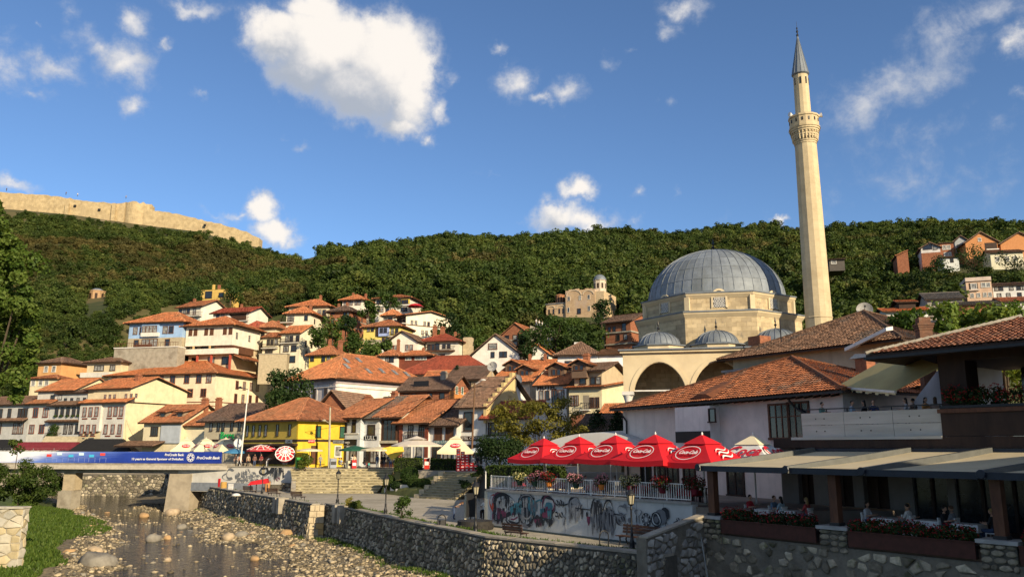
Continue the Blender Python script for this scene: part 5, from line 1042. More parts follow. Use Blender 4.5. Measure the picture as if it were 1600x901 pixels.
# ---------------------------------------------------------------- hill church
ch_m = mat('church_stone', (.50,.36,.22), (.38,.26,.16), .8, .9, .4, 8., c3=(.44,.33,.24))
s = House('ruined hill church with arched windows, bell tower and brick drum', (884,226), (930,222), 494, cat='church', name='church', group=None); s.dep = 11
zt = s.z(456); s.vol(ch_m, 0, s.W, 0, 11, -8, zt, 'nave_wall'); [s.vol(ch_m, s.W*k/9+.01, s.W*(k+1)/9-.01, 0, .9, zt+.004, zt+rnd.uniform(.1,.7), 'broken_wall_top') for k in range(9)]
s.vol(ch_m, -6.4, -.004, .6, 9, -8, s.z(473), 'apse_wall'); s.vol(ch_m, -6.4, -2.6, 2, 9, s.z(473)+.004, s.z(469.5), 'apse_upper_wall'); s.vol(lead, -6.6, -.02, .4, 9.2, s.z(473)+.006, s.z(473)+.25, 'apse_roof') 
MB().lathe([(1.35,s.z(473)),(1.35,s.z(458)),(1.6,s.z(457.6)),(1.5,s.z(456.6)),(.2,s.z(454.5))], 10, (-3.2,3.6,0)).build('brick_drum', mat('church_brick',(.42,.2,.1),(.3,.14,.07),4.), s.root)
for i in range(10):
    a = 2*pi*(i+.5)/10; MB().beam((-3.2+1.31*cos(a),3.6+1.31*sin(a),s.z(469)),(-3.2+1.31*cos(a),3.6+1.31*sin(a),s.z(460)),.34,.12,up=(cos(a),sin(a),0)).build('drum_window', wood_dark, s.root)
tx, ty = s.W+.5, 3.; MB().lathe([(1.75,s.z(470)),(1.75,s.z(441)),(1.95,s.z(440.5)),(1.9,s.z(439.8))], 8, (tx,ty,0), R(22.5), R(22.5)+2*pi, cap=True).build('bell_tower', mat('tower_render',(.62,.52,.4)), s.root)
MB().lathe([(1.85*cos(t), s.z(440)+1.75*sin(t)) for t in [pi/2*i/8 for i in range(9)]], 16, (tx,ty,0)).build('tower_dome', lead, s.root, smooth=True)
for i in range(8):
    a = 2*pi*i/8; MB().beam((tx+1.6*cos(a),ty+1.6*sin(a),s.z(453)),(tx+1.6*cos(a),ty+1.6*sin(a),s.z(445)),.62,.1,up=(cos(a),sin(a),0)).build('belfry_opening', wood_dark, s.root)
s.vol(mat('church_west_front',(.55,.42,.26)), s.W+.004, s.W+2.6, .2, 10.6, -8, zt-.6, 'west_front')
s.win('f', [.12,.5,.8], 464, 470, 3, 'w'); s.win('f', [.1,.8], 481, 488, 3, 'w'); s.win('f', [.46], 484, 491, 5, 'd'); s.win('f', [.3,.7], 463.5, 469, 2.4, 'w', x0=-6.4, y0=.6, W=6.4) if False else None
for u in (-5.4,-4.,-2.2,-1.):
    f, p = win_mesh(.35, 1.3, 'd'); o = obj('window', f, s.root, (u,.6,s.z(488))); obj('pane', p, o)
for x0, x1 in ((.2,5.),(5.2,s.W-.2),(-6.2,-3.4),(-3.2,-.3)):
    b = MB(); c = (x0+x1)/2; r = (x1-x0)/2; pv = None; zz = s.z(463) if x0 > 0 else s.z(480); yy = 0 if x0 > 0 else .6
    for i in range(13):
        t = pi*i/12; a = (c+r*cos(t), zz+r*.75*sin(t)); q = (c+(r-.3)*cos(t), zz+(r*.75-.3)*sin(t))
        if pv: b.hexa([(pv[0][0],yy-.15,pv[0][1]),(a[0],yy-.15,a[1]),(a[0],yy-.003,a[1]),(pv[0][0],yy-.003,pv[0][1]),(pv[1][0],yy-.15,pv[1][1]),(q[0],yy-.15,q[1]),(q[0],yy-.003,q[1]),(pv[1][0],yy-.003,pv[1][1])])
        pv = (a, q)
    b.build('blind_arch', mat('church_trim',(.6,.48,.34)), s.root)
c = P(150,476,280); ru = empty('ruined_chapel', (c.x,c.y,c.z), 0, 'small roofless brick chapel drum alone on the fortress slope', 'chapel')
rm_ = mat('chapel_brick',(.42,.27,.15),(.3,.19,.1),1.5)
MB().lathe([(2.9,-4),(2.9,4.6),(3.05,4.65),(3.0,4.9)], 8, cap=True).build('drum', rm_, ru); MB().lathe([(2.,4.9),(1.8,5.4),(1.1,5.8),(0,5.9)], 12).build('lead_top', lead, ru); MB().box(-4.6,-3.6,-6,4.2,3,-.3).build('lower_wall', rm_, ru)
for i in range(8): a = 2*pi*(i+.5)/8; MB().beam((2.75*cos(a),2.75*sin(a),1.2),(2.75*cos(a),2.75*sin(a),3.8),.8,.2,up=(cos(a),sin(a),0)).build('drum_window', wood_dark, ru)
# ---------------------------------------------------------------- fortress
fort_m = mat('fortress_rubble', (.52,.41,.24), (.34,.26,.15), .45, .95, .9, 1.8, c3=(.42,.33,.2), bdist=.4)
fort = empty('fortress_wall', tuple(P(200,340,424)), 0, 'long pale fortress wall crowning the hill with a broad round tower', 'fortress')
fo = fort.location.copy(); q = random.Random(4)
FT = [(-120,292,330),(-40,297,326),(0,300,322),(60,304,327),(105,309,333),(130,313,342),(178,318,347),(196,317,348)]; FT2 = [(222,325,352),(232,327,353),(270,333,359),(300,340,362),(350,351,370),(385,362,376),(405,372,380)]
def fwall(T, D, th, nm):
    b = MB(); pts = []
    for i in range(len(T)-1):
        n = max(2, int((T[i+1][0]-T[i][0])/5))
        for k in range(n):
            t = k/n; pts.append([T[i][j]+(T[i+1][j]-T[i][j])*t for j in range(3)])
    pts.append(list(T[-1]))
    W3 = []
    for px, y0, y1 in pts:
        a = P(px, y0, D); c = P(px, y1+14, D); W3.append((a.x, D+q.uniform(-.06,.06), a.z+q.uniform(-.35,.35), c.z))
    for i in range(len(W3)-1):
        a, c = W3[i], W3[i+1]; o_ = fo
        b.hexa([(a[0]-o_.x,a[1]-o_.y,a[3]-o_.z),(c[0]-o_.x,c[1]-o_.y,c[3]-o_.z),(c[0]-o_.x,c[1]+th-o_.y,c[3]-o_.z),(a[0]-o_.x,a[1]+th-o_.y,a[3]-o_.z),(a[0]-o_.x,a[1]-o_.y,a[2]-o_.z),(c[0]-o_.x,c[1]-o_.y,c[2]-o_.z),(c[0]-o_.x,c[1]+th-o_.y,c[2]-o_.z),(a[0]-o_.x,a[1]+th-o_.y,a[2]-o_.z)])
    return b.build(nm, fort_m, fort)
fwall(FT, 424, 6, 'curtain_wall'); fwall(FT2, 425, 6, 'curtain_wall')
a = P(205,314,421); c = P(205,356,421); r_ = 24*421/FPX
b = MB(); n = 28; prof = [(1.05,c.z-8),(1.0,c.z+4),(.97,a.z)]; b.lathe([(r_*k, z-fo.z) for k, z in prof], n, (a.x-fo.x, 426+r_*.62-fo.y, 0), cap=True)
b.v = [(x, y, z+(q.uniform(-.7,.9) if z > a.z-fo.z-.1 else 0)) for x, y, z in b.v]; b.build('round_tower', fort_m, fort)
for px in (178, 105): p0 = P(px,322,423.2); MB().box(p0.x-fo.x-.8,-1.6,-9+p0.z-fo.z,p0.x-fo.x+1.2,0,p0.z-fo.z+1.5).build('buttress', fort_m, fort)
for px, py in ((117,322),(155,328),(320,352)):
    p0 = P(px,py,423.6); MB().box(p0.x-fo.x-.7,-.2+p0.y-fo.y,p0.z-fo.z-.6,p0.x-fo.x+.6,.3+p0.y-fo.y,p0.z-fo.z+.7).build('wall_hole', metal_dark, fort)
# hillside odds
def block(name, label, cat, px, py0, py1, D, wpx, dep, m, group=None, rz=0):
    c = P(px, py1, D); h = Zat(px, py0, D)-c.z; w = wpx*D/FPX; o = empty(name, (c.x, D, c.z), rz, label, cat, group)
    b = MB(); b.hexa([(-w/2,0,-5),(w/2,0,-5),(w/2,dep,-5),(-w/2,dep,-5),(-w/2,.0,h*.94),(w/2,.0,h),(w/2,dep,h),(-w/2,dep,h*.97)]); b.build('wall', m, o); MB().hexa([(-w/2-.1,-.1,h*.94+.02),(w/2+.1,-.1,h+.02),(w/2+.1,dep,h+.02),(-w/2-.1,dep,h*.97+.02),(-w/2-.1,-.1,h*.94+.25),(w/2+.1,-.1,h+.25),(w/2+.1,dep,h+.25),(-w/2-.1,dep,h*.97+.25)]).build('coping', conc, o); return o
och = mat('ochre_earth_wall', (.50,.36,.16), (.38,.26,.11), .6, .95, .6, 4.)
block('retaining_wall', 'ochre retaining wall under the unfinished brick house', 'wall', 554, 529, 549, 186, 20, 3, och, 'retaining walls on the hillside')
block('retaining_wall', 'grey retaining wall left of the yellow and blue house', 'wall', 580, 532, 546, 190, 26, 3, conc, 'retaining walls on the hillside')
block('retaining_wall', 'broad tan retaining wall below the tall white orange roofed house', 'wall', 426, 553, 566, 186, 44, 2, mat('tan_wall',(.46,.38,.25)), 'retaining walls on the hillside')
block('retaining_wall', 'low concrete wall beside the brick house left of the dome', 'wall', 925, 527, 536, 192, 40, 3, conc, 'retaining walls on the hillside')
block('retaining_wall', 'rubble wall on the bare slope behind the plane tree', 'wall', 118, 566, 590, 196, 46, 3, mat('slope_rubble',(.42,.34,.22),(.28,.22,.14),1.5), 'retaining walls on the hillside')
# big background conifers and poles are in the next part
# ---------------------------------------------------------------- bridge with banner
bz = 3.42; BR = Vector((Xat(352,110,bz),110)); BL = Vector((Xat(-70,117.5,bz),117.5)); bd = (BR-BL); LB_ = bd.length; ba = math.atan2(bd.y, bd.x)
bridge = empty('bridge', (BL.x, BL.y, 0), ba, 'flat concrete road bridge on two piers across the river', 'bridge')
def bx_at(px):   # along-bridge coordinate of an image column
    lo, hi = -5, LB_+5
    for _ in range(40):
        m_ = (lo+hi)/2; p = BL+bd/LB_*m_; u = p.x/(p.y*CP+(bz-EYE)*SP)*FPX+800
        lo, hi = (m_, hi) if u < px else (lo, m_)
    return lo
MB().box(-30,-.9,bz-.62,LB_+1.5,9,bz-.08).build('deck', conc, bridge); MB().box(-30,-1.0,bz-.9,LB_+.8,-.6,bz-.34).build('deck_edge', mat('pale_concrete',(.5,.45,.36)), bridge)
for y in (.2,2.8,5.4,8.): MB().box(-30,y,bz-1.45,bx_at(306),y+.5,bz-.625).build('girder', conc, bridge)
p0 = bx_at(97); MB().box(p0-.2,.1,-4,p0+1.9,2.,-.4).build('pier', conc, bridge); MB().box(p0+.2,.35,-.39,p0+2.,1.9,bz-1.46).build('pier_cap', mat('pier_concrete',(.44,.36,.24)), bridge)
p1 = bx_at(268); MB().hexa([(p1-.6,-.2,-4.4),(p1+3.1,-.2,-4.4),(p1+3.1,8,-4.4),(p1-.6,8,-4.4),(p1,-.2,bz-1.46),(p1+3.3,-.2,bz-1.46),(p1+3.3,8,bz-1.46),(p1,8,bz-1.46)]).build('abutment', mat('abutment_concrete',(.40,.34,.25),(.27,.23,.17),.8,.95,.7,5.), bridge)
for k in range(16):
    x = -20+(LB_+20)*k/15; MB().beam((x,-.75,bz-.07),(x,-.75,bz+1.3),.08).build('railing_post', metal_grey, bridge)
MB().beam((-20,-.75,bz+1.3),(LB_+1,-.75,bz+1.3),.08).build('railing_bar', metal_grey, bridge)
# banner
bn = bpy.data.materials.new('banner_print_glare'); bn.use_nodes = True; b = NB(bn.node_tree); bs = bn.node_tree.nodes['Principled BSDF']
sp = b.n('ShaderNodeSeparateXYZ', i={0: b.n('ShaderNodeTexCoord').outputs['Object']})
xl_, x1_ = bx_at(-45), bx_at(352); f = b.math('DIVIDE', sp.outputs[0], x1_-xl_); nz = b.n('ShaderNodeTexNoise', i={'Vector': b.n('ShaderNodeCombineXYZ', i={0: b.math('MULTIPLY', sp.outputs[0], .25), 1: 0., 2: b.math('MULTIPLY', sp.outputs[2], 3.)}).outputs[0], 'Scale': 1.5, 'Detail': 4.}).outputs[0]
f2 = b.math('ADD', b.math('SUBTRACT', f, b.math('MULTIPLY', b.math('SUBTRACT', sp.outputs[2], .75), .14)), b.math('MULTIPLY', b.math('SUBTRACT', nz, .5), .22))
bn.node_tree.links.new(b.ramp(f2, [(0,(.75,.76,.8)),(.22,(.72,.74,.8)),(.38,(.12,.2,.55)),(.6,(.02,.05,.32)),(1,(.012,.03,.24))]), bs.inputs['Base Color']); bs.inputs['Roughness'].default_value = .35  # white left end mixes the printed fade with painted sun glare
ban = empty('banner', tuple(BL.to_3d()), ba, 'long blue bank banner hung along the bridge railing', 'banner'); dirx = bd/LB_
ban.location = (BL.x+dirx.x*xl_+dirx.y*.95, BL.y+dirx.y*xl_-dirx.x*.95, bz-.05); BWd = x1_-xl_; bh = 1.52
rb = MB(); n = 60
for i in range(n):
    xa, xb = BWd*i/n, BWd*(i+1)/n; ya, yb2 = .05*sin(i*1.1), .05*sin((i+1)*1.1)
    rb.hexa([(xa,ya,0),(xb,yb2,0),(xb,yb2+.02,0),(xa,ya+.02,0),(xa,ya,bh),(xb,yb2,bh),(xb,yb2+.02,bh),(xa,ya+.02,bh)])
sheet = rb.build('banner_sheet', bn, ban); bxs = lambda px: bx_at(px)-xl_
wt = mat('banner_white', (.8,.8,.82), (.78,.78,.8), 2., .4, 0)
text('ProCredit Bank', .5, wt, ban, (bxs(331),-.09,bh*.47), (pi/2,0,0), 'lettering', .003, .25, 3.4, bold=.012)
text('ProCredit Bank', .44, wt, ban, (bxs(293),-.09,bh*.73), (pi/2,0,0), 'lettering', .003, 0, None, 'RIGHT', bold=.012)
text('13 years as General Sponsor of Dokufest', .40, wt, ban, (bxs(293),-.09,bh*.36), (pi/2,0,0), 'lettering', .003, 0, bxs(293)-bxs(213), 'RIGHT', bold=.01)
lg = MB()
for r0, r1 in ((.50,.56),(.2,.26)):
    for i in range(24):
        a0, a1 = 2*pi*i/24, 2*pi*(i+1)/24; lg.poly([(r0*cos(a0),0,r0*sin(a0)),(r0*cos(a1),0,r0*sin(a1)),(r1*cos(a1),0,r1*sin(a1)),(r1*cos(a0),0,r1*sin(a0))])
for k in range(8):
    a = 2*pi*k/8; cx, cz = .36*cos(a), .36*sin(a); lg.poly([(cx+.1*cos(t),.0,cz+.1*sin(t)) for t in [2*pi*i/10 for i in range(10)]])
lg.build('round_emblem', wt, ban, loc=(bxs(304),-.095,bh*.5))
for px, zz, c in ((84,.66,(.75,.06,.05)),(100,.8,(.6,.8,.85)),(118,.62,(.06,.45,.7)),(134,.78,(.6,.8,.85)),(150,.62,(.06,.45,.7)),(167,.76,(.75,.08,.06))):
    m_ = mat('print_%d' % px, c, c, 1., .4, 0); MB().box(-.38,-.012,-.17,.38,0,.17).build('printed_square', m_, ban, loc=(bxs(px),-.075,bh*zz))
    o = MB(); o.box(-.5,-.008,-.32,-.45,0,.3); o.box(.45,-.008,-.32,.5,0,.3); o.box(-.45,-.008,.25,.45,0,.3); o.build('printed_chair', mat('print_line',(.25,.32,.7)), ban, loc=(bxs(px)+.1,-.075,bh*.28))
# ---------------------------------------------------------------- lilac house behind the umbrellas
class Loc:
    """local frame: origin (x, y), direction angle, root z"""
    def __init__(s, name, label, cat, o, d, z, group=None):
        s.ang = math.atan2(d[1], d[0]); s.o = Vector(o); s.d = Vector(d).normalized(); s.n = Vector((-s.d.y, s.d.x)); s.z = z
        s.root = empty(name, (o[0], o[1], z), s.ang, label, cat, group)
    def along(s, px, off=0., zrel=3.):
        lo, hi = -10, 40
        for _ in range(40):
            m = (lo+hi)/2; p = s.o+s.d*m+s.n*off; u = p.x/(p.y*CP+(s.z+zrel-EYE)*SP)*FPX+800
            lo, hi = (m, hi) if u < px else (lo, m)
        return lo
    def zz(s, px, py, off=0.):
        a = s.along(px, off); p = s.o+s.d*a+s.n*off; return Zat(px, py, p.y)-s.z
lil_m = plaster((.74,.64,.57)); lil_l = plaster((.78,.72,.67))
L = Loc('lilac_house', 'old lilac rendered house with a sagging terracotta hipped roof behind the umbrellas', 'house', (9.05,66), (10.2,-19), 2.3, GS)
WL = 21.6; DL = 10.8; ze = 6.35; apx = (13.1, 5.4)
def wallbox(L, m, x0, x1, y0, y1, z0, z1, nm='wall'): return MB().box(x0,y0,z0,x1,y1,z1).build(nm, m, L.root)
wallbox(L, lil_m, 0, WL, 0, DL, -2.3, ze)
s0, s1 = L.along(1072), L.along(1127); wallbox(L, lil_l, s0, s1, -.9, -.004, 2.2, ze-.35, 'bay_wall'); wallbox(L, blk, s0+.02, s1-.02, -.95, -.904, L.zz(1100,691,-.9), L.zz(1100,673,-.9), 'sign_board')
def rawwin(L, x, z, w, h, style, y=0.):
    f, p = win_mesh(w, h, style); o = obj('window', f, L.root, (x,y,z)); obj('pane', p, o)
for px, y0, y1, w in ((1221,633,683,1.5),(1252,630,683,1.5)):
    z1, z0 = L.zz(px,y0), L.zz(px,y1); rawwin(L, L.along(px), z0, w, z1-z0, 'b3t')
rawwin(L, L.along(1116,-.9), L.zz(1116,658,-.9), .55, L.zz(1116,639,-.9)-L.zz(1116,658,-.9), 'd', -.9)
wallbox(L, lil_l, L.along(1215), WL, -.16, -.004, L.zz(1240,692), L.zz(1240,688), 'sill_course')
for px in (1010, 1032, 1052, 1078): rawwin(L, L.along(px,0,1), .1, 1.1, 2.2, 'dm')
rawwin(L, L.along(1150,0,1), .1, 1.4, 2.4, 'dm')
b = MB(); b.path([(.25,-.5,ze-.35),(.3,-.14,ze-.8),(.6,-.12,ze-1.1),(.62,-.12,0)], .07, .07, 8); b.build('downpipe', metal_dark, L.root)
b = MB(); b.path([(WL-3.6,-.5,ze-.3),(WL-3.4,-.2,ze-.75),(WL-1.4,-.14,ze-1.9),(WL-.9,-.12,ze-2.1)], .07, .07, 8); b.build('downpipe', metal_dark, L.root)
ov = .75; hA = 3.05; E = [(-ov,-ov,ze-.12),(WL+ov,-ov,ze+.05),(WL+ov,DL+ov,ze),(-ov,DL+ov,ze)]; AP = (apx[0],apx[1],ze+hA)
# sagging front slope is made of two planes with a small valley over the bay
polys = [[E[0],E[1],AP],[E[1],E[2],AP],[E[2],E[3],AP],[E[3],E[0],AP]]
tl_m = mat('old_terracotta_tiles', (.42,.15,.06), (.24,.09,.045), 2.2, .85, .35, 24., tint=.5, c3=(.2,.12,.08))
b = MB()
for qd in polys:
    b.poly(qd, 0); lo = [(p[0],p[1],p[2]-.13) for p in qd]; b.poly(lo[::-1], 1); b.poly([qd[0],lo[0],lo[1],qd[1]], 1)
rf = b.build('roof', [tilemat(DBROWN), wood_dark], L.root); tiles_obj(polys, tl_m, rf, .24, .36, 77)
for p in E:
    n = 26; pv = Vector(p)+Vector((0,0,.06)); q_ = Vector(AP)+Vector((0,0,.08))
    for i in range(n): MB().tube(pv+(q_-pv)*(i/n), pv+(q_-pv)*((i+1.12)/n)+Vector((0,0,.02)), .13, .15, 6).build('ridge_cap', tl_m, rf)
for i in range(34): MB().beam((-.4+i*.66,-.7,ze-.24),(-.4+i*.66,.0,ze-.12),.09,.12).build('rafter_tail', wood_dark, rf)
MB().beam((-ov,-ov-.06,ze-.22),(WL+ov,-ov-.06,ze-.05),.14,.12).build('gutter', metal_dark, rf)
hd = MB(); hd.hexa([(9.0,-.5,ze+.25),(11.2,-.5,ze+.2),(11.2,2.,ze+.9),(9.,2.,ze+.9),(9.6,-.45,ze+.55),(10.5,-.45,ze+.5),(10.6,2.,ze+1.5),(9.6,2.,ze+1.5)]); hd.build('roof_hump', tl_m, rf)
ch = MB(); cx, cy = 17.4, 7.6; ch.box(cx-.45,cy-.45,ze+.5,cx+.45,cy+.45,ze+2.7); ch.build('chimney', brick_m, rf); MB().hexa([(cx-.8,cy-.6,ze+2.75),(cx+.6,cy-.6,ze+2.75),(cx+.6,cy+.6,ze+2.75),(cx-.8,cy+.6,ze+2.75),(cx-.5,cy-.3,ze+3.1),(cx+.5,cy-.3,ze+3.),(cx+.5,cy+.3,ze+3.),(cx-.5,cy+.3,ze+3.1)]).build('chimney_hood', metal_grey, rf)
# ---------------------------------------------------------------- big brown roof between the lilac house and the minaret
K = Loc('brown_roofed_house', 'house with a broad weathered brown tiled hipped roof before the minaret', 'house', (19.9,72), (8.3,-14), 2.3, GS)
KW, KD, kz, kh = 16.3, 12., 10.9, 3.5
wallbox(K, plaster((.5,.42,.30)), 0, KW, 0, KD, -2.3, kz)
wallbox(K, plaster(GREY), -.2, 4.2, -.9, -.004, kz-4.6, kz-1.2, 'cornice_wall'); wallbox(K, lead, -.4, 4.4, -1.1, -.5, kz-1.19, kz-1.0, 'cornice')
E = [(-1,-1,kz),(KW+1,-1,kz-.15),(KW+1,KD+1,kz),(-1,KD+1,kz)]; AP = (9.4,6.,kz+kh)
polys = [[E[0],E[1],AP],[E[1],E[2],AP],[E[2],E[3],AP],[E[3],E[0],AP]]
wt_m = mat('weathered_brown_tiles', (.28,.16,.10), (.16,.095,.06), 2., .9, .35, 24., tint=.5, c3=(.13,.10,.08)); b = MB()
for qd in polys:
    b.poly(qd, 0); lo = [(p[0],p[1],p[2]-.13) for p in qd]; b.poly(lo[::-1], 1); b.poly([qd[0],lo[0],lo[1],qd[1]], 1)
rf = b.build('roof', [tilemat((.08,.05,.035)), wood_dark], K.root); tiles_obj(polys, wt_m, rf, .27, .36, 78)
for p in E:
    n = 22; pv = Vector(p)+Vector((0,0,.06)); q_ = Vector(AP)+Vector((0,0,.08))
    for i in range(n): MB().tube(pv+(q_-pv)*(i/n), pv+(q_-pv)*((i+1.12)/n)+Vector((0,0,.02)), .13, .15, 6).build('ridge_cap', wt_m, rf)
x = K.along(1186,2,12); MB().box(x-.7,1.4,kz,x+.7,2.8,kz+2.1).build('chimney', brick_m, rf)
MB().beam((K.along(1222,1.2,11),1.2,kz+.2),(K.along(1222,1.2,11),1.2,kz+3.1),.07).build('vent_pipe', metal_dark, rf)
x = K.along(1330,-1.3,10); MB().hexa([(x-.4,-1.5,kz-.6),(x+3.2,-1.5,kz+.5),(x+3.2,-.7,kz+.62),(x-.4,-.7,kz-.48),(x-.4,-1.5,kz-.35),(x+3.2,-1.5,kz+.75),(x+3.2,-.7,kz+.9),(x-.4,-.7,kz-.22)]).build('roof_flashing', white_paint, rf)
def dish(label, px, py, D, r, pole=2.):
    c = P(px, py, D); o = empty('satellite_dish', (c.x, D, c.z-pole), 0, label, 'satellite dish', 'satellite dishes'); MB().tube((0,.3,0),(0,.3,pole),.05,.05,8).build('pole', metal_grey, o)
    d_ = MB(); d_.lathe([(r*k, -.35*r*(1-k*k)) for k in (0.02,.3,.55,.8,1.)], 24); d = d_.build('reflector', mat('dish_grey',(.34,.34,.33),(.24,.23,.22),4.), o, True); d.location = (0,0,pole); d.rotation_euler = (R(72),0,R(-20))
    a = MB(); a.path([(0,0,-.3*r),(.0,0,r*.8)], .03, .03, 6); a.tube((0,0,r*.75),(0,0,r*.95),.09,.09,8); a.build('feed_arm', metal_dark, d)
dish('large rusty grey satellite dish above the brown tiled roof', 1351, 483, 76, .75, 2.6)
dish('grey satellite dish on the orange roofs left of the hotel', 806, 594, 126, 1.05, 2.4); dish('smaller pale satellite dish above the red hall roof', 769, 572, 131, .85, 1.6)
dish('small dark satellite dish on the white wall near the mosque', 925, 572, 149, .5, .5)
# ---------------------------------------------------------------- restaurant with awnings
G = Loc('restaurant', 'dark timber restaurant with an upper terrace, glazed ground floor and tiled hipped roof', 'restaurant', (10.7,44), (.6,-.8), 1.55)
pf = 6.5
wallbox(G, mat('deck_boards',(.10,.065,.045),(.06,.04,.03),3.), -.3, 22, -.35, 17, -6, 0, 'deck')
lw = plaster((.22,.20,.18))  # white piers and panel darkened in colour to deepen the indoor shade
for x0, x1 in ((-.5,.6),(1.6,2.7),(4.0,4.6),(6.0,7.3),(9.0,9.4),(13.6,14.6),(19.2,20.2)): wallbox(G, lw, x0, x1, pf+.4, pf+.9, .002, 3.9, 'wall_pier')
wallbox(G, glass, 6.2, 22, pf+.62, pf+.7, .002, 3.9, 'glazing'); wallbox(G, wood_dark, -.5, 6.1, pf+.8, pf+1.2, .002, 3.9, 'back_wall')
for x in (1.1,3.3,5.3,8.2,10.6,12.,16.,17.6,21.5): MB().box(x-.07,pf+.5,.002,x+.07,pf+.615,3.9).build('mullion', wood_dark, G.root)
wallbox(G, wood_dark, -.4, 22, pf-.3, 16, 3.9, 4.45, 'floor_edge')
# upper terrace parapet
con_m = mat('board_marked_concrete', (.50,.48,.43), (.38,.365,.32), .9, .85, .25, 9., stretch=(.3,.3,3.))
xa, xb = G.along(1255,pf,5), G.along(1475,pf,5)
for i, (q0, q1) in enumerate(((xa, xa+(xb-xa)*.33),(xa+(xb-xa)*.33+.02,xa+(xb-xa)*.68),(xa+(xb-xa)*.68+.02,xb))):
    for j in range(2):
        z0 = 4.47+.69*j; o = MB().box(q0,pf-.1-.01*j,z0+.01,q1,pf+.12,z0+.68).build('concrete_panel', con_m, G.root)
        for k in range(2): MB().lathe([(.035,0),(.035,.02),(0,.02)],8).build('tie_hole', blk, o, loc=(q0+(q1-q0)*(.35+.2*k),pf-.105,z0+.35), rz=0).rotation_euler = (pi/2,0,0)
wallbox(G, con_m, xa-.6, xb, pf-.35, pf-.12, 4.35, 4.5, 'parapet_ledge')
MB().beam((xa+.1,pf,6.05),(xb,pf,6.05),.08,.06).build('handrail', metal_dark, G.root)
for i in range(7): x = xa+.3+(xb-xa-.4)*i/6; MB().beam((x,pf,5.86),(x,pf,6.02),.05).build('handrail_post', metal_dark, G.root)
# upper timber storey
wallbox(G, wood_dark, xb, xb+1.3, pf, pf+1.3, 4.46, 8.15, 'corner_post')
wallbox(G, wood_dark, xb, 18, pf-.25, pf+.2, 4.46, 5.85, 'trough_front'); wallbox(G, wood_brown, xb-.1, 18, pf-.36, pf-.255, 5.6, 5.8, 'trough_rail')
wallbox(G, wood_dark, xb, 18, pf, 14, 8.15, 8.6, 'eave_beam'); wallbox(G, wood_dark, xb+1.3, 18, 13, 13.3, 4.46, 8.14, 'rear_wall'); wallbox(G, wood_dark, 17.5, 18, pf+.3, 12.9, 4.46, 8.14, 'end_wall')
for x in (xb+5,xb+10): wallbox(G, wood_dark, x, x+.5, pf, pf+.5, 5.86, 8.14, 'post')
wallbox(G, lw, xb+3.8, xb+5.6, 12.7, 12.99, 4.5, 7.6, 'shaded_white_panel'); wallbox(G, glass, xb+1.35, xb+3.6, 12.8, 12.99, 5., 7.8, 'glazing')
ge, gh = 8.62, 1.75; gx0, gx1, gy0, gy1 = xb-2.7, 19, pf-1.9, 15.5
rp_ = [[(gx0,gy0,ge),(gx1,gy0,ge),(gx1-5.3,(gy0+gy1)/2,ge+gh),(gx0+5.4,(gy0+gy1)/2,ge+gh)],[(gx0,gy1,ge),(gx0,gy0,ge),(gx0+5.4,(gy0+gy1)/2,ge+gh)],[(gx1,gy0,ge),(gx1,gy1,ge),(gx1-5.3,(gy0+gy1)/2,ge+gh)],[(gx1,gy1,ge),(gx0,gy1,ge),(gx0+5.4,(gy0+gy1)/2,ge+gh),(gx1-5.3,(gy0+gy1)/2,ge+gh)]]
b = MB()
for qd in rp_:
    b.poly(qd, 0); lo = [(p[0],p[1],p[2]-.3) for p in qd]; b.poly(lo[::-1], 1); b.poly([qd[0],lo[0],lo[1],qd[1]], 1)
rf = b.build('roof', [tilemat(DBROWN), wood_dark], G.root); tiles_obj(rp_, mat('aged_red_tiles', (.29,.115,.06), (.17,.075,.045), 2.2, .85, .35, 24., tint=.5, c3=(.14,.09,.06)), rf, .25, .38, 79)
MB().beam((gx0-.05,gy0-.08,ge-.18),(gx1,gy0-.08,ge-.18),.16,.14).build('gutter', metal_dark, rf)
pv = Vector((gx0,gy0,ge+.08)); q_ = Vector((gx0+5.4,(gy0+gy1)/2,ge+gh+.08))
for i in range(22): MB().tube(pv+(q_-pv)*(i/22), pv+(q_-pv)*((i+1.12)/22)+Vector((0,0,.02)), .13, .15, 6).build('ridge_cap', conc, rf)
# stone chimney left of the timber roof
c = P(1442,503,47); o = empty('brick_chimney', (c.x,c.y,c.z-4), R(-8), 'weathered brick chimney stack before the plane trees', 'chimney'); o.scale = (.72,.72,1); MB().box(-.5,-.5,0,.5,.5,3.5).build('stack', mat('old_brown_brick',(.22,.11,.065),(.14,.075,.05),3.,.9,.5,18.,extra=ash_extra(.25,.08,.4)), o)
for k in range(3): MB().box(-.55-.05*k,-.55-.05*k,3.505+.13*k,.55+.05*k,.55+.05*k,3.625+.13*k).build('corbel_course', mat('old_brown_brick',(1,1,1)), o)
MB().box(-.45,-.45,3.9,.45,.45,4.25).build('cap', mat('old_brown_brick',(1,1,1)), o)
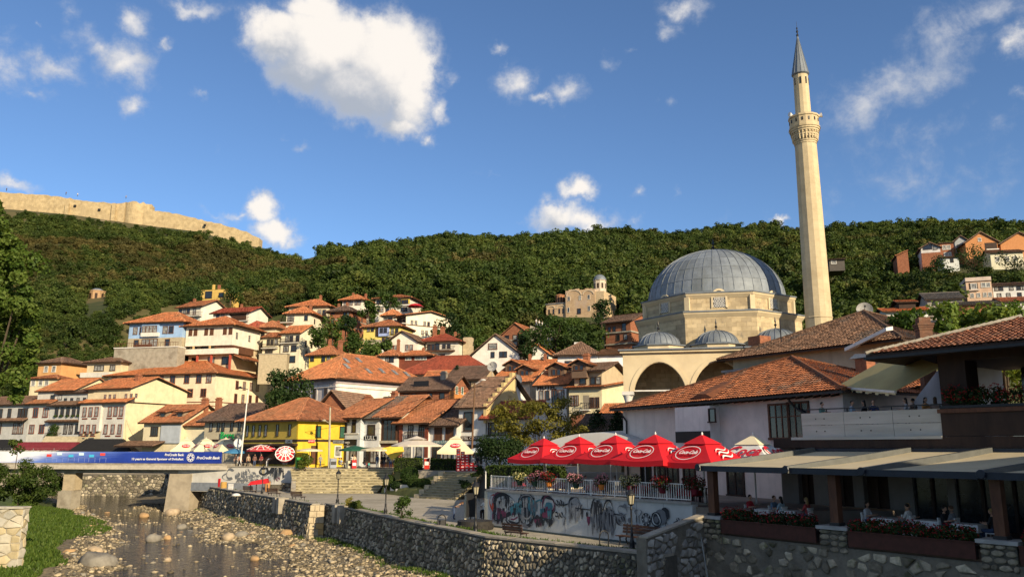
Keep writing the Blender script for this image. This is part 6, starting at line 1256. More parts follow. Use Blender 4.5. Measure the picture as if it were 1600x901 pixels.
# white wing wall with brick arched window
A_, B_ = P(1385,640,50), P(1480,640,45.2); wv = (B_-A_).to_2d(); ww = Loc('white_wing_house', 'white rendered wing wall with a brick arched window behind the upper terrace', 'house', (A_.x,A_.y), tuple(wv), 5.5)
WWl = wv.length; b = MB(); b.hexa([(0,0,-4),(WWl,0,-4),(WWl,4,-4),(0,4,-4),(0,0,.8),(WWl,0,4.6),(WWl,4,4.6),(0,4,.8)]); b.build('wall', plaster((.60,.62,.66)), ww.root)
xw = WWl*.80; z0w = 1.2; hw = .62;
g_ = MB(); g_.poly([(xw+hw,-.03,0)]+[(xw+hw*cos(pi*i/10),-.03,z0w+hw*sin(pi*i/10)) for i in range(11)]+[(xw-hw,-.03,0)]); wo = g_.build('window', glass, ww.root)
MB().box(xw-.04,-.09,0,xw+.04,-.04,z0w+hw).build('mullion', wood_dark, wo)
for i in range(11): a = pi*(i+.5)/11; MB().beam((xw+.68*cos(a),-.06,z0w+.68*sin(a)),(xw+1.0*cos(a),-.06,z0w+1.0*sin(a)),.2,.14,up=(0,1,0)).build('brick', mat('grey_brick',(.26,.23,.2)), ww.root)
# folding terrace awning
olive = mat('olive_cream_canvas', (.40,.33,.15), (.32,.26,.12), .8, .8, .1)
tl_, tr_, bl_, br_ = P(1404,549,45.5), P(1472,571,41.2), P(1309,602,47.5), P(1399,609,42.6)
o = empty('folding_awning', tuple(tl_), 0, 'olive cream folding awning sloping from the timber eave over the upper terrace', 'awning'); f = lambda v: tuple(Vector(v)-tl_)
b = MB(); dn = Vector((0,0,-.05)); b.hexa([f(bl_+dn),f(br_+dn),f(tr_+dn),f(tl_+dn),f(bl_),f(br_),f(tr_),f(tl_)]); b.build('canvas', olive, o)
b = MB(); b.beam(f(bl_+dn*2),f(br_+dn*2),.13); b.build('front_bar', white_paint, o); b = MB(); b.path([f(tl_*.55+tr_*.45+dn*4),f((tl_+tr_+bl_+br_)/4+dn*8),f(bl_*.9+br_*.1+dn*3)], .05, .05, 6); b.build('folding_arm', white_paint, o)
b = MB(); n = 18
for i in range(n):
    t0, t1 = i/n, (i+1)/n; p, q2 = bl_+(br_-bl_)*t0, bl_+(br_-bl_)*t1; h = .28+.06*sin(i*2.2); b.poly([f(p+dn*2),f(q2+dn*2),f(q2+Vector((0,.02,-h))),f(p+Vector((0,.02,-h)))])
b.build('valance', mat('yellow_valance',(.68,.6,.36)), o)
# lit cream wall strip and small roof left of the upper terrace
A_, B_ = P(1287,640,57), P(1400,640,50); wv = (B_-A_).to_2d(); cw = Loc('cream_side_house', 'cream wall with low tiled roof between the lilac house and the upper terrace', 'house', (A_.x,A_.y), tuple(wv), 3.5)
MB().box(0,0,-1.2,wv.length,5,5.0).build('wall', plaster((.66,.56,.32)), cw.root); sr = [[(-.4,-.9,5.1),(wv.length+.4,-.9,5.1),(wv.length+.4,5,6.6),(-.4,5,6.6)]]
b = MB(); b.poly(sr[0],0); b.poly([(p[0],p[1],p[2]-.14) for p in sr[0]][::-1],1); b.poly([sr[0][0],tuple(Vector(sr[0][0])-Vector((0,0,.14))),tuple(Vector(sr[0][1])-Vector((0,0,.14))),sr[0][1]],1); rf = b.build('roof', [tilemat(DBROWN),wood_dark], cw.root); tiles_obj(sr, tl_m, rf, .25, .38, 81)
# awnings over the deck
navy = mat('dark_blue_aluminium', (.022,.028,.042), (.018,.022,.032), 3., .4, .05, metal=.2); beamg = mat('grey_aluminium', (.13,.135,.13), (.10,.105,.10), 2., .4, .05, metal=.3); cream_c = mat('cream_awning_canvas', (.50,.43,.29), (.45,.38,.25), .7, .85, .15, 3.)
fr = [-.35,5.05,8.9,13.9,18.7,22]; names = ['cream deck awning nearest the umbrellas','cream deck awning second from the umbrellas','cream deck awning before the two storey timber front','cream deck awning over the last visible flower trough','cream deck awning over the far end of the deck']
for i in range(5):
    a0, a1 = fr[i], fr[i+1]; aw = empty('deck_awning', (G.o.x+G.d.x*a0, G.o.y+G.d.y*a0, G.z), G.ang, names[i]+' with dark front beam', 'awning', 'awnings over the restaurant deck'); w = a1-a0-.06
    z0, z1 = 2.92, 3.72; b = MB(); n = 8
    for k in range(n):
        t0, t1 = k/n, (k+1)/n; sg = lambda t: -.10*sin(pi*t)
        y0, y1 = -.5+(pf+.1)*t0, -.5+(pf+.1)*t1; zz0, zz1 = z0+(z1-z0)*t0+sg(t0), z0+(z1-z0)*t1+sg(t1); b.hexa([(.12,y0,zz0-.03),(w-.12,y0,zz0-.03),(w-.12,y1,zz1-.03),(.12,y1,zz1-.03),(.12,y0,zz0),(w-.12,y0,zz0),(w-.12,y1,zz1),(.12,y1,zz1)])
    b.v = [(x+.4*(y+.6), y, z) for x, y, z in b.v]; b.build('canvas', cream_c, aw)
    MB().box(0,-.72,2.70,w,-.505,2.98).build('front_beam', navy, aw)
    e = .4*pf; MB().hexa([(-.0,-.78,2.72),(.2,-.78,2.72),(.2+e,pf-.5,3.6),(e,pf-.5,3.6),(0,-.78,3.05),(.2,-.78,3.05),(.2+e,pf-.5,3.93),(e,pf-.5,3.93)]).build('side_rail', beamg, aw)
    MB().box(e,pf-.48,3.58,w+e,pf-.33,3.88).build('cassette', navy, aw); MB().lathe([(.17,0),(.19,.03),(.17,.07)],10,cap=True).build('rail_cap', navy, aw, loc=(.1,-.79,2.9)).rotation_euler = (pi/2,0,0)
# posts, piers, flower troughs
POSTS = [(.05,'at the umbrella end'),(7.15,'between the two long flower troughs'),(14.2,'at the far end of the second trough')]
for i, (x, lb) in enumerate(POSTS):
    p = G.o+G.d*x; o = empty('timber_post', (p.x,p.y,G.z), G.ang, 'square brown timber awning post '+lb, 'post', 'awning posts'); MB().box(-.2,-.2,0.42,.2,.2,2.69).build('shaft', wood_brown, o); MB().box(-.25,-.25,.4,.25,.25,.55).build('foot', metal_dark, o)
pale_rub = mat('pier_stone', (.36,.34,.30), (.24,.225,.2), 3., .9, .6, 12., tint=.4)
PIER = [(-.35,.85,'at the top of the ramp wall'),(6.5,7.9,'under the middle timber post'),(13.5,14.9,'under the last visible timber post')]
rr = np.random.default_rng(31)
for i, (x0, x1, lb) in enumerate(PIER):
    p = G.o+G.d*x0; o = empty('stone_pier', (p.x,p.y,G.z), G.ang, 'coursed stone pier with a coping slab '+lb, 'pier', 'stone piers along the deck'); w = x1-x0
    MB().box(.04,-.46,-.75,w-.04,.5,.26).build('core', rubble_m, o); MB().box(-.08,-.62,.262,w+.08,.6,.41).build('coping', mat('pier_coping',(.34,.34,.33),(.25,.25,.24),2.), o)
    z = -.75
    while z < .22:
        h = min(.27-.01, .26-z); xx = 0
        while xx < w-.05:
            l = min(rr.uniform(.28,.6), w-xx); obj('stone', STONES[rr.integers(14)], o, (xx+l/2,-.47,z+h/2), None, ((l-.02),.5,h-.02)).data = STONES[rr.integers(14)]; xx += l
        z += .27
geran = leafmat('geranium_leaves', (.010,.025,.007), (.022,.045,.012), (.05,.08,.02), .2); petal = leafmat('red_petals', (.10,.003,.006), (.22,.009,.014), (.36,.03,.03), .2); pinkp = leafmat('pink_petals', (.35,.08,.14), (.5,.2,.25), (.65,.5,.4), .2); yelp = leafmat('yellow_petals', (.4,.35,.1), (.6,.55,.25), (.7,.68,.5), .2)
def flowers(root, x0, x1, y, z, hgt, dep, n, seed, pm=petal, fn=.3, ls=.13):
    bl = []; q = random.Random(seed); m = max(2, int((x1-x0)/.5))
    for i in range(m): bl.append(((x0+(x1-x0)*(i+.5)/m+q.uniform(-.1,.1), y+q.uniform(-.08,.08), z+hgt*.45+q.uniform(-.08,.12)), (.42,dep,hgt*.55), 1))
    V, F, T = leaf_arrays(bl, n, ls, seed); obj('leaves', npmesh('leaves', V, F, geran, T), root)
    bl2 = [((c[0],c[1]-.05,c[2]+hgt*.15),(r[0],r[1]*1.05,r[2]),w) for c, r, w in bl]; V, F, T = leaf_arrays(bl2, int(n*fn), ls*.75, seed+1, shell=.85); obj('blossoms', npmesh('blossoms', V, F, pm, T), root)
for i, (x0, x1, lb) in enumerate(((.95,6.4,'long red geranium trough between the ramp pier and the middle pier'),(8.,13.4,'long red geranium trough between the middle pier and the last pier'),(15.,21,'red geranium trough past the last stone pier'))):
    p = G.o+G.d*x0; o = empty('flower_trough', (p.x,p.y,G.z), G.ang, lb, 'flower trough', 'flower troughs'); w = x1-x0
    MB().box(0,-.62,-.38,w,-.56,.24).build('front_board', mat('trough_board',(.075,.028,.02),(.05,.02,.014),4.), o); MB().box(0,-.555,-.38,w,-.05,-.3).build('bottom_board', wood_dark, o); MB().box(0,-.555,-.29,w,-.06,.14).build('soil', metal_dark, o); MB().box(-.02,-.66,.245,w+.02,-.53,.29).build('rim', mat('trough_board',(1,1,1)), o)
    flowers(o, .1, w-.1, -.34, .18, .62, .36, 2600, 50+i)
p = G.o+G.d*xb+G.n*(pf-.1); o = empty('flower_trough', (p.x,p.y,G.z+5.85), G.ang, 'row of dark red geraniums on the upper timber balcony', 'flower trough', 'flower troughs'); MB().box(0,-.2,-.02,8,.3,.1).build('soil', metal_dark, o); flowers(o, .2, 8, .05, .1, .85, .35, 4200, 61)
# rough stone wall under the deck, stones one by one
rubble_wall('deck_wall', 'dark rough stone retaining wall under the restaurant deck', tuple(G.o+G.d*-.2+G.n*-.45), tuple(G.o+G.d*21+G.n*-.45), -4, 1.05, .03, .55, .42, 300, 1.2, seed=21, near=0, skip=.3, m=mat('deck_mortar', (.19,.17,.135), (.12,.108,.085), 1.4, .95, .9, 8., bdist=.05))
rubble_wall('ramp_wall', 'stepped stone ramp wall with a sloping coping beside the bench', (6.5,40.4), (10.25,44.0), -4, 1.15, .0, .5, .36, 160, .6, seed=22, skip=.12, m=mat('deck_mortar',(1,1,1)), sm=pale_rub, cope=.8, dz1=.75)
# unseen house out of frame, placed and sized for the shade it casts
N_ = Loc('shade_house', 'unseen tall rendered house set to shade the restaurant and ramp', 'house', (20.6,9), (1,0), 0); wallbox(N_, plaster(OFFW), 0, 20, 0, 14, -4, 11.3); N_.W = 20
b = MB()
for qd in roof_geom('hip', -.3, 20.3, -.3, 14.3, 11.3, 2.2)[0]: b.poly(qd)
b.build('roof', tilemat(TERRA), N_.root)
for r_ in range(3):
    for k in range(4): rawwin(N_, 2.2+4.2*k, 1.6+3.5*r_, 1.2, 1.7, 'bm')
# ---------------------------------------------------------------- umbrellas
red_c = mat('red_canvas', (.55,.010,.018), (.47,.008,.014), .9, .75, .12, 3.); white_pr = mat('white_print', (.75,.73,.70), (.72,.7,.67), 2., .6, 0); red_pr = mat('red_print', (.5,.015,.03), (.45,.012,.025), 2., .6, 0)
cream_u = mat('cream_umbrella_canvas', (.70,.62,.42), (.64,.56,.38), .9, .8, .1, 3.); white_u = mat('shaded_white_canvas', (.62,.64,.62), (.55,.57,.55), .9, .8, .1, 3.)
def umbrella_proto(name, a, zl, zu, zp, cm, capm, pole_m, prints=True, swap=False):
    o = empty(name, (0,0,0)); h = a/2; u = .62; B = MB(); fl = .10
    lo = [(-h,-h),(h,-h),(h,h),(-h,h)]
    for i in range(4):
        p, q2 = Vector((*lo[i], zl)), Vector((*lo[(i+1)%4], zl)); pu, qu = Vector((lo[i][0]/h*u, lo[i][1]/h*u, zu)), Vector((lo[(i+1)%4][0]/h*u, lo[(i+1)%4][1]/h*u, zu)); n = 8; m = 4
        for r_ in range(m):
            for k in range(n):
                def pt(s_, t_):
                    a1 = p+(q2-p)*s_; b1 = pu+(qu-pu)*s_; c = a1+(b1-a1)*t_; c.z -= fl*sin(pi*s_)*(1-t_)*.9+.10*sin(pi*t_); return c
                B.poly([pt(k/n,r_/m),pt((k+1)/n,r_/m),pt((k+1)/n,(r_+1)/m),pt(k/n,(r_+1)/m)])
    can = B.build('canopy', cm, o, True)
    V_ = MB()
    for i in range(4):
        p, q2 = Vector((*lo[i], zl)), Vector((*lo[(i+1)%4], zl)); n = 8
        for k in range(n):
            s0, s1 = k/n, (k+1)/n; a1 = p+(q2-p)*s0; b1 = p+(q2-p)*s1; a1.z -= fl*sin(pi*s0)*.9; b1.z -= fl*sin(pi*s1)*.9; V_.poly([a1,b1,b1-Vector((0,0,.30)),a1-Vector((0,0,.30))])
    V_.build('valance', cm, o)
    C_ = MB(); k = u*1.28
    cl = [(-k,-k,zu-.06),(k,-k,zu-.06),(k,k,zu-.06),(-k,k,zu-.06)]
    for i in range(4): C_.poly([cl[i],cl[(i+1)%4],(0,0,zp)])
    C_.build('vent_cap', capm, o); MB().lathe([(.05,zp-.03),(.06,zp+.05),(.01,zp+.16)],8).build('tip', white_paint, o)
    MB().tube((0,0,0),(0,0,zp-.05),.05,.045,10).build('pole', pole_m, o); MB().box(-.4,-.4,0,.4,.4,.12).build('foot_slab', conc, o)
    rb = MB()
    for x, y in lo+[(0,-h),(h,0),(0,h),(-h,0)]: rb.beam((0,0,zl-.02+.0),(x*.5,y*.5,(zl+zu)/2-.16),.035); rb.beam((0,0,zu-.1),(x*.98,y*.98,zl-.13),.035)
    rb.build('ribs', white_paint, o)
    if prints:
        sl = math.atan2(zu-zl, h-u); L_ = math.hypot(zu-zl, h-u)
        for i in range(4):
            rz = i*pi/2; fr_ = empty('face_print', (0,0,0)); fr_.parent = can; fr_.rotation_euler = (0,0,rz)
            t = .43; y = -h+(h-u)*t; z = zl+(zu-zl)*t+.03-.02
            pm = white_pr if cm is red_c else red_pr; circ = (i % 2 == 0) != swap
            if cm is cream_u or cm is white_u: circ = not circ if cm is white_u else True
            if circ and cm is not white_u:
                g_ = MB(); n = 40; ra, rb_ = .82, .60
                for k in range(n):
                    a0, a1 = 2*pi*k/n, 2*pi*(k+1)/n
                    if cm is red_c: g_.poly([(ra*cos(a0),rb_*sin(a0),0),(ra*cos(a1),rb_*sin(a1),0),((ra-.05)*cos(a1),(rb_-.05)*sin(a1),0),((ra-.05)*cos(a0),(rb_-.05)*sin(a0),0)])
                    else: g_.poly([(0,0,0),(.62*cos(a0),.36*sin(a0),0),(.62*cos(a1),.36*sin(a1),0)])
                d_ = g_.build('printed_circle', pm, fr_); d_.location = (0,y,z+.02); d_.rotation_euler = (sl,0,0)
                text('Coca-Cola', .42, white_pr, d_, (0,.03,.012), (0,0,0), 'lettering', .002, .35, 1.25 if cm is red_c else .95, bold=.012)
            elif cm is white_u:
                d_ = MB(); d_.poly([(0,0,-.0),(.01,0,0),(.01,.01,0)]); d_ = d_.build('printed_swash', pm, fr_); d_.location = (0,y,z+.02); d_.rotation_euler = (sl,0,0)
                text('Coca', 1.25, pm, d_, (.0,.1,.012), (0,0,0), 'lettering', .002, .35, 2.1, bold=.035)
            else:
                g_ = MB()
                for off, w_ in ((-.30,.15),(.02,.13),(.28,.09)):
                    pts = []
                    for k in range(17):
                        s_ = k/16; x = -.72+1.44*s_; yy = off+.34*(s_-.5)*1.6+.16*sin(2*pi*s_); ww_ = w_*sin(pi*min(1,s_*1.02))**.6; pts.append((x,yy-ww_/2,yy+ww_/2))
                    for k in range(16): g_.poly([(pts[k][0],pts[k][1],0),(pts[k+1][0],pts[k+1][1],0),(pts[k+1][0],pts[k+1][2],0),(pts[k][0],pts[k][2],0)])
                d_ = g_.build('printed_ribbon', pm, fr_); d_.location = (.1,y,z+.03); d_.rotation_euler = (sl,0,0)
    return o
def settle(o, loc, rz, label, cat, group): o.location = loc; o.rotation_euler = (0,0,rz); return tag(o, label, cat, group)
ru_ = umbrella_proto('cafe_umbrella', 3.85, 2.42, 3.42, 3.9, red_c, red_c, white_paint)
LBU = ['farthest red square umbrella beside the round dark tree','red square umbrella second from the round tree','red square umbrella in the middle of the red row','red square umbrella before the lilac wall','nearest red square umbrella next to the white one']
for i, (px, D, dz) in enumerate(((850,60.5,.0),(905,56.6,.08),(962,52.6,.12),(1024,48.6,.1),(1097,46.6,.05))):
    z = 2.32; x = Xat(px, D, z+3.9); o = ru_ if i == 0 else copy_tree(ru_); settle(o, (x, D, z-.06+dz), R(-49+(-2,3,0,2,-1)[i]), LBU[i], 'umbrella', 'red umbrellas on the cafe terrace')
wu = umbrella_proto('cafe_umbrella', 3.9, 2.55, 3.5, 4.0, white_u, cream_u, white_paint); settle(wu, (Xat(1176,47.4,6.2),47.4,2.2), R(-44), 'white square umbrella with shaded canopy and sunlit top beside the deck awning', 'umbrella', 'umbrellas')  # greyed canopy and cream cap: shade and sun put into the canvas colours
cu_ = umbrella_proto('cafe_umbrella', 4.4, 2.2, 3.75, 4.1, cream_u, cream_u, white_paint); settle(cu_, (Xat(712,101,6),101,2.8), R(3), 'cream square umbrella with a red oval above the stacked crates', 'umbrella', 'cream umbrellas on the square')
UL = ['cream umbrella with red logo left of the clock','cream umbrella with red logo under the green neon sign','plain side cream umbrella over the bridge end','cream umbrella beside the blue parasol']
for i, (px, py, D) in enumerate(((292,687,128),(322,685,127),(353,683,124),(398,684,119))):
    o = copy_tree(cu_); c = P(px, py, D); settle(o, (c.x, D, 2.8), R(20+14*i), UL[i], 'umbrella', 'cream umbrellas on the square')
def parasol(label, px, py, D, r, h, m, zb=2.8, drop=.7, group='round parasols', spokes=None, tier=False, zt=None, n=12):
    x = Xat(px, D, zb+h); o = empty('parasol', (x, D, zb), 0, label, 'parasol', group); z0 = h-drop
    B = MB(); B.lathe([(r,z0),(r*.97,z0+.05),(r*.5,z0+drop*.62),(.03,h)], n); can = B.build('canopy', m, o); MB().lathe([(r,z0),(r*1.0,z0-.16)], n).build('valance', m, o)
    MB().tube((0,0,0),(0,0,h),.04,.035,8).build('pole', white_paint if not tier else metal_dark, o); MB().lathe([(.35,0),(.35,.1),(.08,.14)],12).build('foot', conc, o)
    if tier: MB().lathe([(r*.42,h-.12),(.02,h+.3)], n).build('vent_cap', m, o)
    rb = MB()
    for k in range(n): a = 2*pi*k/n; rb.beam((0,0,h-.08),(r*.97*cos(a),r*.97*sin(a),z0+.0),.03)
    rb.build('ribs', metal_dark, o)
    if spokes:
        s_ = MB()
        for k in range(n):
            a = 2*pi*k/n
            for (ra, za), (rb2, zb2) in (((r*.98,z0+.075),(r*.5,z0+drop*.62+.03)),((r*.5,z0+drop*.62+.03),(.05,h+.03))): s_.beam((ra*cos(a),ra*sin(a),za),(rb2*cos(a),rb2*sin(a),zb2),.11,.03)
        for rr_, zz_ in ((r*.55,z0+drop*.57+.04),(r*.99,z0+.06)):
            for k in range(n): a, b2 = 2*pi*k/n, 2*pi*(k+1)/n; s_.beam((rr_*cos(a),rr_*sin(a),zz_),(rr_*cos(b2),rr_*sin(b2),zz_),.1,.03)
        s_.build('white_pattern', spokes, can)
    return o
beige = mat('beige_canvas', (.62,.54,.44), (.55,.48,.39), .8, .8, .1)
parasol('large round beige two tier parasol above the hedge', 651, 689, 100, 3.1, 3.75, beige, drop=.85, tier=True, n=14)
parasol('dark green parasol before the black fascia', 555, 697, 107, 2.1, 2.9, mat('green_canvas', (.015,.085,.05), (.012,.07,.04)), drop=.55)
parasol('wide cream parasol right of the green one', 592, 697, 106.5, 2.5, 2.75, mat('pale_canvas', (.68,.60,.42)), drop=.4)
parasol('small blue parasol behind the bridge railing', 367, 699, 112, 1.5, 2.5, mat('blue_canvas', (.05,.2,.38), (.04,.16,.3)), drop=.5)
pr = mat('red_white_canvas', (.52,.03,.045), (.45,.025,.035), 2.)
for i, (px, D, zt_) in enumerate(((408,112,2.7),(425,113,2.9))): parasol(['red and white patterned parasol nearest the flag pole','red and white patterned parasol over the fruit stand'][i], px, 695, D, 1.9, zt_+.3, pr, spokes=white_pr, drop=.7)
tp = parasol('tilted red and white parasol leaning over the small tree', 441, 702, 107.5, 1.25, 2.4, pr, spokes=white_pr, drop=.5); tp.rotation_euler = (R(48), R(16), 0); tp.location.z = 3.4; tp.location.y += 1.6
parasol('pale blue white parasol right of the cream umbrella', 749, 700, 101, 1.7, 2.7, mat('ice_canvas', (.55,.62,.68)), drop=.5)
parasol('flat cream parasol at the yellow corner', 484, 694, 107.5, 1.7, 2.55, mat('pale_canvas',(1,1,1)), drop=.25)
c = P(612,705,104.5); o = empty('yellow_sail', (c.x,104.5,c.z-1.2), 0, 'bright yellow tilted sunshade cloth between the parasols', 'sunshade'); MB().hexa([(-1.2,0,1.6),(.1,-.3,0.1),(1.6,0,1.2),(1.2,.6,2.1),(-1.2,0,1.64),(.1,-.3,.14),(1.6,0,1.24),(1.2,.6,2.14)]).build('cloth', mat('yellow_canvas', (.75,.5,.06)), o); MB().tube((1.4,.5,-3.3),(1.4,.5,2.1),.04).build('pole', metal_grey, o)
# black marquee, maroon awnings
def marquee(label, px0, px1, py0, py1, D, m, dep=5, group='dark awnings on the river street', flat=.6):
    x0, x1 = P(px0,py1,D).x, P(px1,py1,D).x; z0, z1 = Zat(px0,py1,D), Zat(px0,py0,D); o = empty('marquee', (x0,D,.9), 0, label, 'awning', group); w = x1-x0; z0 -= .9; z1 -= .9; i = w*(1-flat)/2; B = MB()
    B.hexa([(0,0,z0),(w,0,z0),(w,dep,z0),(0,dep,z0),(i,dep*.35,z1),(w-i,dep*.35,z1),(w-i,dep*.65,z1),(i,dep*.65,z1)]); B.build('canopy', m, o)
    for x in (0,w/3,2*w/3,w): MB().tube((x,0,-.4),(x,0,z0),.06).build('pole', metal_grey, o)
    V_ = MB()
    for k in range(20): V_.box(w*k/20+.01,-.03,z0-.35-.04*(k%2),w*(k+1)/20-.01,0,z0-.01)
    V_.build('valance', m, o); return o
bkc = mat('black_canvas', (.012,.012,.013), (.008,.008,.009), 2., .7, .2)
marquee('wide black marquee above the banner', 105, 207, 685, 705, 152.5, bkc, 3, flat=.55)
marquee('maroon awning left of the black marquee', 20, 117, 690, 700, 153.5, mat('maroon_canvas', (.16,.02,.03), (.12,.015,.02)), 3, flat=.95); marquee('dark navy awning at the bridge start', -40, 18, 686, 700, 153, bkc, 3, flat=.9); marquee('beige awning above the maroon one', 64, 120, 681, 691, 155, mat('sand_canvas', (.42,.36,.24)), 2.5, flat=.95)
# pale tent behind the umbrellas
tx0, tx1 = Xat(852,66,6), Xat(1006,62,6); t_ = empty('tent', (tx0,66,2.3), math.atan2(-4,tx1-tx0), 'pale grey arched tent roof behind the red umbrellas', 'tent'); B = MB(); n = 16; LT = math.hypot(tx1-tx0,4); zt1 = Zat(930,676,64)-2.3
for i in range(n):
    a0, a1 = i/n, (i+1)/n; f = lambda t: (LT*t, zt1-.75*(2*t-1)**2); p, q2 = f(a0), f(a1); B.hexa([(p[0],0,p[1]-.05),(q2[0],0,q2[1]-.05),(q2[0],7,q2[1]+.25),(p[0],7,p[1]+.25),(p[0],0,p[1]),(q2[0],0,q2[1]),(q2[0],7,q2[1]+.3),(p[0],7,p[1]+.3)]); B.poly([(p[0],-.02,p[1]-.02),(q2[0],-.02,q2[1]-.02),(q2[0],-.02,zt1-2.2),(p[0],-.02,zt1-2.2)])
B.build('tent_roof', mat('grey_tent_sheet', (.50,.50,.49), (.42,.42,.41), .6), t_)
for x in (0,LT/3,2*LT/3,LT): MB().tube((x,.1,0),(x,.1,zt1-1.2),.05).build('pole', metal_grey, t_)
# ---------------------------------------------------------------- painted terrace wall
GW = Loc('painted_wall', 'pale terrace wall painted with dripping black swirls and machine parts', 'wall', (-1.75,58.8), (11.55,-13.8), 0); gl = 18.
wallm = mat('grey_white_wall', (.43,.445,.44), (.33,.345,.345), .8, .85, .15, 8.)
MB().box(0,.003,-.3,gl,.5,2.42).build('wall', wallm, GW.root); MB().box(-.08,-.09,2.423,gl,.6,2.56).build('cap_slab', mat('slab_concrete',(.3,.29,.27)), GW.root); MB().box(0,-.03,-.2,gl,.002,.12).build('base_strip', mat('base_green',(.06,.08,.08)), GW.root)
MB().box(-.34,.0,-.3,-.003,.55,2.42).build('end_post', plaster((.62,.56,.42)), GW.root); MB().box(-.3,.56,-.3,-.003,28,2.42).build('side_wall', plaster((.62,.56,.42)), GW.root)
for k in range(1, 9): MB().box(gl*k/9-.012,-.004,.13,gl*k/9+.012,.002,2.41).build('panel_joint', mat('joint_grey',(.25,.25,.25)), GW.root)
mur = [mat('mural_'+n, c, tuple(x*.8 for x in c), 5., .8, 0) for n, c in (('black',(.022,.026,.034)),('grey',(.13,.14,.155)),('teal',(.05,.17,.22)),('plum',(.14,.035,.075)),('red',(.36,.06,.04)),('pale',(.40,.42,.42)),('midgrey',(.24,.25,.26)))]
class Mural:
    def __init__(s, L): s.b = MB(); s.L = L; s.k = 0; s.q = random.Random(9)
    def uv(s, px, py): return s.L.along(px,0,1.2), s.L.zz(px,py)
    def yo(s): s.k += 1; return -.004-.00012*s.k
    def ring(s, px, py, rx, ry, w, m, a0=0, a1=360, wob=.06):
        u, v = s.uv(px, py); k = s.L.along(px+1,0,1.2)-u; kz = s.L.zz(px,py-1)-v; n = 34; y = s.yo(); W_ = w*kz*1.9
        for i in range(n):
            pts = []
            for j in (i, i+1):
                t = R(a0+(a1-a0)*j/n); g_ = 1+wob*sin(3*t+px); th = W_*(.6+.5*sin(t*2+py)); c, sn = cos(t), sin(t); pts.append(((u+rx*k*g_*c, v+ry*kz*g_*sn), (u+(rx*k*g_-th)*c, v+(ry*kz*g_-th)*sn)))
            (a, b_), (c_, d_) = pts; s.b.poly([(a[0],y,a[1]),(c_[0],y,c_[1]),(d_[0],y,d_[1]),(b_[0],y,b_[1])], m)
    def disc(s, px, py, rx, ry, m):
        u, v = s.uv(px, py); k = s.L.along(px+1,0,1.2)-u; kz = s.L.zz(px,py-1)-v; y = s.yo(); s.b.poly([(u+rx*k*cos(t)*(1+.07*sin(5*t+px)),y,v+ry*kz*sin(t)) for t in [2*pi*i/26 for i in range(26)]], m)
    def drip(s, px, y0, y1, w, m):
        u, v0 = s.uv(px, y0); _, v1 = s.uv(px, y1); v1 = max(v1, .2); y = s.yo(); dx = s.q.uniform(-.03,.03)
        if v1 < v0: s.b.poly([(u-w/2,y,v0),(u+w/2,y,v0),(u+w*.4+dx,y,v0*.35+v1*.65),(u+dx,y,v1),(u-w*.35+dx,y,v0*.4+v1*.6)], m)
    def line(s, pts, w, m):
        y = s.yo(); P2 = [s.uv(*p) for p in pts]
        for a, b_ in zip(P2, P2[1:]):
            d = Vector((b_[0]-a[0], b_[1]-a[1])); n_ = Vector((-d.y, d.x)).normalized()*w/2; s.b.poly([(a[0]-n_.x,y,a[1]-n_.y),(b_[0]-n_.x,y,b_[1]-n_.y),(b_[0]+n_.x,y,b_[1]+n_.y),(a[0]+n_.x,y,a[1]+n_.y)], m)
    def streaks(s, px, py, rx, ry, n, ms, lo=0., drop=14):
        for i in range(n):
            x = px+s.q.uniform(-1,1)*rx; e = math.sqrt(max(0,1-((x-px)/rx)**2)); t = py-ry*e*s.q.uniform(.2,1) if s.q.random() < .6 else py+s.q.uniform(-.2,.7)*ry; s.drip(x, t, t+s.q.uniform(.3,1.)*drop, s.q.uniform(.05,.25), s.q.choice(ms))
M_ = Mural(GW)
M_.streaks(786,788,15,18,60,[0,0,1,6,6],drop=26); M_.ring(787,789,18,20,3.4,0,20,330); M_.ring(787,789,20,22,1.4,3,100,260); M_.ring(772,785,7,15,2.2,4,90,270); M_.disc(770,790,1.5,5,4); M_.streaks(780,800,10,8,26,[0,3,0],drop=20)
M_.ring(803,809,10,10,2.4,0,180,360); M_.ring(803,811,13,12,1.6,0,185,355); M_.disc(803,801,3,3,3); M_.line([(798,810),(803,811),(809,807)],.1,3); M_.ring(777,808,6,6,1.8,0,160,330)
M_.streaks(823,786,13,20,90,[0,1,0,6,2],drop=34); M_.ring(823,796,14,27,3.,0); M_.ring(823,790,11,20,1.2,6); M_.ring(823,817,10,7,5.5,1,180,360); M_.ring(823,770,18,12,1.,1,10,170); M_.streaks(806,790,8,6,22,[2,2,0],drop=16); M_.streaks(833,788,7,8,20,[2,2,1],drop=18)
M_.ring(856,790,12,18,3.2,0); M_.ring(857,788,10,14,1.4,3); M_.disc(858,790,6,6,2); M_.streaks(854,797,9,8,40,[0,3,2,0],drop=26); M_.line([(838,783),(845,780),(848,783)],.1,2)
for px, py in ((840,808),(838,811),(844,811),(848,806),(851,804)): M_.disc(px,py,3.2,4.6,3 if px % 2 else 0)
M_.streaks(842,812,5,4,14,[3,0],drop=14); M_.ring(861,812,6,6,2.,1); M_.streaks(856,812,8,3,14,[0],drop=12)
for px, py in ((871,785),(874,787),(877,785),(880,787),(870,803),(874,805),(878,804)): M_.ring(px,py,2.2,4.6,1.4,0)
M_.line([(880,789),(884,788),(890,786)],.09,0); M_.line([(879,805),(884,808),(882,815),(881,820)],.1,1)
